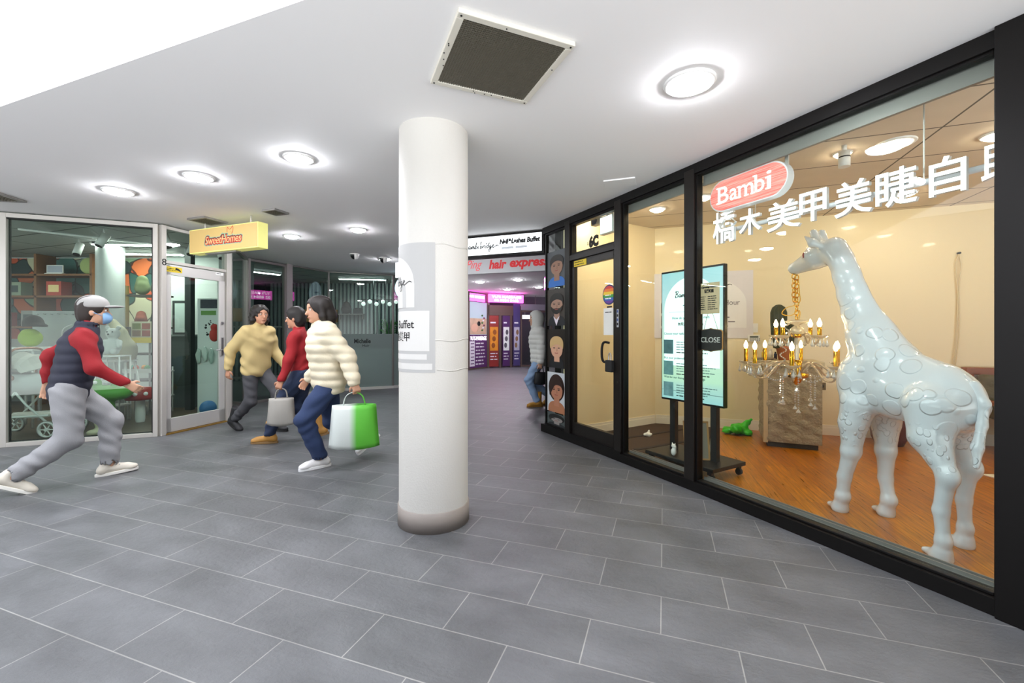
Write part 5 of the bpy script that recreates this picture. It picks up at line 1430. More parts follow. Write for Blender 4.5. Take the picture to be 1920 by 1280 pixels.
for sx, r in ((-0.37, 0.10), (0.37, 0.10)):
    for sy in (-0.24, 0.24):
        w = MB().lathe([(r * 0.8, -0.015), (r, -0.012), (r, 0.012), (r * 0.8, 0.015), (r * 0.8, -0.015)], n=26)
        for q in range(6):
            w.cyl((0, 0, 0), (r * 0.82 * math.cos(q * PI / 3), r * 0.82 * math.sin(q * PI / 3), 0), 0.007, n=6)
        w.cyl((0, 0, -0.02), (0, 0, 0.02), 0.02)
        w.xform(Matrix.Translation((sx, sy, 0.10)) @ Matrix.Rotation(PI / 2, 4, 'X'))
        wo = w.build('wheel', M_pw, pr)
        MB().lathe([(r, -0.012), (r + 0.008, -0.008), (r + 0.008, 0.008), (r, 0.012)], n=26).xform(Matrix.Translation((sx, sy, 0.10)) @ Matrix.Rotation(PI / 2, 4, 'X')).build('tyre', M_alud, wo)
# mushroom stool
p = P_(263, 777, 6.3)
mu_ = thing('mushroom_stool', 'toadstool shaped stool with red spotted cap in the toy shop', 'stool', (p.x, 6.3, 0.012))
MB().lathe([(0.0, 0.32), (0.17, 0.33), (0.185, 0.36), (0.17, 0.45), (0.12, 0.50), (0.0, 0.52)], n=28).build('seat', mat('toadstool_red', '#a8241f', 0.4), mu_)
MB().lathe([(0.05, 0), (0.06, 0.05), (0.055, 0.33)], n=20).build('stem', M_plastic, mu_)
for a in (-2.6, -1.9, -1.2, -0.5):
    MB().ball((0.165 * math.cos(a), 0.165 * math.sin(a), 0.42), (0.03, 0.03, 0.03), 10, 6).build('spot', M_white, mu_)
# trolley with toys
p = P_(280, 770, 7.0)
tr_ = thing('toy_trolley', 'white two tier trolley full of small toys behind the toadstool stool', 'trolley', (p.x, 7.0, 0.012), 0.2)
for z in (0.28, 0.68): MB().bb(-0.28, 0.28, -0.16, 0.16, z - 0.02, z).bb(-0.28, 0.28, -0.165, -0.155, z, z + 0.05).build('tray', M_plastic, tr_)
for sx in (-0.26, 0.26):
    for sy in (-0.14, 0.14): MB().cyl((sx, sy, 0.0), (sx, sy, 0.74), 0.012, n=8).build('leg', M_plastic, tr_)
tcols = ['#c94a2e', '#d98f35', '#3f8f4f', '#3b7fae', '#c9b23a', '#b84f7a', '#e0d2b0', '#5aa08a']
for k in range(14):
    z = 0.28 if k < 7 else 0.68
    x = -0.235 + 0.078 * (k % 7)
    c_, s_ = math.cos(0.2), math.sin(0.2); dy = -0.05 + 0.06 * (k % 2)
    o = MB().ball((0, 0, 0.05), (0.036, 0.045, 0.05), 10, 7).bb(-0.03, 0.03, -0.03, 0.03, 0.0, 0.03).build('small_toy', mat('toy_' + tcols[k % 8][1:], tcols[k % 8], 0.5), None, 0, (p.x + c_ * x - s_ * dy, 7.0 + s_ * x + c_ * dy, 0.012 + z + 0.001))
    tag(o, 'palm sized toy piled on the white two tier trolley', 'toy', 'small toys on the trolley')
# green round frog seat
p = P_(200, 730, 5.88)
fg = thing('frog_seat', 'green rounded frog seat with two eyes in the left shop window', 'seat', (p.x, 5.9, 0.012), -1.3)
b = Body((-0.3, -0.35, 0.0), (0.3, 0.35, 0.85), 0.015); b.cone((0, -0.1, 0.48), (0, 0.1, 0.48), 0.15, 0.15, 0.03, (1, 1.2, 0.7)).cone((0, 0, 0), (0, 0, 0.4), 0.09, 0.07, 0.04)
for s_ in (1, -1): b.ell((0.04, 0.10 * s_, 0.62), (0.05, 0.05, 0.055), 0.02)
b.build('body', mat('frog_green', '#4f9a2c', 0.5), fg)
for s_ in (1, -1): MB().ball((0.08, 0.10 * s_, 0.63), 0.025, 10, 7).build('eye', M_white, fg)
# beige plush boot toy
p = P_(212, 815, 5.62)
bt = thing('plush_tower', 'small beige plush tower toy on the floor at the front of the toy shop', 'toy', (p.x + 0.0, 5.46, 0.012))
b = Body((-0.2, -0.2, -0.02), (0.2, 0.2, 0.5), 0.012); b.cone((0, 0, 0.05), (0, 0, 0.36), 0.065, 0.055, 0.02).ell((-0.04, -0.05, 0.04), (0.08, 0.07, 0.045), 0.02).ell((0, 0, 0.38), (0.07, 0.07, 0.05), 0.02)
b.warp(lambda X, Y, Z: 0.006 * np.sin(70 * Z)); b.build('body', M_beige, bt)
# spotlights on a track
tk = thing('spotlight_track', 'white spotlight track on the toy shop ceiling behind the front glass', 'track', (0, 0, 0))
q0, q1 = V2(-6.75, 5.9), V2(-5.4, 7.2)
MB().tube([(q0.x, q0.y, 2.725), (q1.x, q1.y, 2.725)], 0.016, 6).build('rail', M_plastic, tk)
def spot(x, y, z0, tilt, label):
    t = thing('track_spotlight', label, 'spotlight', (x, y, z0), tilt, 'white spotlights in the toy shop')
    MB().cyl((0, 0, 0), (0, 0, -0.08), 0.012, n=8).build('stem', M_plastic, t)
    MB().cyl((0, 0.03, -0.07), (0, -0.06, -0.24), 0.05, n=18).build('lamp_head', M_plastic, t)
    MB().cyl((0, -0.061, -0.242), (0, -0.064, -0.248), 0.042, n=18).build('lens', M_ink, t)
for px, Y, tl, lab in [(148, 6.6, 0.3, 'white spotlight hanging left of the white shop column'), (195, 5.95, -0.4, 'white spotlight in front of the white shop column'), (310, 6.0, 1.2, 'white spotlight just left inside the glazed door'),
                       (360, 6.6, 0.2, 'white spotlight in the middle above the glazed door'), (413, 6.9, 0.9, 'white spotlight at the right above the glazed door')]:
    x = (px - 960) / FPX * Y
    spot(x, Y, 2.738, tl, lab)
# ---- what shows through the glazed door
p = P_(356, 700, 7.3)
o = MB().bb(-0.05, 0.05, -0.05, 0.05, 0, 2.72).build('dark_post', mat('charcoal_post', '#2c3433', 0.5), None, 0, (p.x, 7.3, 0.012)); tag(o, 'dark upright post seen through the glazed toy shop door', 'post')
p = P_(318, 630, 8.1)
wb = thing('wall_frame', 'dark framed white board on the wall seen through the glazed door', 'frame', (p.x, 8.165, CAM_Z))
MB().bb(0, 0.36, 0, 0.03, -0.02, 0.62).build('frame', mat('charcoal_post', '#2c3433', 0.5), wb); MB().bb(0.05, 0.33, -0.006, 0, 0.02, 0.57).build('sheet', mat('pale_sheet', '#c3d2cc', 0.5), wb)
p = P_(323, 720, 7.6)
cb = thing('shop_counter', 'dark grey counter seen through the glazed toy shop door', 'counter', (p.x, 7.5, 0.012))
MB().bb(0, 0.46, 0, 0.5, 0, 1.24).build('body', mat('counter_grey', '#4b5654', 0.5), cb); MB().bb(-0.02, 0.5, -0.03, 0.5, 1.24, 1.27).build('worktop', mat('counter_top', '#7b8583', 0.4), cb)
p = P_(366, 690, 6.9)
pn = thing('poster_panel', 'tall white panel of paw print posters seen through the glazed door', 'panel', (p.x, 6.95, 0.012))
zt_ = CAM_Z + (HZ - 560) / FPX * 6.9
MB().bb(0, 0.38, 0, 0.03, 0.0, zt_).build('board', mat('panel_white', '#dfe6e2', 0.6), pn)
MB().bb(0.05, 0.33, -0.006, 0, zt_ - 0.16, zt_ - 0.02).build('picture_tile', mat('navy_print', '#2c3440', 0.5, var=0.5, vscale=20), pn); MB().bb(0.06, 0.3, -0.006, 0, zt_ - 0.27, zt_ - 0.2).build('picture_tile', mat('green_print', '#6a9a4a', 0.5), pn)
mb = MB(); rnd = random.Random(5)
for k in range(16):
    cx_, cz_ = 0.13 + rnd.uniform(0, 0.14), zt_ - 0.36 - rnd.uniform(0, 0.24)
    mb.cyl((cx_, -0.004, cz_), (cx_, 0, cz_), rnd.uniform(0.008, 0.02), n=12)
mb.build('paw_print', M_ink, pn)
p = P_(402, 640, 6.55)
for k, (px, py, col, lab) in enumerate([(372, 668, '#aebfb6', 'leftmost clear wrapped packet hanging inside the glazed door'), (384, 664, '#c4d2ca', 'middle clear wrapped packet hanging inside the glazed door'), (396, 668, '#a9bdb4', 'right clear wrapped packet hanging inside the glazed door')]):
    b = Body((-0.1, -0.06, -0.17), (0.1, 0.06, 0.17), 0.012); b.ell((0, 0, 0), (0.042, 0.025, 0.13), 0.02); b.warp(lambda X, Y, Z: 0.004 * np.sin(70 * X + 40 * Z))
    o = b.build('wrapped_packet', mat('packet_' + col[1:], col, 0.3), None, 1); q = P_(px, py, 6.92); o.location = q; tag(o, lab, 'packet', 'packets hanging inside the glazed door')
b = Body((-0.12, -0.1, -0.16), (0.12, 0.1, 0.24), 0.012); b.ell((0, 0, 0), (0.07, 0.055, 0.1), 0.02).ell((0, 0, 0.12), (0.05, 0.05, 0.05), 0.02)
q = P_(402, 628, 6.5); o = b.build('soft_toy', mat('red_plush', '#b8423a', 0.9), None, 1); o.location = q; tag(o, 'red soft toy hanging beside the door edge above the lever', 'toy')
b = Body((-0.15, -0.15, -0.01), (0.15, 0.15, 0.3), 0.012); b.ell((0, 0, 0.12), (0.115, 0.115, 0.12), 0.01)
o = b.build('play_ball', mat('ball_blue', '#2c6fa6', 0.4), None, 1); q = P_(386, 770, 6.7); o.location = (q.x, 6.75, 0.013); tag(o, 'blue play ball on the floor inside the glazed door', 'ball')
o = MB().ball((0, 0, 0.06), (0.12, 0.06, 0.06), 12, 8).bb(-0.08, 0.08, -0.03, 0.03, 0, 0.02).build('toy_car', mat('toy_car_red', '#a8322c', 0.4), None, 0, (P_(402, 780, 6.4).x, 6.5, 0.013)); tag(o, 'small red toy car on the floor by the glazed door edge', 'toy')

# ---- dim bay and salon
p = P_(450, 590, 9.2)
fr = thing('storage_box', 'beige storage box on the shelf in the dim bay right of the glazed door', 'box', (P_(447, 600, 8.6).x, 8.75, 1.45), 0.5)
MB().bb(-0.1, 0.12, -0.1, 0.1, 0, 0.26).build('carton', mat('beige_carton', '#b7a678', 0.7), fr); MB().bb(-0.11, 0.13, -0.11, 0.11, 0.26, 0.30).build('lid', mat('beige_carton_lid', '#c7b88c', 0.7), fr)
sv = thing('low_shelf', 'grey metal shelf in the dim bay right of the glazed door', 'shelf', (P_(447, 600, 8.6).x, 8.75, 0.012), 0.5)
for z in (0.4, 0.9, 1.435): MB().bb(-0.25, 0.9, -0.15, 0.15, z - 0.02, z).build('shelf_board', M_alud, sv)
for x in (-0.24, 0.88): MB().bb(x - 0.015, x + 0.015, -0.15, 0.15, 0, 1.43).build('leg', M_alud, sv)
M_hw = mat('honey_wood', '#a9713a', 0.5, var=0.12, vscale=9)
p = P_(553, 602, 11.8)
wc = thing('wall_cabinet', 'honey coloured wooden wall cabinet in the salon behind the walking group', 'cabinet', (p.x, 11.95, CAM_Z + (HZ - 603) / FPX * 11.8))
MB().bb(0, 0.95, 0.02, 0.38, 0, 0.35).build('carcass', M_hw, wc)
for k, x in enumerate((0.01, 0.54)): MB().bb(x, x + (0.52 if k == 0 else 0.40), 0, 0.018, 0.01, 0.34).build('door', mat('honey_door', '#c08a4e', 0.45), wc, 0.003)
ss = thing('salon_shelf', 'dark floating shelf on the slatted salon wall', 'shelf', (P_(632, 590, 12.2).x, 12.15, CAM_Z + (HZ - 588) / FPX * 12.2))
MB().bb(0, 0.75, 0, 0.18, -0.03, 0).build('board', M_alud, ss); MB().bb(0.03, 0.06, 0.1, 0.18, -0.15, -0.03).build('bracket', M_alud, ss); MB().bb(0.69, 0.72, 0.1, 0.18, -0.15, -0.03).build('bracket', M_alud, ss)
b = Body((-0.25, -0.12, -0.01), (0.25, 0.12, 0.42), 0.014); b.cone((0, 0, 0.13), (0, 0, 0.24), 0.15, 0.10, 0.03, (1, 0.5, 1)).ell((0, -0.05, 0.1), (0.1, 0.04, 0.08), 0.02)
o = b.build('backpack', mat('dark_brown_bag', '#2a1f1c', 0.7), None, 1); q = ss.location; o.location = (q.x + 0.25, q.y + 0.08, q.z + 0.012); tag(o, 'dark brown backpack on the floating salon shelf', 'bag')
o = MB().bb(-0.12, 0.12, -0.05, 0.05, 0, 0.14).ball((0.0, 0, 0.14), (0.12, 0.05, 0.03), 12, 6).build('handbag', mat('black_bag', '#17171a', 0.6), None, 0, (q.x + 0.58, q.y + 0.08, q.z + 0.002)); tag(o, 'small black handbag beside the backpack on the salon shelf', 'bag')
pl = thing('potted_plant', 'green leafy plant inside the salon glass beside the white column', 'plant', (P_(727, 640, 11.0).x, 11.05, 0.9), 0)
MB().lathe([(0, 0), (0.09, 0), (0.12, 0.22), (0.105, 0.22), (0.1, 0.18), (0, 0.18)], n=22).build('pot', M_white, pl)
rnd = random.Random(2); lf = MB()
for k in range(26):
    a = rnd.uniform(0, 2 * PI); t_ = rnd.uniform(0.25, 1.0); h = rnd.uniform(0.25, 0.62); r_ = 0.08 + 0.22 * t_
    P = [(0.02 * math.cos(a), 0.02 * math.sin(a), 0.18), (r_ * 0.5 * math.cos(a), r_ * 0.5 * math.sin(a), 0.18 + h * 0.8), (r_ * math.cos(a), r_ * math.sin(a), 0.18 + h)]
    lf.tube(spline(P, 5), [0.004, 0.008, 0.012, 0.018, 0.024, 0.03, 0.034, 0.034, 0.028, 0.018, 0.004], 6, flat=0.25)
lf.build('foliage', mat('leaf_green', '#4a8a45', 0.5), pl)
ps = thing('plant_stand', 'pale salon side table under the leafy plant', 'table', (pl.location.x, pl.location.y, 0.012))
MB().bb(-0.2, 0.2, -0.16, 0.16, 0.85, 0.886).build('tabletop', M_white, ps); MB().cyl((0, 0, 0), (0, 0, 0.85), 0.03).build('leg', M_white, ps); MB().lathe([(0, 0), (0.16, 0), (0.15, 0.02), (0, 0.03)], n=20).build('base', M_white, ps)
pd = thing('pendant_lamp', 'black bar pendant lamp with white globes inside the salon', 'lamp', (P_(712, 520, 11.4).x, 11.4, 2.738), 0.1)
MB().bb(-0.2, 0.2, -0.03, 0.03, -0.03, 0).build('canopy', M_ink, pd)
MB().cyl((-0.16, 0, -0.03), (-0.16, 0, -0.55), 0.006, n=6).cyl((0.16, 0, -0.03), (0.16, 0, -0.55), 0.006, n=6).build('hanger', M_ink, pd); MB().tube([(-0.45, 0, -0.55), (0.45, 0, -0.55)], 0.012, 8).build('bar', M_ink, pd)
for k in range(6):
    x = -0.42 + 0.168 * k; z = -0.60 if k % 2 else -0.66
    MB().ball((x, 0, z), 0.055, 14, 9).build('globe', glow('opal_globe', '#e8f2f0', 0.8), pd)
wcx = P_(690, 700, 11.2)
sc_ = thing('salon_basin', 'white salon wash chair standing behind the frosted glass', 'chair', (wcx.x, 11.3, 0.012), -0.4)
b = Body((-0.4, -0.35, -0.02), (0.5, 0.35, 1.1), 0.02); b.ell((0.0, 0, 0.42), (0.28, 0.24, 0.1), 0.05).path([(-0.22, 0, 0.45), (-0.32, 0, 0.95)], [0.14, 0.16], 0.05, (0.7, 1.2, 1)).cone((0, 0, 0.05), (0, 0, 0.35), 0.14, 0.12, 0.05)
b.build('body', M_white, sc_)
# frosted film and name on the salon glass
M_frost = glassy('frosted_film', '#dbe6e3', 0.03, 0.3, 1.0, 0.62, '#b9c6c3')
for w_, s_ in ((window_11, LE), (window_12, LG), (window_13, LH)):
    x0_ = 0.085 if s_ is LE else 0.025
    MB().bb(x0_, s_.len - 0.025, -0.0075, -0.005, 0.03, 1.29).build('frosted_film', M_frost, w_)
    MB().bb(x0_, s_.len - 0.025, -0.0095, -0.008, 0.95, 1.29).build('frosted_band', M_frost, w_)
nm = thing('salon_name', 'black salon name lettering on the frosted band beside the column', 'lettering', LG.loc, LG.ang)
xa, xb = LG.at(664), LG.at(695)
lettering('Michelle', 0.14, M_ink, nm, xa, LG.z(680, 643), -0.012, fit=xb - xa, offset=0.004)
lettering('Hair', 0.09, M_ink, nm, xb - 0.19, LG.z(680, 650), -0.012)
# ================================================================ CEILING FITTINGS, SIGNS, COLUMN WRAP, PORTRAITS, FAR SHOPS
M_grl = mat('grille_bar', '#6c675a', 0.6, 0.2); M_void = mat('grille_shade', '#15140f', 0.9)
def grille(name, label, cx, cy, side, ang, n, fw, frame_m, cat='vent'):
    t = thing(name, label, cat, (cx, cy, CEIL), ang)
    h = side / 2
    m = MB().bb(-h, h, -h, -h + fw, -0.022, 0).bb(-h, h, h - fw, h, -0.022, 0).bb(-h, -h + fw, -h + fw, h - fw, -0.022, 0).bb(h - fw, h, -h + fw, h - fw, -0.022, 0)
    m.build('frame', frame_m, t, 0.003)
    i_ = h - fw
    MB().bb(-i_, i_, -i_, i_, -0.003, -0.001).build('backing', M_void, t)  # dark plate stands in for the shaded cavity behind the bars
    g_ = MB(); st = 2 * i_ / n
    for k in range(1, n):
        x = -i_ + k * st
        g_.bb(x - st * 0.11, x + st * 0.11, -i_, i_, -0.02, -0.006).bb(-i_, i_, x - st * 0.11, x + st * 0.11, -0.02, -0.006)
    g_.build('grille', M_grl, t)
    return t
g1 = grille('air_grille', 'large square return air grille with white frame on the arcade ceiling', -0.073, 2.229, 0.578, math.radians(22.6), 40, 0.034, mat('aged_white', '#dcd8cb', 0.5, var=0.06))
h = 0.289 - 0.017; mb = MB()
rnd = random.Random(4)
for x, y in [(-h, h), (h, h), (-h, -h), (h, -h), (-h, 0.05), (h, -0.08), (0.02, h), (-0.06, -h)] + [(-h + rnd.uniform(-.012, .012), rnd.uniform(-.1, .15)) for _ in range(4)] + [(rnd.uniform(-.1, .2), h + rnd.uniform(-.01, .01)) for _ in range(4)]:
    r_ = 0.005 if abs(abs(x) - h) < 1e-6 and abs(abs(y) - h) < 1e-6 else 0.0035
    mb.cyl((x, y, -0.022), (x, y, -0.0245), r_, n=8)
mb.build('screw', M_ink, g1)
grille('ceiling_vent', 'square grey ceiling vent just left of the yellow hanging sign', -3.76, 5.34, 0.30, TH, 8, 0.03, M_alud)
grille('ceiling_vent', 'small grey ceiling vent above and right of the yellow hanging sign', -2.71, 4.95, 0.2, TH, 6, 0.025, M_alud)
grille('ceiling_vent', 'dark ceiling vent cut by the left edge of the picture', -5.33, 4.28, 0.5, TH + 0.5, 14, 0.035, M_alud)
o = MB().bb(-0.14, 0.14, -0.1, 0.1, -0.012, 0).build('access_panel', M_ceil, None, 0.003, (1.0, 4.0, CEIL), TH); tag(o, 'small white access panel on the ceiling by the shop header', 'panel')
for px, py, lab in [(665, 480, 'left of the two white dome cameras on the ceiling'), (719, 487, 'right of the two white dome cameras, nearest the column')]:
    Y = 1134 / (HZ - py + 4); t = thing('dome_camera', lab, 'camera', ((px - 960) / FPX * Y, Y, CEIL), -0.7, 'dome cameras')
    MB().lathe([(0.085, 0), (0.085, -0.012), (0.075, -0.016)], n=24).build('mount_plate', M_plastic, t)
    MB().lathe([(0.075, -0.012), (0.072, -0.05), (0.05, -0.085), (0.02, -0.10), (0.0005, -0.102)], n=24, a0=-0.6, a1=PI * 1.25).build('cover', M_plastic, t)
    MB().lathe([(0.07, -0.014), (0.066, -0.05), (0.045, -0.08), (0.0005, -0.095)], n=24).build('dome', mat('smoked_dome', '#181a1c', 0.15), t)

# ---- yellow hanging shop sign
HS = Seg(V2(-4.07, 5.45), V2(-2.94, 5.0))
sg = thing('hanging_shop_sign', 'yellow lit box sign hanging over the toy shop door', 'sign', HS.loc, HS.ang)
M_yel = glow('sign_yellow', '#c4a768', 0.14); M_yedge = glow('sign_yellow_edge', '#d8d47e', 0.3)
MB().bb(0, HS.len, 0, 0.13, 2.30, 2.60).build('case', M_yedge, sg, 0.004)
fc = MB().bb(0.012, HS.len - 0.012, -0.004, 0.0, 2.312, 2.588).build('face', M_yel, sg)
for x in (0.2, HS.len - 0.2): MB().cyl((x, 0.065, 2.60), (x, 0.065, 2.70), 0.01, n=8).build('hanger', M_alu, sg)
MB().bb(0.25, 0.8, 0.03, 0.1, 2.285, 2.30).build('lower_rail', M_alud, sg)
tx = HS.len / 2 + 0.02
for (off, col, dx, yy) in ((0.022, '#7fb3a0', 0, -0.0045), (0.014, '#7a2a20', 0, -0.006), (0.006, '#c9472f', 0.006, -0.0072), (-0.001, '#e9c58a', 0, -0.0085)):
    lettering('SweetHomes', 0.135, mat('logo_' + col[1:], col, 0.6), fc, tx + dx, 2.395 - dx, yy, center=True, offset=off, shear=0.22, depth=0.0006, spacing=0.95, wscale=0.92)
cat_ = spline([(0.70, 2.515), (0.705, 2.575), (0.735, 2.55), (0.765, 2.555), (0.80, 2.585), (0.80, 2.52), (0.775, 2.495)], 5)
MB().ribbon(cat_, 0.006, -0.006, 0.002).ribbon([(0.735, 2.515), (0.74, 2.513)], 0.008, -0.006).ribbon([(0.765, 2.516), (0.77, 2.514)], 0.008, -0.006).build('cat_outline', mat('logo_c9472f', '#c9472f', 0.6), fc)

# toy shop door number and labels
n8 = thing('door_number', 'black number 8 on the post left of the glazed toy shop door', 'number', LB.loc, LB.ang)
z8 = LB.z(301, 497)
lettering('8', 0.12, M_ink, n8, 0.0, z8, -0.053, name='digits', fit=0.055)
yl2 = thing('yellow_door_label', 'yellow camera warning label at the top left of the glazed toy shop door', 'label', LB.loc, LB.ang)
a, c = LB.at(306), LB.at(339); zt_, zb_ = LB.z(320, 500), LB.z(320, 510)
MB().bb(a, c, -0.024, -0.021, zb_, zt_).build('label_plate', mat('yellow_vinyl', '#e6c91e', 0.5), yl2)
lettering('Surveillance\nCamera in Use', 0.02, M_ink, yl2, a + 0.01, (zb_ + zt_) / 2 + 0.004, -0.0255, fit=(c - a) * 0.62)
MB().ribbon([(c - 0.09, zt_ - 0.02), (c - 0.05, zt_ - 0.03), (c - 0.02, zt_ - 0.05)], [0.03, 0.025, 0.012], -0.0255).build('camera_icon', M_ink, yl2)
pl_ = thing('push_label', 'small white label at the top right of the glazed toy shop door', 'label', LB.loc, LB.ang)
a, c = LB.at(402), LB.at(416); z_ = LB.z(409, 516)
MB().bb(a, c, -0.024, -0.021, z_, z_ + 0.04).build('label_plate', M_white, pl_)
text_lines(M_pk, pl_, a + 0.015, c - 0.015, z_ + 0.026, 1, 0.02, 0.012, -0.0255)

# ---- light box sign of the nail shop
NS = Seg(V2(-0.95, 6.33), V2(0.43, 5.78))
ns = thing('light_box_sign', 'white lit sign with black script hanging above the hair sign beside the column', 'sign', NS.loc, NS.ang)
MB().bb(0, NS.len, 0, 0.14, 2.375, 2.69).build('case', M_black, ns, 0.004)
nf = MB().bb(0.03, NS.len - 0.035, -0.004, 0, 2.41, 2.66).build('face', glow('sign_white', '#f4f8fb', 0.85), ns)
xa, xb = NS.at(873), NS.at(935)
script_name(M_ink, nf, xa - 0.02, 2.50, (xb - xa) + 0.02, -0.0075, 0.19)
xa, xb = NS.at(937), NS.at(1013)
lettering('Nail&Lashes Buffet', 0.09, M_ink, nf, xa, 2.545, -0.0055, fit=xb - xa, shear=0.15, offset=0.005)
text_lines(mat('faint_ink', '#d9dfe6', 0.6), nf, xa + 0.03, xa + (xb - xa) * 0.9, 2.50, 1, 0.1, 0.05, -0.0055)
# the same on its back face, seen in the salon glass
nb = MB().bb(0.03, NS.len - 0.035, 0.14, 0.144, 2.41, 2.66).build('face', glow('sign_white', '#f4f8fb', 0.85), ns)
lettering('Nail&Lashes Buffet', 0.09, M_ink, nb, 0.6, 2.52, 0.1455, flip=True, fit=0.5, shear=0.15, offset=0.002)

# ---- hair sign on the bulkhead
hs = thing('hair_sign', 'slanted red lettering on the pale bulkhead across the corridor', 'lettering', BK.loc, BK.ang)
M_red = mat('sign_red', '#d62a30', 0.4, emit=0.25); M_pink = mat('sign_coral', '#e8646c', 0.4, emit=0.3)
def on_bk(px, py): return BK.at(px), BK.z(px, py)
xa, z_ = on_bk(917, 503); xb = BK.at(950)
lettering('hair', 0.22, M_red, hs, xa, z_ - 0.005, -0.004, fit=xb - xa, shear=0.2, offset=0.008, depth=0.003)
xa, z_ = on_bk(956, 500); xb = BK.at(1030)
lettering('express', 0.22, M_red, hs, xa, z_ - 0.0, -0.004, fit=xb - xa, shear=0.2, offset=0.008, depth=0.003)
xa, z_ = on_bk(874, 504); xb = BK.at(904)
lettering('Ping', 0.22, M_pink, hs, xa, z_, -0.004, fit=xb - xa, shear=0.45, depth=0.003)

# ---- pink box signs of the massage shop, and a mirrored one built as a box
M_pinkg = glow('pink_glow', '#f04cc8', 4.0); M_wt = glow('white_glow', '#fff2ff', 4.5)
hb = thing('pink_box_sign', 'pink lit massage sign hung sideways behind the portrait window corner', 'sign', (0.80, 9.47, 0))
MB().bb(-0.03, 0.03, 0, 0.88, 2.34, 2.62).build('case', M_pinkg, hb)
for y in (0.15, 0.7): MB().cyl((0, y, 2.62), (0, y, 2.85), 0.01, n=8).build('hanger', M_alud, hb)
for sgn in (-1, 1):
    for txt, z_ in (("YU'S MASSAGE", 2.50), ('02 8884 0162', 2.375)):
        me = text_mesh(txt, 0.115, extrude=0.001, offset=0.003)
        xs = [v.co.x for v in me.vertices]; w_ = max(xs) - min(xs); k = 0.80 / w_
        for v in me.vertices:
            x, y, z = v.co
            v.co = (sgn * (0.032 + z), (0.035 + (max(xs) - x) * k) if sgn < 0 else (0.035 + (x - min(xs)) * k), z_ + y * 1.0)
        link('lettering', me, M_wt, hb)
ps_ = thing('pink_box_sign', 'pink lit massage sign over the poster doors at the corridor end', 'sign', H1.loc, H1.ang)
xa, xb = H1.at(914), H1.at(978)
MB().bb(xa, xb, -0.16, -0.06, 2.48, 2.78).build('case', M_pinkg, ps_)
lettering("YU'S MASSAGE", 0.12, M_wt, ps_, (xa + xb) / 2, 2.645, -0.163, center=True, fit=(xb - xa) * 0.86, offset=0.003)
lettering('02 8884 0162', 0.11, M_wt, ps_, (xa + xb) / 2, 2.52, -0.163, center=True, fit=(xb - xa) * 0.7, offset=0.003)
ps2 = thing('pink_box_sign', 'reflection of the pink sign, built as a glowing box above the massage poster', 'sign', H0.loc, H0.ang)  # glowing box stands in for the sign mirrored in this window
MB().bb(0.0, H0.len - 0.08, 0.05, 0.12, 2.48, 2.76).build('case', M_pinkg, ps2)
lettering("YU'S MASSAGE", 0.12, M_wt, ps2, H0.len / 2, 2.60, 0.046, center=True, fit=H0.len * 0.8, offset=0.003)

# posters of the massage shop
M_pur = mat('poster_purple', '#5a2a66', 0.5); M_pw2 = mat('poster_paper', '#e6e0ea', 0.5)
def poster(name, label, seg, x0, x1, z0, z1, m, off=-0.012, cat='poster'):
    t = thing(name, label, cat, seg.loc, seg.ang)
    MB().bb(x0, x1, off - 0.004, off, z0, z1).build('sheet', m, t)
    return t, off - 0.004
xa, xb = 0.06, H0.len - 0.06
t, y_ = poster('massage_poster', 'tall massage poster with purple price list in the window beside the column', H0, xa, xb, 0.06, 2.44, mat('poster_sky', '#b9cbd6', 0.5))
MB().bb(xa, xb, y_ - 0.003, y_, 0.06, 1.25).build('price_panel', M_pur, t); MB().bb(xa, xa + (xb - xa) * 0.28, y_ - 0.006, y_ - 0.002, 0.12, 1.02).build('price_strip', M_pw2, t)
lettering("YU'S MASSAGE", 0.2, M_wt, t, (xa + xb) / 2, 1.06, y_ - 0.005, center=True, fit=(xb - xa) * 0.94)
text_lines(M_pw2, t, xa + (xb - xa) * 0.34, xb - 0.06, 0.96, 7, 0.125, 0.075, y_ - 0.005)
for i in range(7): MB().bb(xa + 0.06, xa + (xb - xa) * 0.24, y_ - 0.009, y_ - 0.005, 0.92 - 0.12 * i, 0.95 - 0.12 * i).build('text_line', M_pur, t)
ph = MB().bb(xa + 0.02, xb - 0.02, y_ - 0.003, y_, 1.27, 1.85).build('photo', mat('poster_photo_warm', '#c9a78f', 0.5, var=0.35, vscale=5), t)
MB().ball((xa + 0.3, y_ - 0.004, 1.50), (0.22, 0.003, 0.16), 16, 8).build('shoulder_shape', mat('pink_skin', '#dcab94', 0.6), t); MB().ball((xa + 0.55, y_ - 0.006, 1.66), (0.10, 0.003, 0.09), 14, 8).build('dark_hair_shape', M_ink, t)
for k in range(7):
    MB().ball((xa + 0.75 + 0.06 * (k % 3), y_ - 0.008 - 0.001 * k, 1.42 + 0.09 * k), (0.06, 0.002, 0.035), 10, 6).build('leaf_shape', mat('poster_leaf%d' % (k % 3), ['#3f6b3a', '#e8e4ea', '#7a3f5a'][k % 3], 0.6), t)
doors = [(914, 935, '#8f2d2a', '#d98a2a', 'red and orange poster door under the pink sign'), (939, 956, '#512a63', '#e6e3e8', 'purple and white poster door under the pink sign'), (959, 975, '#4b3f74', '#b9b4c8', 'violet poster panel right of the purple door')]
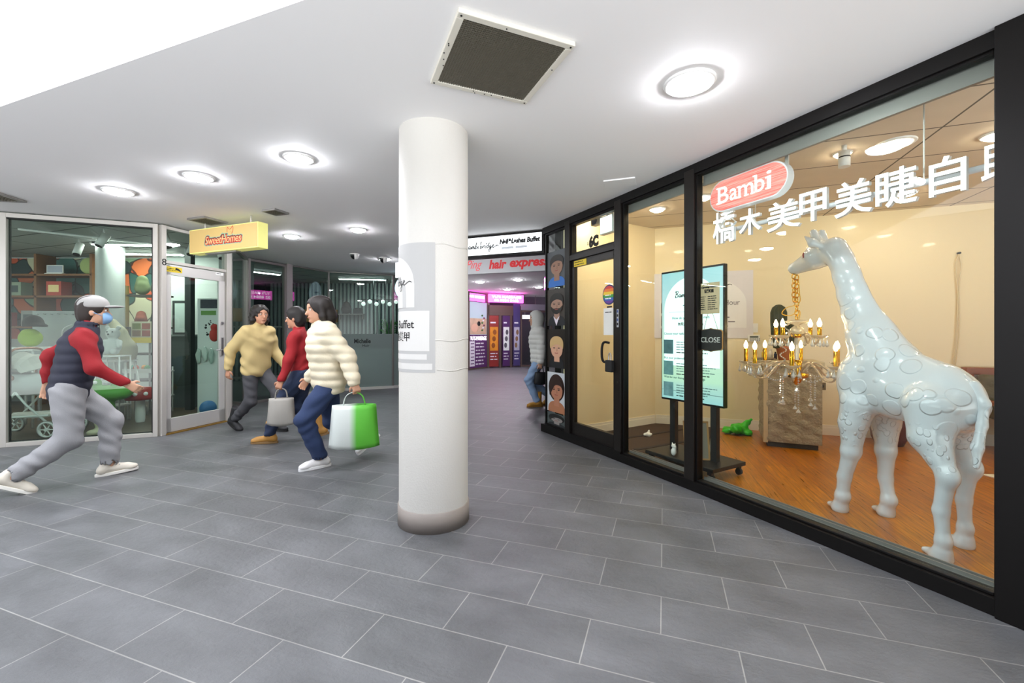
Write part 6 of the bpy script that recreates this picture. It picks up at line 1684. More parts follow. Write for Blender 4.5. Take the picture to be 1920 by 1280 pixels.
for k, (pa, pb2, c1, c2, lab) in enumerate(doors):
    a, c = H1.at(pa) + 0.05, H1.at(pb2) - 0.03
    t, y_ = poster('door_poster', lab, H1, a, c, 0.05, 1.98 if k < 2 else 2.45, mat('dp%d' % k, c1, 0.5), -0.06)
    MB().bb(a + 0.03, c - 0.03, y_ - 0.003, y_, 0.65, 1.55).build('picture_panel', mat('dpp%d' % k, c2, 0.5, var=0.3, vscale=6), t)
    for q in range(3):
        MB().ball(((a + c) / 2 + 0.03 * (q - 1), y_ - 0.004, 0.85 + 0.25 * q), ((c - a) * 0.2, 0.003, 0.1), 12, 7).build('figure_shape', mat('dpf%d' % k, ['#8c4a1a', '#5a5560', '#8d6b52'][k], 0.6), t)
    text_lines(M_pw2, t, a + 0.04, c - 0.04, 0.56, 3, 0.11, 0.06, y_ - 0.005, k)
    text_lines(M_pw2, t, a + 0.04, c - 0.06, 1.74, 1, 0.1, 0.09, y_ - 0.005, k + 3)
o = MB().bb(0, 1.15, -0.05, 0.2, 2.22, 2.45).build('shutter_box', mat('shutter_grey', '#8b8694', 0.5), None, 0.01, H2.loc, H2.ang); tag(o, 'grey roller shutter box over the dark shop at the corridor end', 'shutter')
o = thing('hanging_light', 'small bright light panel inside the dark shop at the corridor end', 'light', H2.loc, H2.ang)
MB().bb(0.3, 0.95, 0.6, 0.66, 1.9, 2.05).build('lit_face', glow('far_lit', '#f0f0ff', 1.6), o)
for x in (0.4, 0.85): MB().cyl((x, 0.63, 2.05), (x, 0.63, 2.85), 0.01, n=8).build('hanger', M_alud, o)

# round lit sign beside the salon
p = at(764, 540, 10.0)
rs = thing('round_light_sign', 'round pale blue lit sign half hidden by the left edge of the column', 'sign', (p.x, 10.0, p.z), -0.2)
MB().cyl((0, 0.05, 0), (0, -0.05, 0), 0.30, n=40).build('case', M_alud, rs); MB().cyl((0, -0.05, 0), (0, -0.056, 0), 0.285, n=40).build('face', glow('round_face', '#cfeaf8', 0.95), rs)
text_lines(mat('blue_ink', '#3a66a8', 0.5), rs, -0.19, 0.15, 0.02, 1, 0.1, 0.06, -0.058)
MB().cyl((0, 0, 0.29), (0, 0, CEIL - p.z), 0.012, n=8).build('hanger', M_alud, rs)

# ---- vinyl wrap on the column
PHI0 = math.atan2(-3.03, 0.548)
def col_arc(s, r): return PHI0 + s / r
def col_patch(s0, s1, z0, z1, r, th=0.001, n=40):
    vs, fs = [], []
    for i in range(n + 1):
        a = col_arc(s0 + (s1 - s0) * i / n, 0.238)
        for rr in (r, r + th):
            for z in (z0, z1): vs.append((rr * math.cos(a), rr * math.sin(a), z))
    for i in range(n):
        b = 4 * i; fs += [(b + 2, b + 6, b + 7, b + 3), (b, b + 1, b + 5, b + 4), (b + 1, b + 3, b + 7, b + 5), (b, b + 4, b + 6, b + 2)]
    return vs, fs
def bend(me, s_off, z_off, r):
    for v in me.vertices:
        a = col_arc(s_off + v.co.x, 0.238); rr = r - v.co.z if False else r + v.co.z
        v.co = (rr * math.cos(a), rr * math.sin(a), z_off + v.co.y)
    return me
wr = thing('column_poster', 'pale arch poster wrapped around the left side of the white column', 'poster', (-0.548, 3.03, 0))
mb = MB(); mb._add(*col_patch(-0.50, 0.008, 1.045, 1.89, 0.2385)); mb.build('sheet', mat('wrap_grey', '#b1b0af', 0.5), wr)
def wrap_shape(name, outline, m, r):
    """outline: list of (s, z0, z1) columns"""
    mb = MB(); vs, fs = [], []
    for s, z0, z1 in outline:
        a = col_arc(s, 0.238)
        vs += [(r * math.cos(a), r * math.sin(a), z0), (r * math.cos(a), r * math.sin(a), z1), ((r + .0008) * math.cos(a), (r + .0008) * math.sin(a), z0), ((r + .0008) * math.cos(a), (r + .0008) * math.sin(a), z1)]
    k = len(outline)
    for i in range(k - 1):
        b = 4 * i; fs += [(b + 2, b + 6, b + 7, b + 3), (b, b + 1, b + 5, b + 4), (b + 1, b + 3, b + 7, b + 5), (b, b + 4, b + 6, b + 2)]
    e = 4 * (k - 1); fs += [(0, 2, 3, 1), (e, e + 1, e + 3, e + 2)]
    mb._add(vs, fs); return mb.build(name, m, wr)
M_wp = mat('wrap_white', '#d0cecb', 0.5)
cS, wA = -0.32, 0.19
wrap_shape('arch_graphic', [(cS - wA + 2 * wA * i / 40, 1.47, 1.62 + 0.19 * math.sqrt(max(0, 1 - ((i - 20) / 20) ** 2))) for i in range(41)], M_wp, 0.2398)
wrap_shape('arch_shade', [(cS - wA * 0.62 + 1.24 * wA * i / 30, 1.47, 1.56 + 0.12 * math.sqrt(max(0, 1 - ((i - 15) / 15) ** 2))) for i in range(31)], mat('wrap_mid', '#bab9b8', 0.5), 0.2408)
wrap_shape('arch_graphic', [(cS - wA * 0.45 + 0.9 * wA * i / 30, 1.47, 1.55 + 0.09 * math.sqrt(max(0, 1 - ((i - 15) / 15) ** 2))) for i in range(31)], M_wp, 0.2418)
wrap_shape('plaque', [(-0.50 + 0.472 * i / 30, 1.185, 1.447) for i in range(31)], M_wp, 0.2402)
wrap_shape('step_graphic', [(-0.50 + 0.455 * i / 30, 1.13, 1.165) for i in range(31)], M_wp, 0.2398)
wrap_shape('step_graphic', [(-0.50 + 0.49 * i / 30, 1.065, 1.105) for i in range(31)], M_wp, 0.2398)
for txt, sr, z_, sz in (('Nail & Lashes Buffet', -0.132, 1.335, 0.075), ('自助美甲', -0.168, 1.255, 0.068)):
    me = text_mesh(txt, sz, extrude=0.0004, offset=0.001)
    xm = max(v.co.x for v in me.vertices)
    link('lettering', bend(me, sr - xm, z_, 0.2415), M_ink, wr)
mb = MB()
for st in SCRIPT:
    q = [(a * 0.44 / 9.3, b * 0.44 / 9.3) for a, b in spline(st, 6)]; mb.ribbon(q, 0.0045, 0, 0.0006)
me = mb.mesh('lettering')
for v in me.vertices: v.co = (v.co.x, v.co.z, v.co.y)
link('lettering', bend(me, -0.150 - 0.44, 1.615, 0.2428), M_ink, wr)
# clear tape bands round the column
for k, (z_, s0, s1) in enumerate([(1.88, 0.0, 0.33), (1.25, 0.0, 0.34), (1.06, 0.02, 0.36)]):
    mb = MB(); vs, fs = [], []
    for i in range(31):
        s_ = s0 + (s1 - s0) * i / 30; a = col_arc(s_, 0.238); zz = z_ + 0.006 * math.sin(9 * i / 30 + k) + 0.012 * i / 30 * (1 if k == 1 else -0.3)
        for rr in (0.2378, 0.2392):
            for dz in (-0.004, 0.004): vs.append((rr * math.cos(a), rr * math.sin(a), zz + dz))
    for i in range(30):
        b = 4 * i; fs += [(b + 2, b + 6, b + 7, b + 3), (b, b + 1, b + 5, b + 4), (b + 1, b + 3, b + 7, b + 5), (b, b + 4, b + 6, b + 2)]
    mb._add(vs, fs, True); mb.build('tape', mat('clear_tape', '#cbc8c2', 0.2), wr)

# ---- hair model portraits in the corner window
LIM = [-9, 9, -9, 9]
def blob(cx, cz, rx, rz, y, n=28, th=0.0015, sq=2.0):
    pts = []
    for i in range(n):
        t = 2 * PI * i / n; c, s_ = math.cos(t), math.sin(t)
        q = (cx + rx * math.copysign(abs(c) ** (2 / sq), c), cz + rz * math.copysign(abs(s_) ** (2 / sq), s_))
        pts.append((min(max(q[0], LIM[0]), LIM[1]), min(max(q[1], LIM[2]), LIM[3])))
    return MB().prism(pts, -th, Matrix.Translation((0, y, 0)))
def portrait(label, z0, z1, bg, skin, hair, cloth, style):
    t = thing('portrait_print', label, 'picture', S1.loc, S1.ang, 'hair model prints in the corner window')
    xa, xb = 0.035, xd0 - 0.055
    y = -0.006; w = xb - xa; h = z1 - z0; cx = xa + w * 0.52
    LIM[:] = [xa, xb, z0, z1]
    MB().bb(xa, xb, y - 0.003, y, z0, z1).build('print', mat('pbg_' + bg[1:], bg, 0.4), t); y -= 0.0035
    S_, Hh, Cc = mat('psk_' + skin[1:], skin, 0.5), mat('phr_' + hair[1:], hair, 0.5), mat('pcl_' + cloth[1:], cloth, 0.5)
    fr_ = w * 0.33
    if style == 'long':
        blob(cx - w * 0.03, z0 + h * 0.62, fr_ * 1.25, h * 0.34, y).build('hair', Hh, t); y -= 0.002
    blob(cx - w * 0.02, z0 + h * 0.02, w * (0.44 if style != 'child' else 0.38), h * 0.26, y, sq=2.6).build('clothes', Cc, t); y -= 0.002
    MB().bb(cx - fr_ * 0.42, cx + fr_ * 0.42, y - 0.0015, y, z0 + h * 0.16, z0 + h * 0.42).build('neck', S_, t); y -= 0.002
    fz = z0 + h * (0.56 if style != 'child' else 0.5)
    blob(cx, fz, fr_ * 0.92, h * 0.23, y, sq=2.3).build('face', S_, t); y -= 0.002
    if style == 'long':
        hp = spline([(cx - fr_ * 1.1, fz - h * 0.15), (cx - fr_ * 1.05, fz + h * 0.12), (cx - fr_ * 0.4, fz + h * 0.26), (cx + fr_ * 0.7, fz + h * 0.24), (cx + fr_ * 1.0, fz + h * 0.02), (cx + fr_ * 0.6, fz + h * 0.12), (cx - fr_ * 0.2, fz + h * 0.12), (cx - fr_ * 0.7, fz - h * 0.02)], 5, True)
    else:
        e = 0.06 if style == 'child' else 0.10
        hp = spline([(cx - fr_ * 1.0, fz + h * 0.0), (cx - fr_ * 1.02, fz + h * 0.2), (cx - fr_ * 0.4, fz + h * 0.31), (cx + fr_ * 0.5, fz + h * 0.30), (cx + fr_ * 1.02, fz + h * 0.18), (cx + fr_ * 0.98, fz), (cx + fr_ * 0.75, fz + h * e), (cx, fz + h * (e + 0.05)), (cx - fr_ * 0.7, fz + h * e)], 5, True)
    MB().prism(hp, -0.0015, Matrix.Translation((0, y, 0))).build('hair', Hh, t); y -= 0.002
    for s_ in (-1, 1):
        blob(cx + s_ * fr_ * 0.38, fz + h * 0.015, fr_ * 0.16, h * 0.012, y).build('eye', M_ink, t)
        MB().ribbon([(cx + s_ * fr_ * 0.2, fz + h * 0.05), (cx + s_ * fr_ * 0.58, fz + h * 0.052)], h * 0.012, y - 0.0015, 0.0015).build('eyebrow', Hh, t)
    MB().ribbon([(cx + fr_ * 0.05, fz + h * 0.0), (cx + fr_ * 0.12, fz - h * 0.06), (cx - fr_ * 0.06, fz - h * 0.065)], h * 0.008, y - 0.0015, 0.0015).build('nose', mat('pshade', '#8a5f4a', 0.6), t)
    MB().ribbon([(cx - fr_ * 0.25, fz - h * 0.115), (cx, fz - h * 0.12), (cx + fr_ * 0.25, fz - h * 0.113)], h * 0.018, y - 0.0015, 0.0015).build('mouth', mat('plip', '#9c5048', 0.6), t)
    if style == 'beard':
        bp_ = spline([(cx - fr_ * 0.92, fz - h * 0.03), (cx - fr_ * 0.7, fz - h * 0.17), (cx, fz - h * 0.25), (cx + fr_ * 0.7, fz - h * 0.17), (cx + fr_ * 0.92, fz - h * 0.03), (cx + fr_ * 0.5, fz - h * 0.09), (cx, fz - h * 0.085), (cx - fr_ * 0.5, fz - h * 0.09)], 5, True)
        MB().prism(bp_, -0.0008, Matrix.Translation((0, y, 0))).build('beard', Hh, t)
        MB().prism([(cx - fr_ * 0.5, z0 + h * 0.26), (cx, z0), (cx + fr_ * 0.5, z0 + h * 0.26), (cx, z0 + h * 0.16)], -0.0012, Matrix.Translation((0, y, 0))).build('shirt', M_pw2, t)
    return t
portrait('portrait of a dark haired boy in a blue shirt, topmost print in the corner window', 1.90, 2.36, '#474c50', '#9c7660', '#1d1713', '#2f6fc0', 'short')
portrait('portrait of a bearded man in a dark suit in the corner window', 1.40, 1.87, '#3f3833', '#a88470', '#1a1512', '#1b1c22', 'beard')
portrait('portrait of a fair haired child in the corner window', 0.86, 1.355, '#221a16', '#cfa084', '#c9a873', '#18191c', 'child')
portrait('portrait of a brown haired woman on white in the corner window', 0.29, 0.80, '#c6ccd0', '#b0785c', '#2c1a13', '#a8704f', 'long')
portrait('small dark portrait of a woman, lowest print in the corner window', 0.115, 0.275, '#4d5654', '#8d8783', '#1d1b1a', '#26282a', 'long')
# ================================================================ PEOPLE
def rotz(a):
    return np.array([[math.cos(a), -math.sin(a), 0], [math.sin(a), math.cos(a), 0], [0, 0, 1]])
def roty(a):
    return np.array([[math.cos(a), 0, math.sin(a)], [0, 1, 0], [-math.sin(a), 0, math.cos(a)]])
def ik(a, t, l1, l2, pole):
    a, t, pole = np.array(a, float), np.array(t, float), np.array(pole, float)
    d = t - a; L_ = np.linalg.norm(d)
    if L_ > (l1 + l2) * 0.995:
        d *= (l1 + l2) * 0.995 / L_; t = a + d; L_ = np.linalg.norm(d)
    u = d / L_
    c = (l1 * l1 + L_ * L_ - l2 * l2) / (2 * L_)
    h = math.sqrt(max(l1 * l1 - c * c, 0))
    p = pole - u * (pole @ u); p /= np.linalg.norm(p) + 1e-9
    return a + u * c + p * h, t
def hand(b, w, d, n, curl, left):
    """palm with four fingers and a thumb; w wrist, d pointing direction, n palm normal"""
    d = np.array(d, float); d /= np.linalg.norm(d)
    n = np.array(n, float); n = n - d * (n @ d); n /= np.linalg.norm(n)
    s = np.cross(n, d) * (1 if left else -1)          # towards the thumb
    for k in (-1, 0, 1):
        b.cone(w + s * 0.018 * k * 0.7, w + d * 0.085 + s * 0.024 * k, 0.017, 0.014, 0.012)
    for k, ln in zip((-1.5, -0.5, 0.5, 1.5), (0.058, 0.070, 0.076, 0.068)):
        p0 = w + d * 0.088 + s * 0.0195 * k
        d1 = d * math.cos(curl) + n * math.sin(curl); d2 = d * math.cos(2.1 * curl) + n * math.sin(2.1 * curl); d3 = d * math.cos(3.0 * curl) + n * math.sin(3.0 * curl)
        p1 = p0 + d1 * ln * 0.45; p2 = p1 + d2 * ln * 0.33; p3 = p2 + d3 * ln * 0.28
        b.path([p0, p1, p2, p3], [0.0095, 0.009, 0.0085, 0.007], 0.004)
    t0 = w + d * 0.03 + s * 0.026; t1 = t0 + (d * 0.6 + s * 0.7 + n * 0.25) * 0.036; t2 = t1 + (d * 0.8 + s * 0.2 + n * 0.5) * 0.032
    b.path([t0, t1, t2], [0.012, 0.0105, 0.008], 0.006)

def shoe(parent, ank, ang, pitch, kind, upper, sole):
    """ankle joint at ank, heading ang, pitch > 0 lifts the heel"""
    Rm = Matrix.Translation(Vector(ank)) @ Matrix.Rotation(ang, 4, 'Z') @ Matrix.Rotation(pitch, 4, 'Y') @ Matrix.Translation((0, 0, -0.09))
    b = Body((-0.12, -0.08, -0.01), (0.24, 0.08, 0.34), 0.007)
    b.cone((-0.045, 0, 0.06), (0.12, 0, 0.045), 0.042, 0.038, 0.02, (1, 0.95, 1)).ell((0.145, 0, 0.036), (0.055, 0.043, 0.032), 0.02).ell((-0.05, 0, 0.045), (0.04, 0.036, 0.04), 0.015)
    if kind == 'boot':
        b.cone((-0.015, 0, 0.08), (-0.02, 0, 0.24), 0.052, 0.056, 0.03); b.ell((-0.02, 0, 0.285), (0.05, 0.05, 0.045), 0.004, cut=True)
    else:
        b.cone((-0.02, 0, 0.08), (-0.02, 0, 0.11), 0.042, 0.042, 0.02); b.cone((0.04, 0, 0.088), (0.09, 0, 0.07), 0.018, 0.014, 0.012)
    b.ell((0.05, 0, -0.06), (0.4, 0.3, 0.085), 0.004, cut=True)
    me = b.mesh('shoe'); me.transform(Rm)
    o = link('boot' if kind == 'boot' else 'shoe', me, upper, parent)
    out = []
    for i in range(28):
        t = 2 * PI * i / 28; x = 0.05 + 0.152 * math.cos(t); w_ = 0.047 * (0.86 + 0.14 * math.cos(t)) * math.copysign(abs(math.sin(t)) ** 0.75, math.sin(t))
        out.append((x, w_))
    so_ = MB().slab(out, 0.0, 0.028); so_.xform(Rm); so_.build('sole', sole, o, 0.004)
    if kind == 'sneaker':
        lc = MB()
        for k in range(4):
            x = 0.045 + 0.022 * k; z = 0.104 - 0.011 * k
            lc.tube([(x, -0.028, z - 0.012), (x + 0.004, 0, z + 0.002), (x, 0.028, z - 0.012)], 0.0035, 6)
        lc.xform(Rm); lc.build('laces', mat('lace', '#d9d9d9', 0.8), o)
        st = MB().ribbon(spline([(-0.03, 0.075), (0.03, 0.045), (0.06, 0.07), (0.1, 0.045)], 4), 0.008, -0.046, 0.002)
        st.xform(Rm)
    return o

def person(label, loc, heading, H=1.65, lean=0.1, feet=None, hands=None, head=(0, 0), build=1.0, skin='#c6977a', hair=None, top=None, legs=None, shoes=None, vest=None, mask=None, cap=None, hood=False, hip=None, elbow=-1, coat_hem=0.0, curls=(0.5, 0.5)):
    s = H / 1.68
    t = thing('person', label, 'person', (loc[0], loc[1], 0.0), heading)
    A3 = lambda *v: np.array(v, float)
    pel = A3(0, 0, hip if hip else 0.90 * s)
    up = A3(math.sin(lean), 0, math.cos(lean))
    chest = pel + up * 0.36 * s
    nb = pel + up * 0.52 * s
    hc = nb + A3(0.035 + 0.5 * math.sin(lean) * 0.1, 0, 0.165 * s)
    sh = {1: pel + up * 0.455 * s + A3(0, 0.175 * s * build, 0), -1: pel + up * 0.455 * s + A3(0, -0.175 * s * build, 0)}
    hp = {1: pel + A3(0, 0.085 * s, -0.03), -1: pel + A3(0, -0.085 * s, -0.03)}
    Ls, La = 0.435 * s, 0.29 * s
    kn, an, el, wr_ = {}, {}, {}, {}
    for k in (1, -1):
        fx, fy, fz = feet[k][:3]
        kn[k], an[k] = ik(hp[k], (fx, fy, fz), Ls * 0.97, Ls * 0.98, (1, 0.05 * k, 0.1))
        el[k], wr_[k] = ik(sh[k], hands[k][:3], La, 0.255 * s, (-1, 0.35 * k, -0.3))
    # ---- body, one continuous surface
    M_skin = mat('skin_' + skin[1:], skin, 0.55)
    RH = rotz(head[0]) @ roty(head[1])
    hd = lambda *v: hc + RH @ A3(*v)
    allp = np.array([pel, hc] + list(kn.values()) + list(an.values()) + list(el.values()) + list(wr_.values()))
    lo, hi = allp.min(0) - 0.28, allp.max(0) + 0.28
    lo[2] = -0.02
    b = Body(lo, hi, 0.0075)
    b.cone(pel, chest, 0.115 * s, 0.125 * s, 0.04, (0.85, 1.15, 1)).cone(sh[1] - A3(0, 0.05, 0), sh[-1] + A3(0, 0.05, 0), 0.06 * s, 0.06 * s, 0.05)
    b.cone(chest, nb, 0.12 * s, 0.06 * s, 0.04).cone(nb, hc + A3(-0.01, 0, -0.05), 0.052, 0.05, 0.02)
    b.ell(hd(0, 0, 0.03), (0.098, 0.076, 0.10), 0.02, RH.T).ell(hd(0.028, 0, -0.045), (0.066, 0.058, 0.068), 0.03, RH.T)
    b.cone(hd(0.093, 0, 0.012), hd(0.112, 0, -0.022), 0.009, 0.014, 0.012)
    b.ell(hd(0.088, 0, -0.058), (0.014, 0.024, 0.012), 0.008, RH.T).ell(hd(0.075, 0, -0.095), (0.022, 0.024, 0.018), 0.015, RH.T)
    for k in (1, -1):
        b.ell(hd(0.09, 0.033 * k, 0.018), (0.016, 0.018, 0.012), 0.01, RH.T, cut=True)
        b.ell(hd(-0.005, 0.078 * k, -0.008), (0.02, 0.010, 0.032), 0.006, RH.T)
        b.path([hp[k], kn[k], an[k]], [0.082 * s, 0.055 * s, 0.040 * s], 0.03)
        b.path([sh[k], el[k], wr_[k]], [0.050 * s, 0.038 * s, 0.027 * s], 0.02)
        dirn = wr_[k] - el[k]; dirn /= np.linalg.norm(dirn)
        hand(b, wr_[k], dirn, hands[k][3] if len(hands[k]) > 3 else (0, -k, 0), curls[0] if k == 1 else curls[1], k == 1)
    b.build('body', M_skin, t, 2)
    for k in (1, -1):
        e = MB().ball(tuple(hd(0.081, 0.033 * k, 0.018)), 0.0105, 12, 8).build('eye', mat('eye_white', '#e9e4dd', 0.3), t)
        MB().ball(tuple(hd(0.0885, 0.033 * k, 0.018)), 0.0056, 10, 6).build('iris', mat('iris', '#2a1a12', 0.2), e)
        q = [hd(0.092 - 0.012 * abs(u_), (0.033 + 0.02 * u_) * k, 0.042 - 0.004 * abs(u_)) for u_ in (-1, -0.3, 0.4, 1)]
        MB().tube(q, 0.0038, 6).build('eyebrow', mat('brow', '#2a1d16', 0.8), t)
    MB().tube([hd(0.094, -0.022, -0.058), hd(0.1015, 0, -0.0575), hd(0.094, 0.022, -0.058)], [0.003, 0.005, 0.003], 6).build('lips', mat('lips', '#a2594e', 0.5), t)
    # ---- hair
    if hair:
        hcol, style = hair
        hb_ = Body(hc - 0.26, hc + 0.26, 0.009)
        hb_.ell(hd(-0.012, 0, 0.045), (0.112, 0.094, 0.105), 0.02, RH.T)
        if style in ('long', 'curly'):
            hb_.path([hd(-0.06, 0, 0.05), hd(-0.085, 0, -0.06), hd(-0.08, 0, -0.15)], [0.09, 0.088, 0.06], 0.03, (0.9, 1.1, 1))
            for k in (1, -1): hb_.path([hd(-0.01, 0.075 * k, 0.04), hd(-0.01, 0.088 * k, -0.06), hd(-0.03, 0.085 * k, -0.13)], [0.03, 0.032, 0.022], 0.02)
        else:
            hb_.ell(hd(-0.05, 0, -0.03), (0.065, 0.083, 0.09), 0.03, RH.T)
        hb_.ell(hd(0.105, 0, -0.025), (0.075, 0.066, 0.105), 0.012, RH.T, cut=True)
        if style == 'curly':
            hb_.warp(lambda X, Y, Z: 0.010 * np.sin(75 * X + 20 * Z) * np.sin(70 * Y) * np.sin(65 * Z))
        else:
            hb_.warp(lambda X, Y, Z: 0.003 * np.sin(140 * Y + 30 * Z))
        hb_.build('hair', mat('hair_' + hcol[1:], hcol, 0.6), t, 1)
    if cap:
        cb = Body(hc - 0.24, hc + 0.3, 0.008)
        cb.ell(hd(-0.008, 0, 0.058), (0.113, 0.096, 0.092), 0.01, RH.T).ell(hd(0, 0, -0.06), (0.3, 0.3, 0.098), 0.006, RH.T, cut=True)
        cb.build('cap', mat('cap_' + cap[1:], cap, 0.8), t, 1)
        pk = Body(hc - 0.2, hc + 0.3, 0.007); pk.ell(hd(0.12, 0, 0.055), (0.085, 0.078, 0.012), 0.01, RH.T).build('cap_peak', mat('cap_' + cap[1:], cap, 0.8), t, 1)
    if mask:
        mb_ = Body(hc - 0.2, hc + 0.22, 0.006)
        mb_.ell(hd(0.055, 0, -0.05), (0.074, 0.066, 0.062), 0.01, RH.T).ell(hd(-0.03, 0, -0.05), (0.09, 0.2, 0.2), 0.004, RH.T, cut=True)
        mb_.build('face_mask', mat('mask_blue', mask, 0.8), t, 1)
        for k in (1, -1): MB().tube([hd(0.06, 0.062 * k, -0.03), hd(0.0, 0.084 * k, -0.005)], 0.003, 6).build('ear_loop', mat('mask_blue', mask, 0.8), t)
    # ---- trousers
    lc_, lr = legs
    tb_ = Body(lo, hi, 0.010)
    tb_.cone(pel + A3(0, 0, 0.06), pel - A3(0, 0, 0.05), 0.125 * s, 0.125 * s, 0.03, (0.9, 1.2, 1))
    for k in (1, -1):
        m_ = an[k] + (kn[k] - an[k]) * 0.10
        tb_.path([hp[k], kn[k], m_], [0.108 * s * lr, 0.080 * s * lr, 0.066 * s * lr], 0.025)
        dd = (m_ - kn[k]) / np.linalg.norm(m_ - kn[k]); tb_.cone(m_ + dd * 0.02, m_ + dd * 0.10, 0.052 * s * lr, 0.052 * s * lr, 0.004, cut=True)
    tb_.warp(lambda X, Y, Z: 0.007 * np.sin(42 * Z + 14 * X + 2.2 * np.sin(11 * X + 9 * Z)) * np.sin(17 * X + 13 * Y + 6 * Z + 2))
    tb_.build('trousers', mat('trousers_' + lc_[1:], lc_, 0.9, bump=0.15, bscale=160), t, 1)
    # ---- jacket
    tc_, tr, puff = top
    jb = Body(lo, hi, 0.010)
    hem = pel - A3(0, 0, 0.02 + coat_hem)
    jb.cone(hem, chest, 0.148 * s * tr, 0.158 * s * tr, 0.03, (0.82, 1.16, 1)).cone(chest, nb - up * 0.03, 0.15 * s * tr, 0.085 * s * tr, 0.05, (0.85, 1.1, 1))
    jb.cone(sh[1] - A3(0, 0.03, 0), sh[-1] + A3(0, 0.03, 0), 0.078 * s * tr, 0.078 * s * tr, 0.05)
    jb.cone(nb - up * 0.02, nb + up * 0.045, 0.072, 0.068, 0.02)
    for k in (1, -1):
        cuff = wr_[k] + (el[k] - wr_[k]) * 0.06
        jb.path([sh[k], el[k], cuff], [0.074 * s * tr, 0.060 * s * tr, 0.046 * s * tr], 0.03)
        dd = (cuff - el[k]) / np.linalg.norm(cuff - el[k]); jb.cone(cuff + dd * 0.03, cuff + dd * 0.09, 0.034 * s, 0.036 * s, 0.004, cut=True)
    jb.ell(hem - A3(0, 0, 0.16), (0.3, 0.3, 0.06), 0.008, cut=True)
    jb.cone(nb + up * 0.03, nb + up * 0.14, 0.055, 0.062, 0.004, cut=True)
    if puff:
        jb.warp(lambda X, Y, Z: -puff * np.abs(np.sin(Z * PI / 0.085)) + 0.004 * np.sin(30 * X + 20 * Z) * np.sin(26 * Y))
    else:
        jb.warp(lambda X, Y, Z: 0.0075 * np.sin(38 * Z + 12 * X + 2 * np.sin(12 * X + 8 * Z)) * np.sin(19 * X + 14 * Y + 5 * Z))
    jb.build('jacket', mat('jacket_' + tc_[1:], tc_, 0.8, bump=0.1, bscale=120), t, 1)
    if vest:
        vb = Body(lo, hi, 0.011)
        vb.cone(hem - A3(0, 0, 0.01), chest, 0.162 * s * tr, 0.172 * s * tr, 0.03, (0.83, 1.14, 1)).cone(chest, nb - up * 0.05, 0.165 * s * tr, 0.10 * s * tr, 0.04, (0.85, 1.1, 1))
        vb.cone(nb - up * 0.03, nb + up * 0.03, 0.083, 0.078, 0.02); vb.cone(nb + up * 0.02, nb + up * 0.14, 0.072, 0.075, 0.004, cut=True)
        for k in (1, -1): vb.cone(sh[k] + A3(0, 0.0 * k, 0), sh[k] + A3(0, 0.12 * k, -0.02), 0.095 * s, 0.11 * s, 0.01, cut=True)
        vb.warp(lambda X, Y, Z: -0.008 * np.abs(np.sin(Z * PI / 0.08)))
        vb.build('vest', mat('vest_' + vest[1:], vest, 0.8), t, 1)
    if hood:
        hb2 = Body(hc - 0.3, hc + 0.3, 0.010)
        hb2.ell(hd(-0.02, 0, 0.025), (0.145, 0.125, 0.15), 0.02, RH.T).cone(nb, hc + A3(-0.02, 0, -0.05), 0.11, 0.12, 0.04)
        hb2.ell(hd(0.13, 0, -0.01), (0.10, 0.085, 0.11), 0.02, RH.T, cut=True)
        hb2.build('hood', mat('jacket_' + tc_[1:], tc_, 0.8, bump=0.1, bscale=120), t, 1)
    kind, uc, sc_c = shoes
    for k in (1, -1):
        pitch = feet[k][3] if len(feet[k]) > 3 else 0.0
        yaw = feet[k][4] if len(feet[k]) > 4 else 0.06 * k
        shoe(t, an[k], yaw, pitch, kind, mat('shoe_' + uc[1:], uc, 0.6), mat('sole_' + sc_c[1:], sc_c, 0.7))
    return t, (lambda v: Vector((loc[0] + v[0] * math.cos(heading) - v[1] * math.sin(heading), loc[1] + v[0] * math.sin(heading) + v[1] * math.cos(heading), v[2]))), wr_

# left walker: navy padded vest over a red jumper, grey trousers, pale sneakers
person('person in navy vest with red sleeves, cap and blue mask striding past the toy shop', (-3.84, 3.74), math.radians(44), H=1.63, lean=0.22,
       feet={1: (0.26, 0.08, 0.09, -0.05), -1: (-0.32, -0.08, 0.15, 0.5)}, hands={1: (-0.14, 0.27, 0.86), -1: (0.36, -0.24, 0.86)}, head=(-0.1, 0.05),
       skin='#c79a7e', hair=('#2a211d', 'short'), top=('#8c0e18', 1.0, 0), vest='#262837', legs=('#97979a', 1.12), shoes=('sneaker', '#d8d0c2', '#efece4'), mask='#7fa6cc', cap='#9c9a98', hip=0.84)
# right-facing woman in beige
person('person with curly dark hair in a beige jacket walking right by the glazed door', (-3.44, 5.80), math.radians(-20), H=1.67, lean=0.08,
       feet={1: (0.26, 0.08, 0.09, 0), -1: (-0.30, -0.08, 0.14, 0.42)}, hands={1: (0.22, 0.27, 0.85), -1: (-0.15, -0.27, 0.84)}, head=(-0.25, 0.05),
       skin='#c48f72', hair=('#1c1512', 'curly'), top=('#c9b37c', 1.14, 0), legs=('#4a4a4e', 0.9), shoes=('boot', '#1f1f22', '#141416'), hip=0.86, coat_hem=0.02)
# left-going person in red, half hidden
tD, wD, wrD = person('person in a red jumper and tan boots half hidden behind the cream padded jacket', (-2.53, 5.24), math.radians(186), H=1.60, lean=0.10,
       feet={1: (0.36, 0.08, 0.09, 0), -1: (-0.16, -0.08, 0.12, 0.3)}, hands={1: (0.16, 0.28, 0.70, (0, -1, 0)), -1: (-0.1, -0.27, 0.80)}, head=(0.0, 0.1),
       skin='#c18d70', hair=('#191412', 'short'), top=('#9a1820', 1.0, 0), legs=('#28344f', 1.05), shoes=('boot', '#b58440', '#8a6a40'), hip=0.83, curls=(0.9, 0.5))
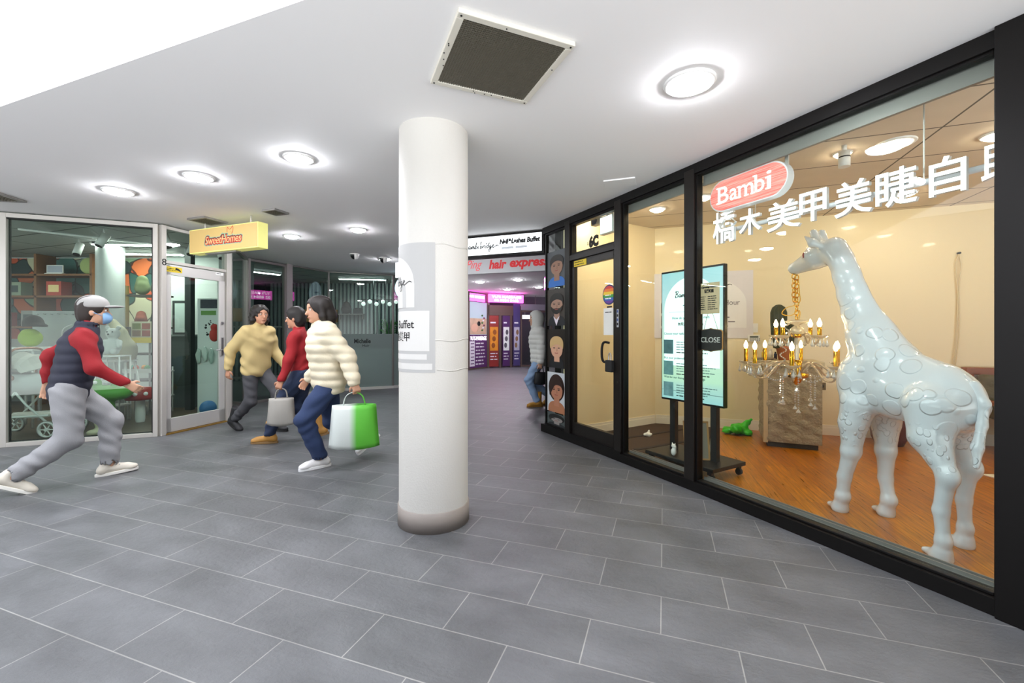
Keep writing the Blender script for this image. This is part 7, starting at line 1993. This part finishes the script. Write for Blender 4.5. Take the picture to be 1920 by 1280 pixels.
# cream puffer jacket, jeans, white sneakers, carrying the green bag
tC, wC, wrC = person('person in a cream padded jacket and white sneakers carrying a large green bag', (-1.83, 4.32), math.radians(218), H=1.66, lean=0.12,
       feet={1: (0.10, 0.085, 0.09, 0.0), -1: (-0.42, -0.08, 0.20, 0.65)}, hands={1: (-0.13, 0.37, 0.84, (0, -1, 0)), -1: (0.12, -0.28, 0.84)}, head=(0.05, 0.12),
       skin='#c39276', hair=('#1b1411', 'long'), top=('#ddd2b8', 1.24, 0.012), legs=('#27375a', 1.08), shoes=('sneaker', '#e4e2e2', '#e9e9ea'), hip=0.85, curls=(1.0, 0.5))
# far right person in a hooded white jacket
tE, wE, wrE = person('person in a hooded white padded jacket, pale jeans and tan boots beside the portrait window', (0.49, 7.75), math.radians(190), H=1.66, lean=0.06,
       feet={1: (0.05, 0.08, 0.09, 0), -1: (-0.22, -0.08, 0.16, 0.5)}, hands={1: (0.05, 0.30, 0.80, (0, -1, 0)), -1: (0.0, -0.27, 0.82)}, head=(0.0, 0.0),
       skin='#c69a80', hair=('#241a15', 'short'), top=('#d9d9d4', 1.22, 0.012), legs=('#8fa9cc', 1.0), shoes=('boot', '#b5822f', '#8d6426'), hood=True, hip=0.87, curls=(0.9, 0.5))

# ---- bags held
def carrier(name, label, hp_, rz, w, h, d, mbody, mstripe=None, drop_=0.16):
    t = thing(name, label, 'bag', (hp_.x, hp_.y, hp_.z), rz)
    zt_, zb_ = -drop_, -drop_ - h
    vs, fs = [], []
    nx, nz = 10, 10
    rnd = random.Random(9)
    for side in (-1, 1):
        for j in range(nz + 1):
            for i in range(nx + 1):
                u_, v_ = i / nx, j / nz
                bulge = d / 2 * math.sin(PI * min(max(u_, 0.0), 1.0)) ** 0.5 * (0.35 + 0.65 * math.sin(PI * (0.1 + 0.85 * v_)) ** 0.5) if 0 < i < nx else 0.0
                vs.append(((u_ - 0.5) * w * (0.86 + 0.14 * v_), side * bulge + (0.006 * math.sin(9 * u_ * PI + 5 * v_) if 0 < i < nx else 0), zt_ - (zt_ - zb_) * v_ - 0.02 * math.sin(PI * u_) * v_))
    n1 = (nx + 1) * (nz + 1)
    for sdi in range(2):
        for j in range(nz):
            for i in range(nx):
                a = sdi * n1 + j * (nx + 1) + i; fs.append((a, a + 1, a + nx + 2, a + nx + 1))
    for i in range(nx):
        a = nz * (nx + 1) + i; fs.append((a, a + 1, n1 + a + 1, n1 + a))
    mb = MB(); mb._add(vs, fs, True)
    o = mb.build('bag_body', mbody, t); md = o.modifiers.new('solid', 'SOLIDIFY'); md.thickness = 0.004
    for sy in (-1, 1):
        y_ = sy * d * 0.2
        MB().tube(spline([(-w * 0.22, y_, zt_ - 0.02), (-w * 0.16, y_ * 0.6, zt_ + 0.08), (0, sy * 0.008, -0.012), (w * 0.16, y_ * 0.6, zt_ + 0.08), (w * 0.22, y_, zt_ - 0.02)], 6), 0.007, 6, flat=0.5).build('strap', mstripe or mbody, t)
    if mstripe:
        for sy in (-1, 1):
            MB().box((w * 0.30, sy * d * 0.36, (zt_ + zb_) / 2), (w * 0.16, 0.01, h * 0.9)).build('side_panel', mstripe, t)
    return t
pC = wC(wrC[1] + np.array([0.0, 0.0, -0.085]))
m = bpy.data.materials.new('green_white_bag'); m.use_nodes = True; nt = m.node_tree; pb = nt.nodes['Principled BSDF']; pb.inputs['Roughness'].default_value = 0.5
tc = nt.nodes.new('ShaderNodeTexCoord'); sx_ = nt.nodes.new('ShaderNodeSeparateXYZ'); nt.links.new(tc.outputs['Generated'], sx_.inputs[0])
cr = nt.nodes.new('ShaderNodeValToRGB'); cr.color_ramp.elements[0].position = 0.42; cr.color_ramp.elements[0].color = (*lin('#d3dad6'), 1); cr.color_ramp.elements[1].position = 0.56; cr.color_ramp.elements[1].color = (*lin('#5fbf3c'), 1)
nt.links.new(sx_.outputs['X'], cr.inputs[0]); nt.links.new(cr.outputs[0], pb.inputs['Base Color'])
carrier('shopping_bag', 'large green and white shopping bag carried by the person in the cream jacket', pC, 0.25, 0.46, 0.40, 0.18, m, None, 0.13)
pD = wD(wrD[1] + np.array([0.0, 0.0, -0.085]))
carrier('paper_bag', 'grey carrier bag in the hand of the person in the red jumper', pD, 0.3, 0.30, 0.30, 0.12, mat('grey_carrier', '#a9a59e', 0.6), None, 0.12)
pE = wE(wrE[1] + np.array([0.0, 0.0, -0.085]))
carrier('handbag', 'black handbag held by the person in the hooded white jacket', pE, 0.2, 0.24, 0.2, 0.1, mat('black_leather', '#17171a', 0.5), None, 0.08)
